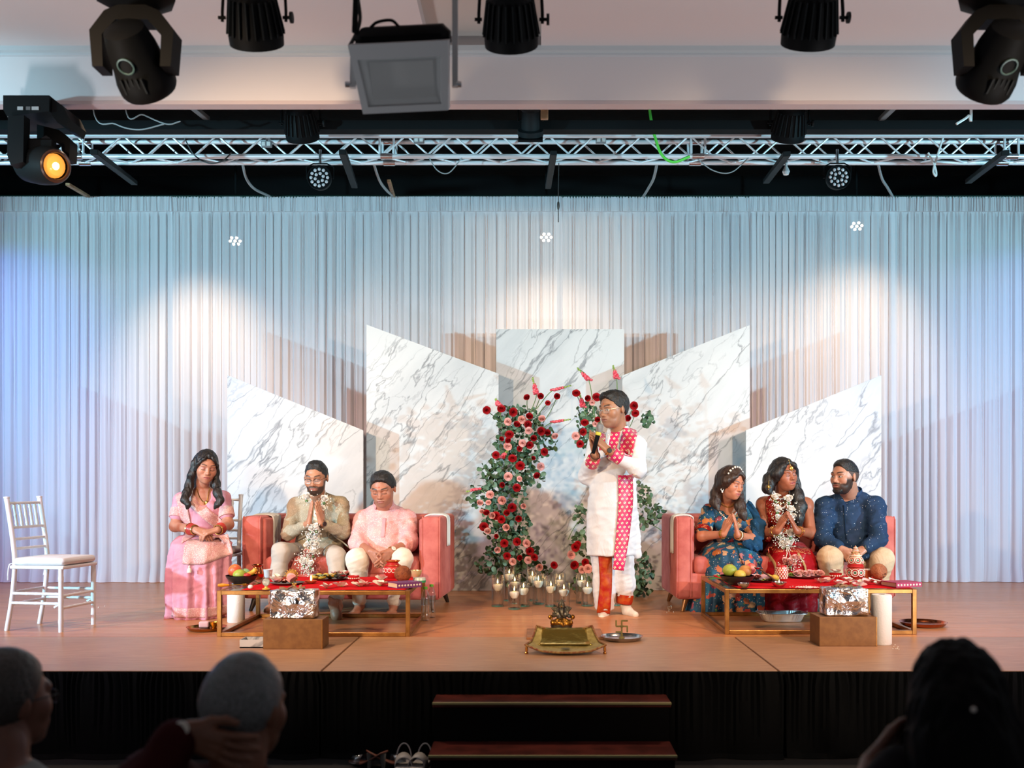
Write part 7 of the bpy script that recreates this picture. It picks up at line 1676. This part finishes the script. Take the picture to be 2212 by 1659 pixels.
# gold tray on little feet, figurine and lamp stand
GT = empty('gold_tray', Vector((W(1221, 0, 6.18).x, 6.19, 0)), label='pale gold tray with a red braid rim at the front of the stage', cat='tray')
TRG = M('pale_gold_brocade', srgb('#a9985c'), .42, .45, vary=(40, '#8f7d45')); n, m = 30, 16; P = np.zeros((m, n, 3)); rim = []
for j in range(m):
    v = j/(m-1)
    for i in range(n):
        u = i/(n-1)*2-1; hw = .238-.068*v; y = -.10+.27*v-.075*(1-u*u)*(1-v)**1.5; z = .030+.075*max(0, (v-.45)/.55)**1.3+.012*(1-u*u)*(1-v)*(-1)+.022*max(0, abs(u)-.6)/.4
        P[j, i] = (u*hw, y, z)
o = MB().grid(P).build('tray', TRG, GT); o.modifiers.new('thick', 'SOLIDIFY').thickness = .004
rim = [P[0, i] for i in range(n)]+[P[j, -1] for j in range(1, m)]+[P[-1, i] for i in range(n-2, -1, -1)]+[P[j, 0] for j in range(m-2, 0, -1)]
MB().tube([Vector(q)+Vector((0, 0, .003)) for q in rim], .006, 6, closed=True).build('braid_rim', M('red_gold_braid', srgb('#7d2f22'), .5, .2, bump=(300, .8), vary=(60, '#a98a50')), GT)
FO2 = M('crumpled_gold_foil', srgb('#c7ab58'), .2, .9, bump=(14, .5))
Pf = np.zeros((10, 24, 3))
for j in range(10):
    v = .40+.60*j/9
    for i in range(24):
        u = (i/23*2-1)*.66; k = vnoise3(np.array([i*.45]), np.array([j*.5]), np.array([1.5]), 5)[0]; Pf[j, i] = (u*(.238-.068*v)*1.18, -.10+.27*v+.010*k, .030+.075*max(0, (v-.45)/.55)**1.3+.010+.012*k*(j > 2)+.004*(j == 9))
o = MB().grid(Pf).build('foil_lining', FO2, GT); o.modifiers.new('thick', 'SOLIDIFY').thickness = .002
MB().ball((0, -.075, .030), (.03, .022, .002), 14, 6).build('tray_motif', M('dark_motif', srgb('#4a4228'), .5), GT)
for x, y in ((-.230, -.09), (.230, -.09), (-.16, .15), (.16, .15)): MB().lathe([(.010, 0), (.012, .006), (.006, .012), (.009, .022), (.006, .050 if y < 0 else .09)], 10, c=(x, y, 0)).build('foot', BRASS, GT)
bd_ = tag(MB().box((0, 0, .008), (.50, .40, .016), bev=.003).build('low_board', M('stool_wood', srgb('#9a6844'), .45, vary=(10, '#80522f')), loc=Vector((W(1219, 0, 6.9).x, 6.84, 0))), 'low wooden board under the small statue behind the gold tray', 'board')
gs = empty('statue', Vector((W(1213, 0, 6.98).x, 6.98, .017)), label='small bronze and gold seated elephant-headed deity statue', cat='statue'); gb_ = gs.location
BRZ = M('dark_bronze', srgb('#3b3c3a'), .35, .7, vary=(30, '#5b5646')); BGL = M('antique_gold', srgb('#a8772c'), .3, .9, vary=(30, '#6e4a1c'))
MB().lathe([(.078, 0), (.080, .010), (.070, .016), (.076, .030), (.066, .036), (.001, .037)], 28, sy=.7).build('base', BRZ, gs)
v_ = lambda x, y, z: gb_+Vector((x, y, z))
Solid('figure', [el(v_(0, 0, .085), (.034, .028, .040), k=.01), el(v_(0, -.004, .132), (.022, .022, .024), k=.01), el(v_(-.030, .004, .134), (.018, .006, .020), k=.004), el(v_(.030, .004, .134), (.018, .006, .020), k=.004), rc(v_(0, -.022, .130), v_(.004, -.036, .104), .010, .008), rc(v_(.004, -.036, .104), v_(.016, -.034, .088), .008, .006, .004),
    rc(v_(-.028, 0, .108), v_(-.052, -.010, .094), .010, .008), rc(v_(-.052, -.010, .094), v_(-.056, -.020, .116), .008, .007), rc(v_(.028, 0, .108), v_(.052, -.010, .094), .010, .008), rc(v_(.052, -.010, .094), v_(.050, -.026, .086), .008, .007), rc(v_(-.026, .01, .112), v_(-.062, .006, .142), .009, .007), rc(v_(.026, .01, .112), v_(.062, .006, .142), .009, .007)], BRZ, gs, gb_, .003)
Solid('robe', [rc(v_(-.02, 0, .050), v_(-.056, -.020, .050), .022, .018), rc(v_(.02, 0, .050), v_(.056, -.020, .050), .022, .018), rc(v_(-.056, -.020, .048), v_(.01, -.040, .046), .016, .012), rc(v_(.056, -.020, .048), v_(.01, -.040, .030), .016, .012), el(v_(0, -.012, .062), (.040, .026, .022)), el(v_(-.075, 0, .085), (.016, .016, .016)), el(v_(.075, 0, .085), (.016, .016, .016))], BGL, gs, gb_, .003, fold=lambda x, y, z: .003*vnoise3(x*140, y*140, z*140, 3))
MB().lathe([(.024, .148), (.026, .154), (.022, .166), (.024, .172), (.014, .186), (.008, .196), (.001, .208)], 18).build('crown', BRZ, gs); MB().ball((0, -.024, .158), (.006, .004, .006), 8, 6).build('crown_jewel', BGL, gs)
for sx in (-1, 1): tag(ballobj('red_flower', Vector((W(1213, 0, 6.98).x+sx*.10, 6.94, .027)), (.018, .014, .010), RR, 'tiny red flower at the %s foot of the statue' % ('left' if sx < 0 else 'right'), 'flower', 'red flowers at the statue'))
sw = empty('brass_stand', G(1343, 1380)+Vector((0, 0, .006)), label='ornate brass angular-armed stand upright in the steel dish', cat='stand'); ORN = M('aged_brass_filigree', srgb('#8f8450'), .4, .8, bump=(260, 1.0)); u_ = .034
MB().lathe([(.020, 0), (.018, .006), (.006, .012), (.009, .022), (.005, .030)], 14).build('foot', ORN, sw); zc2 = .075
def sbar(a, b): MB().bar((a[0]*u_, 0, zc2+a[1]*u_), (b[0]*u_, 0, zc2+b[1]*u_), .010, .009, up=(0, 1, 0), bev=.002).build('arm', ORN, sw)
for a, b in (((0, -1.3), (0, 1.15)), ((-1.15, 0), (1.15, 0)), ((0, 1.05), (1.15, 1.05)), ((1.05, 0), (1.05, -1.15)), ((0, -1.05), (-1.15, -1.05)), ((-1.05, 0), (-1.05, 1.15))): sbar(a, b)
MB().ball((0, -.006, zc2), .010, 10, 8).build('boss', ORN, sw)
r3 = random.Random(8)
cf = MB()
for i in range(26): x, y = r3.choice([(1452, 1312), (1448, 1318), (215, 1312), (1935, 1400)]); p = G(x+r3.gauss(0, 6), y+r3.gauss(0, 3)); cf.ball(p+Vector((0, 0, .003)), .004, 5, 3)
tag(cf.build('spilled_beads', PEARL), 'tiny pale petals and beads spilled on the stage floor', 'confetti', kind='stuff')
# ------------------------------------------------------------------ audience in the dark hall
DARKC = M('dark_red_clothing', srgb('#3a0f12'), .85, cloth=True); GREYS = M('pale_grey_shirt', (.32, .34, .33), .85, cloth=True)
def aud_a():
    d = 2.85; p = person((W(30, 0, d).x, d, ZFLOOR), 'blurred audience man with short grey hair and glasses at the bottom left corner'); b = p.location
    hd = Head(W(16, 1514, d), 150, 0, 0, 1.14, 1.0); nb = W(10, 1620, d-.06)
    P = hd.prims(nb+Vector((0, 0, -.06)), .058)+[fr([(nb.z-.62, nb.x-.02, d-.08, .15, .11), (nb.z-.20, nb.x-.02, d-.08, .19, .11), (nb.z-.06, nb.x-.01, d-.07, .12, .08)], .04)]
    body_mesh(p, P, hd, srgb('#7d5444'), srgb('#6a4038'), h=.008)
    Solid('shirt', [fr([(nb.z-.70, nb.x-.02, d-.08, .19, .14), (nb.z-.22, nb.x-.02, d-.08, .235, .135), (nb.z-.10, nb.x-.02, d-.08, .19, .12), (nb.z-.035, nb.x-.01, d-.07, .09, .085)], .03), rc((nb.x-.2, d-.08, nb.z-.14), (nb.x-.25, d-.05, nb.z-.42), .07, .06, .04), rc((nb.x+.19, d-.08, nb.z-.14), (nb.x+.25, d-.02, nb.z-.42), .07, .06, .04)], GREYS, p, b, .009, fold=folds(.008))
    Solid('hair', [*hd.cap(.004), hplane(hd, (0, -.045, .05), (0, -.8, -.5)), hplane(hd, (0, .0, -.035), (0, -.25, -.97))], mat_hair('grey_brown_hair', (.05, .045, .040), (1, 1, 1)), p, b, .005, fold=frizz(.003))
    glasses(p, hd, M('dark_frame2', (.03, .03, .03), .3))
aud_a()
def aud_b():
    d = 2.55; p = person((W(500, 0, d).x, d, ZFLOOR), 'blurred grey-haired audience man in dark red with a hand on his neck'); b = p.location
    hd = Head(W(530, 1530, d), 158, 6, 0, 1.06, 1.0); nb = W(515, 1652, d-.05)
    P = hd.prims(nb+Vector((0, 0, -.05)), .06)+[fr([(nb.z-.60, nb.x-.05, d-.08, .16, .12), (nb.z-.18, nb.x-.05, d-.08, .20, .12), (nb.z-.05, nb.x-.02, d-.06, .12, .08)], .04)]
    sh, elb, wr = W(330, 1690, d-.10), W(300, 1720, d-.22), W(395, 1585, d-.16); P += arm(sh, elb, wr, 1.0)+hand(wr, (.92, -.05, -.30), (.1, 1, .1), (.2, 0, .9), 1.05, (.10, .15, .15), .25, thumb=.2)
    body_mesh(p, P, hd, srgb('#80543e'), srgb('#6a4038'), h=.008, fine=[(W(440, 1585, d-.16), (.10, .06, .06))])
    Solid('shirt', [fr([(nb.z-.66, nb.x-.05, d-.08, .20, .15), (nb.z-.20, nb.x-.06, d-.08, .25, .145), (nb.z-.07, nb.x-.05, d-.08, .18, .12), (nb.z-.01, nb.x-.02, d-.06, .10, .09)], .03), rc(sh, elb, .085, .07, .05), rc(elb, elb.lerp(wr, .86), .068, .05, .03), rc(nb+Vector((.16, -.03, -.12)), nb+Vector((.25, 0, -.4)), .08, .065, .04)], DARKC, p, b, .009, fold=folds(.008))
    Solid('hair', [*hd.cap(.004), hplane(hd, (0, -.045, .05), (0, -.8, -.5)), hplane(hd, (0, .0, -.045), (0, -.2, -.98))], mat_hair('silver_hair', (.17, .18, .18), (1, 1, 1)), p, b, .005, fold=frizz(.004, 60))
    watch(p, wr, elb, at=-.005)
aud_b()
def aud_c():
    d = 2.3; p = person((W(2070, 0, d).x, d, ZFLOOR), 'dark silhouette of a long-haired audience woman at the bottom right'); b = p.location
    hd = Head(W(2060, 1512, d), 195, 0, 0, 1.02, 1.0, True); nb = W(2065, 1620, d-.05)
    P = hd.prims(nb+Vector((0, 0, -.05)), .052)+[fr([(nb.z-.60, nb.x, d-.06, .15, .11), (nb.z-.16, nb.x, d-.06, .18, .11), (nb.z-.06, nb.x, d-.06, .11, .08)], .04)]
    sh, elb, wr = W(1950, 1680, d-.05), W(1870, 1760, d-.10), W(1882, 1650, d+.04); P += arm(sh, elb, wr, .95)+hand(wr, (.45, .25, .45), (.7, -.5, -.2), (.3, -.2, .9), .95, (.3, .4, .3), thumb=.3)
    body_mesh(p, P, hd, srgb('#6e4432'), srgb('#5a3028'), h=.008)
    Solid('dress', [fr([(nb.z-.66, nb.x, d-.06, .19, .14), (nb.z-.20, nb.x, d-.06, .22, .13), (nb.z-.09, nb.x, d-.06, .15, .11)], .03), rc(sh, sh.lerp(elb, .6), .07, .065, .04), rc(nb+Vector((.16, -.01, -.12)), nb+Vector((.22, 0, -.35)), .07, .06, .04)], M('black_dress', (.008, .007, .009), .8, spec=.1), p, b, .009)
    hp = [*hd.cap(.008), hplane(hd, (0, -.05, .03), (0, -.9, -.3))]+chain([W(2062, 1500, d-.05), W(2068, 1560, d-.09), W(2078, 1640, d-.12), W(2085, 1760, d-.14)], [.085, .092, .10, .09], .03)
    hp += chain([hd.p(.06, -.02, .0), W(1985, 1600, d), W(1990, 1700, d-.02)], [.03, .03, .03], .02)+chain([W(2130, 1500, d-.02), W(2150, 1600, d-.05), W(2165, 1720, d-.06)], [.04, .055, .05], .02)
    Solid('hair', hp, M('black_matte_hair', (.003, .003, .0035), .7, spec=.1), p, b, .006, fold=strands(35, .006))
    MB().ball(W(2103, 1533, d-.20)-b, .006, 8, 6).build('hair_pin', PEARL, p)
aud_c()
# ------------------------------------------------------------------ shoes left before the stage
SOLE = M('tan_sole', srgb('#7a4a3c'), .5); CLEAR = mat_thin('clear_strap', (.75, .80, .85), .05, .4); WSH = M('white_leather', (.60, .58, .56), .4)
def heel(px, py, rz, label):
    base = W(px, py, 5.36); t = empty('heeled_sandal', Vector((base.x, 5.36, ZFLOOR)), rz, label=label, cat='shoe', group='clear-strapped heels')
    n = 12; P = np.zeros((n, 5, 3))
    for i in range(n):
        u = i/(n-1); w_ = .038*(.75+.35*math.sin(PI*min(1, u*1.1)))*(1 if u < .9 else .8); z = .012+.075*max(0, (.62-u)/.62)**1.2
        for j in range(5): P[i, j] = (-.11+.22*u, (j-2)/2*w_, z)
    o = MB().grid(P).build('sole', SOLE, t); o.modifiers.new('thick', 'SOLIDIFY').thickness = .008
    MB().tube([(-.095, 0, .08), (-.10, 0, 0)], [.018, .008], 10).build('heel', M('glitter_heel', (.25, .26, .25), .3, .5), t)
    pts = [(.055+.02*math.cos(a)*0, .044*math.cos(a), .015+.05*math.sin(a)) for a in np.linspace(0, PI, 10)]; Q = np.array([[(x-.03, y, z) for x, y, z in pts], [(x+.03, y, z*.85) for x, y, z in pts]])
    o = MB().grid(Q).build('strap', CLEAR, t); o.modifiers.new('thick', 'SOLIDIFY').thickness = .003
heel(795, 1650, math.radians(150), 'clear-strapped tan heel lying left of the steps'); heel(838, 1648, math.radians(25), 'clear-strapped tan heel nearer the steps')
def flat(px, rz, label):
    t = empty('white_sandal', Vector((W(px, 0, 5.36).x, 5.36, ZFLOOR)), rz, label=label, cat='shoe', group='white sandals')
    rbx(MB(), (0, 0, .012), (.085, .24, .022), .010).build('sole', WSH, t)
    pts = [(.042*math.cos(a), -.05, .02+.055*math.sin(a)) for a in np.linspace(0, PI, 10)]; Q = np.array([[(x, y-.035, z*.9) for x, y, z in pts], [(x, y+.04, z) for x, y, z in pts]]); o = MB().grid(Q).build('upper', WSH, t); o.modifiers.new('thick', 'SOLIDIFY').thickness = .004
    MB().tube([(.038*math.cos(a), .085+.02*math.sin(a), .02+.075*math.sin(a)) for a in np.linspace(0, PI, 12)], .004, 6).build('heel_strap', WSH, t)
flat(872, .1, 'white sandal on the floor by the steps, the left of the pair'); flat(908, -.15, 'white sandal on the floor by the steps, the right of the pair')
# ------------------------------------------------------------------ lamps behind the voile
def back_lamp(px, py, aim, power, label):
    p = W(px, py, 11.7); t = empty('back_lamp', p, label=label, cat='stage light', group='lamps behind the drapes')
    d = (Vector(aim)-p).normalized(); R = rot_to(d)
    MB().lathe([(.08, -.12), (.10, -.02), (.10, .0), (.092, .0), (.001, -.002)], 20, R=np.array(R)).build('housing', BLKMET, t)
    MB().tube([(0, .02, .05), (0, .02, 5.0-p.z)], .014, 8).build('pole', BLKMET, t)
    for k in range(7):
        a = 2*PI*k/6; q = Vector((.055*math.cos(a), .055*math.sin(a), .004)) if k < 6 else Vector((0, 0, .004)); mb = MB().ball(R @ q, .016, 8, 6); mb.build('led', M('lit_led', (1, .85, .65), .4, emit=((1, .80, .58), 60.0)), t)
    l = spot('back_lamp_beam', p+d*.03, aim, power, (1.0, .70, .46), 70, 1.0, .10); return t
back_lamp(508, 520, W(436, 900, 10.40), 430, 'lit lamp glowing through the drape left of the marble panels')
back_lamp(1180, 512, W(1190, 880, 10.40), 300, 'lit lamp glowing through the drape behind the middle')
back_lamp(1851, 488, W(1802, 900, 10.40), 430, 'lit lamp glowing through the drape on the right')
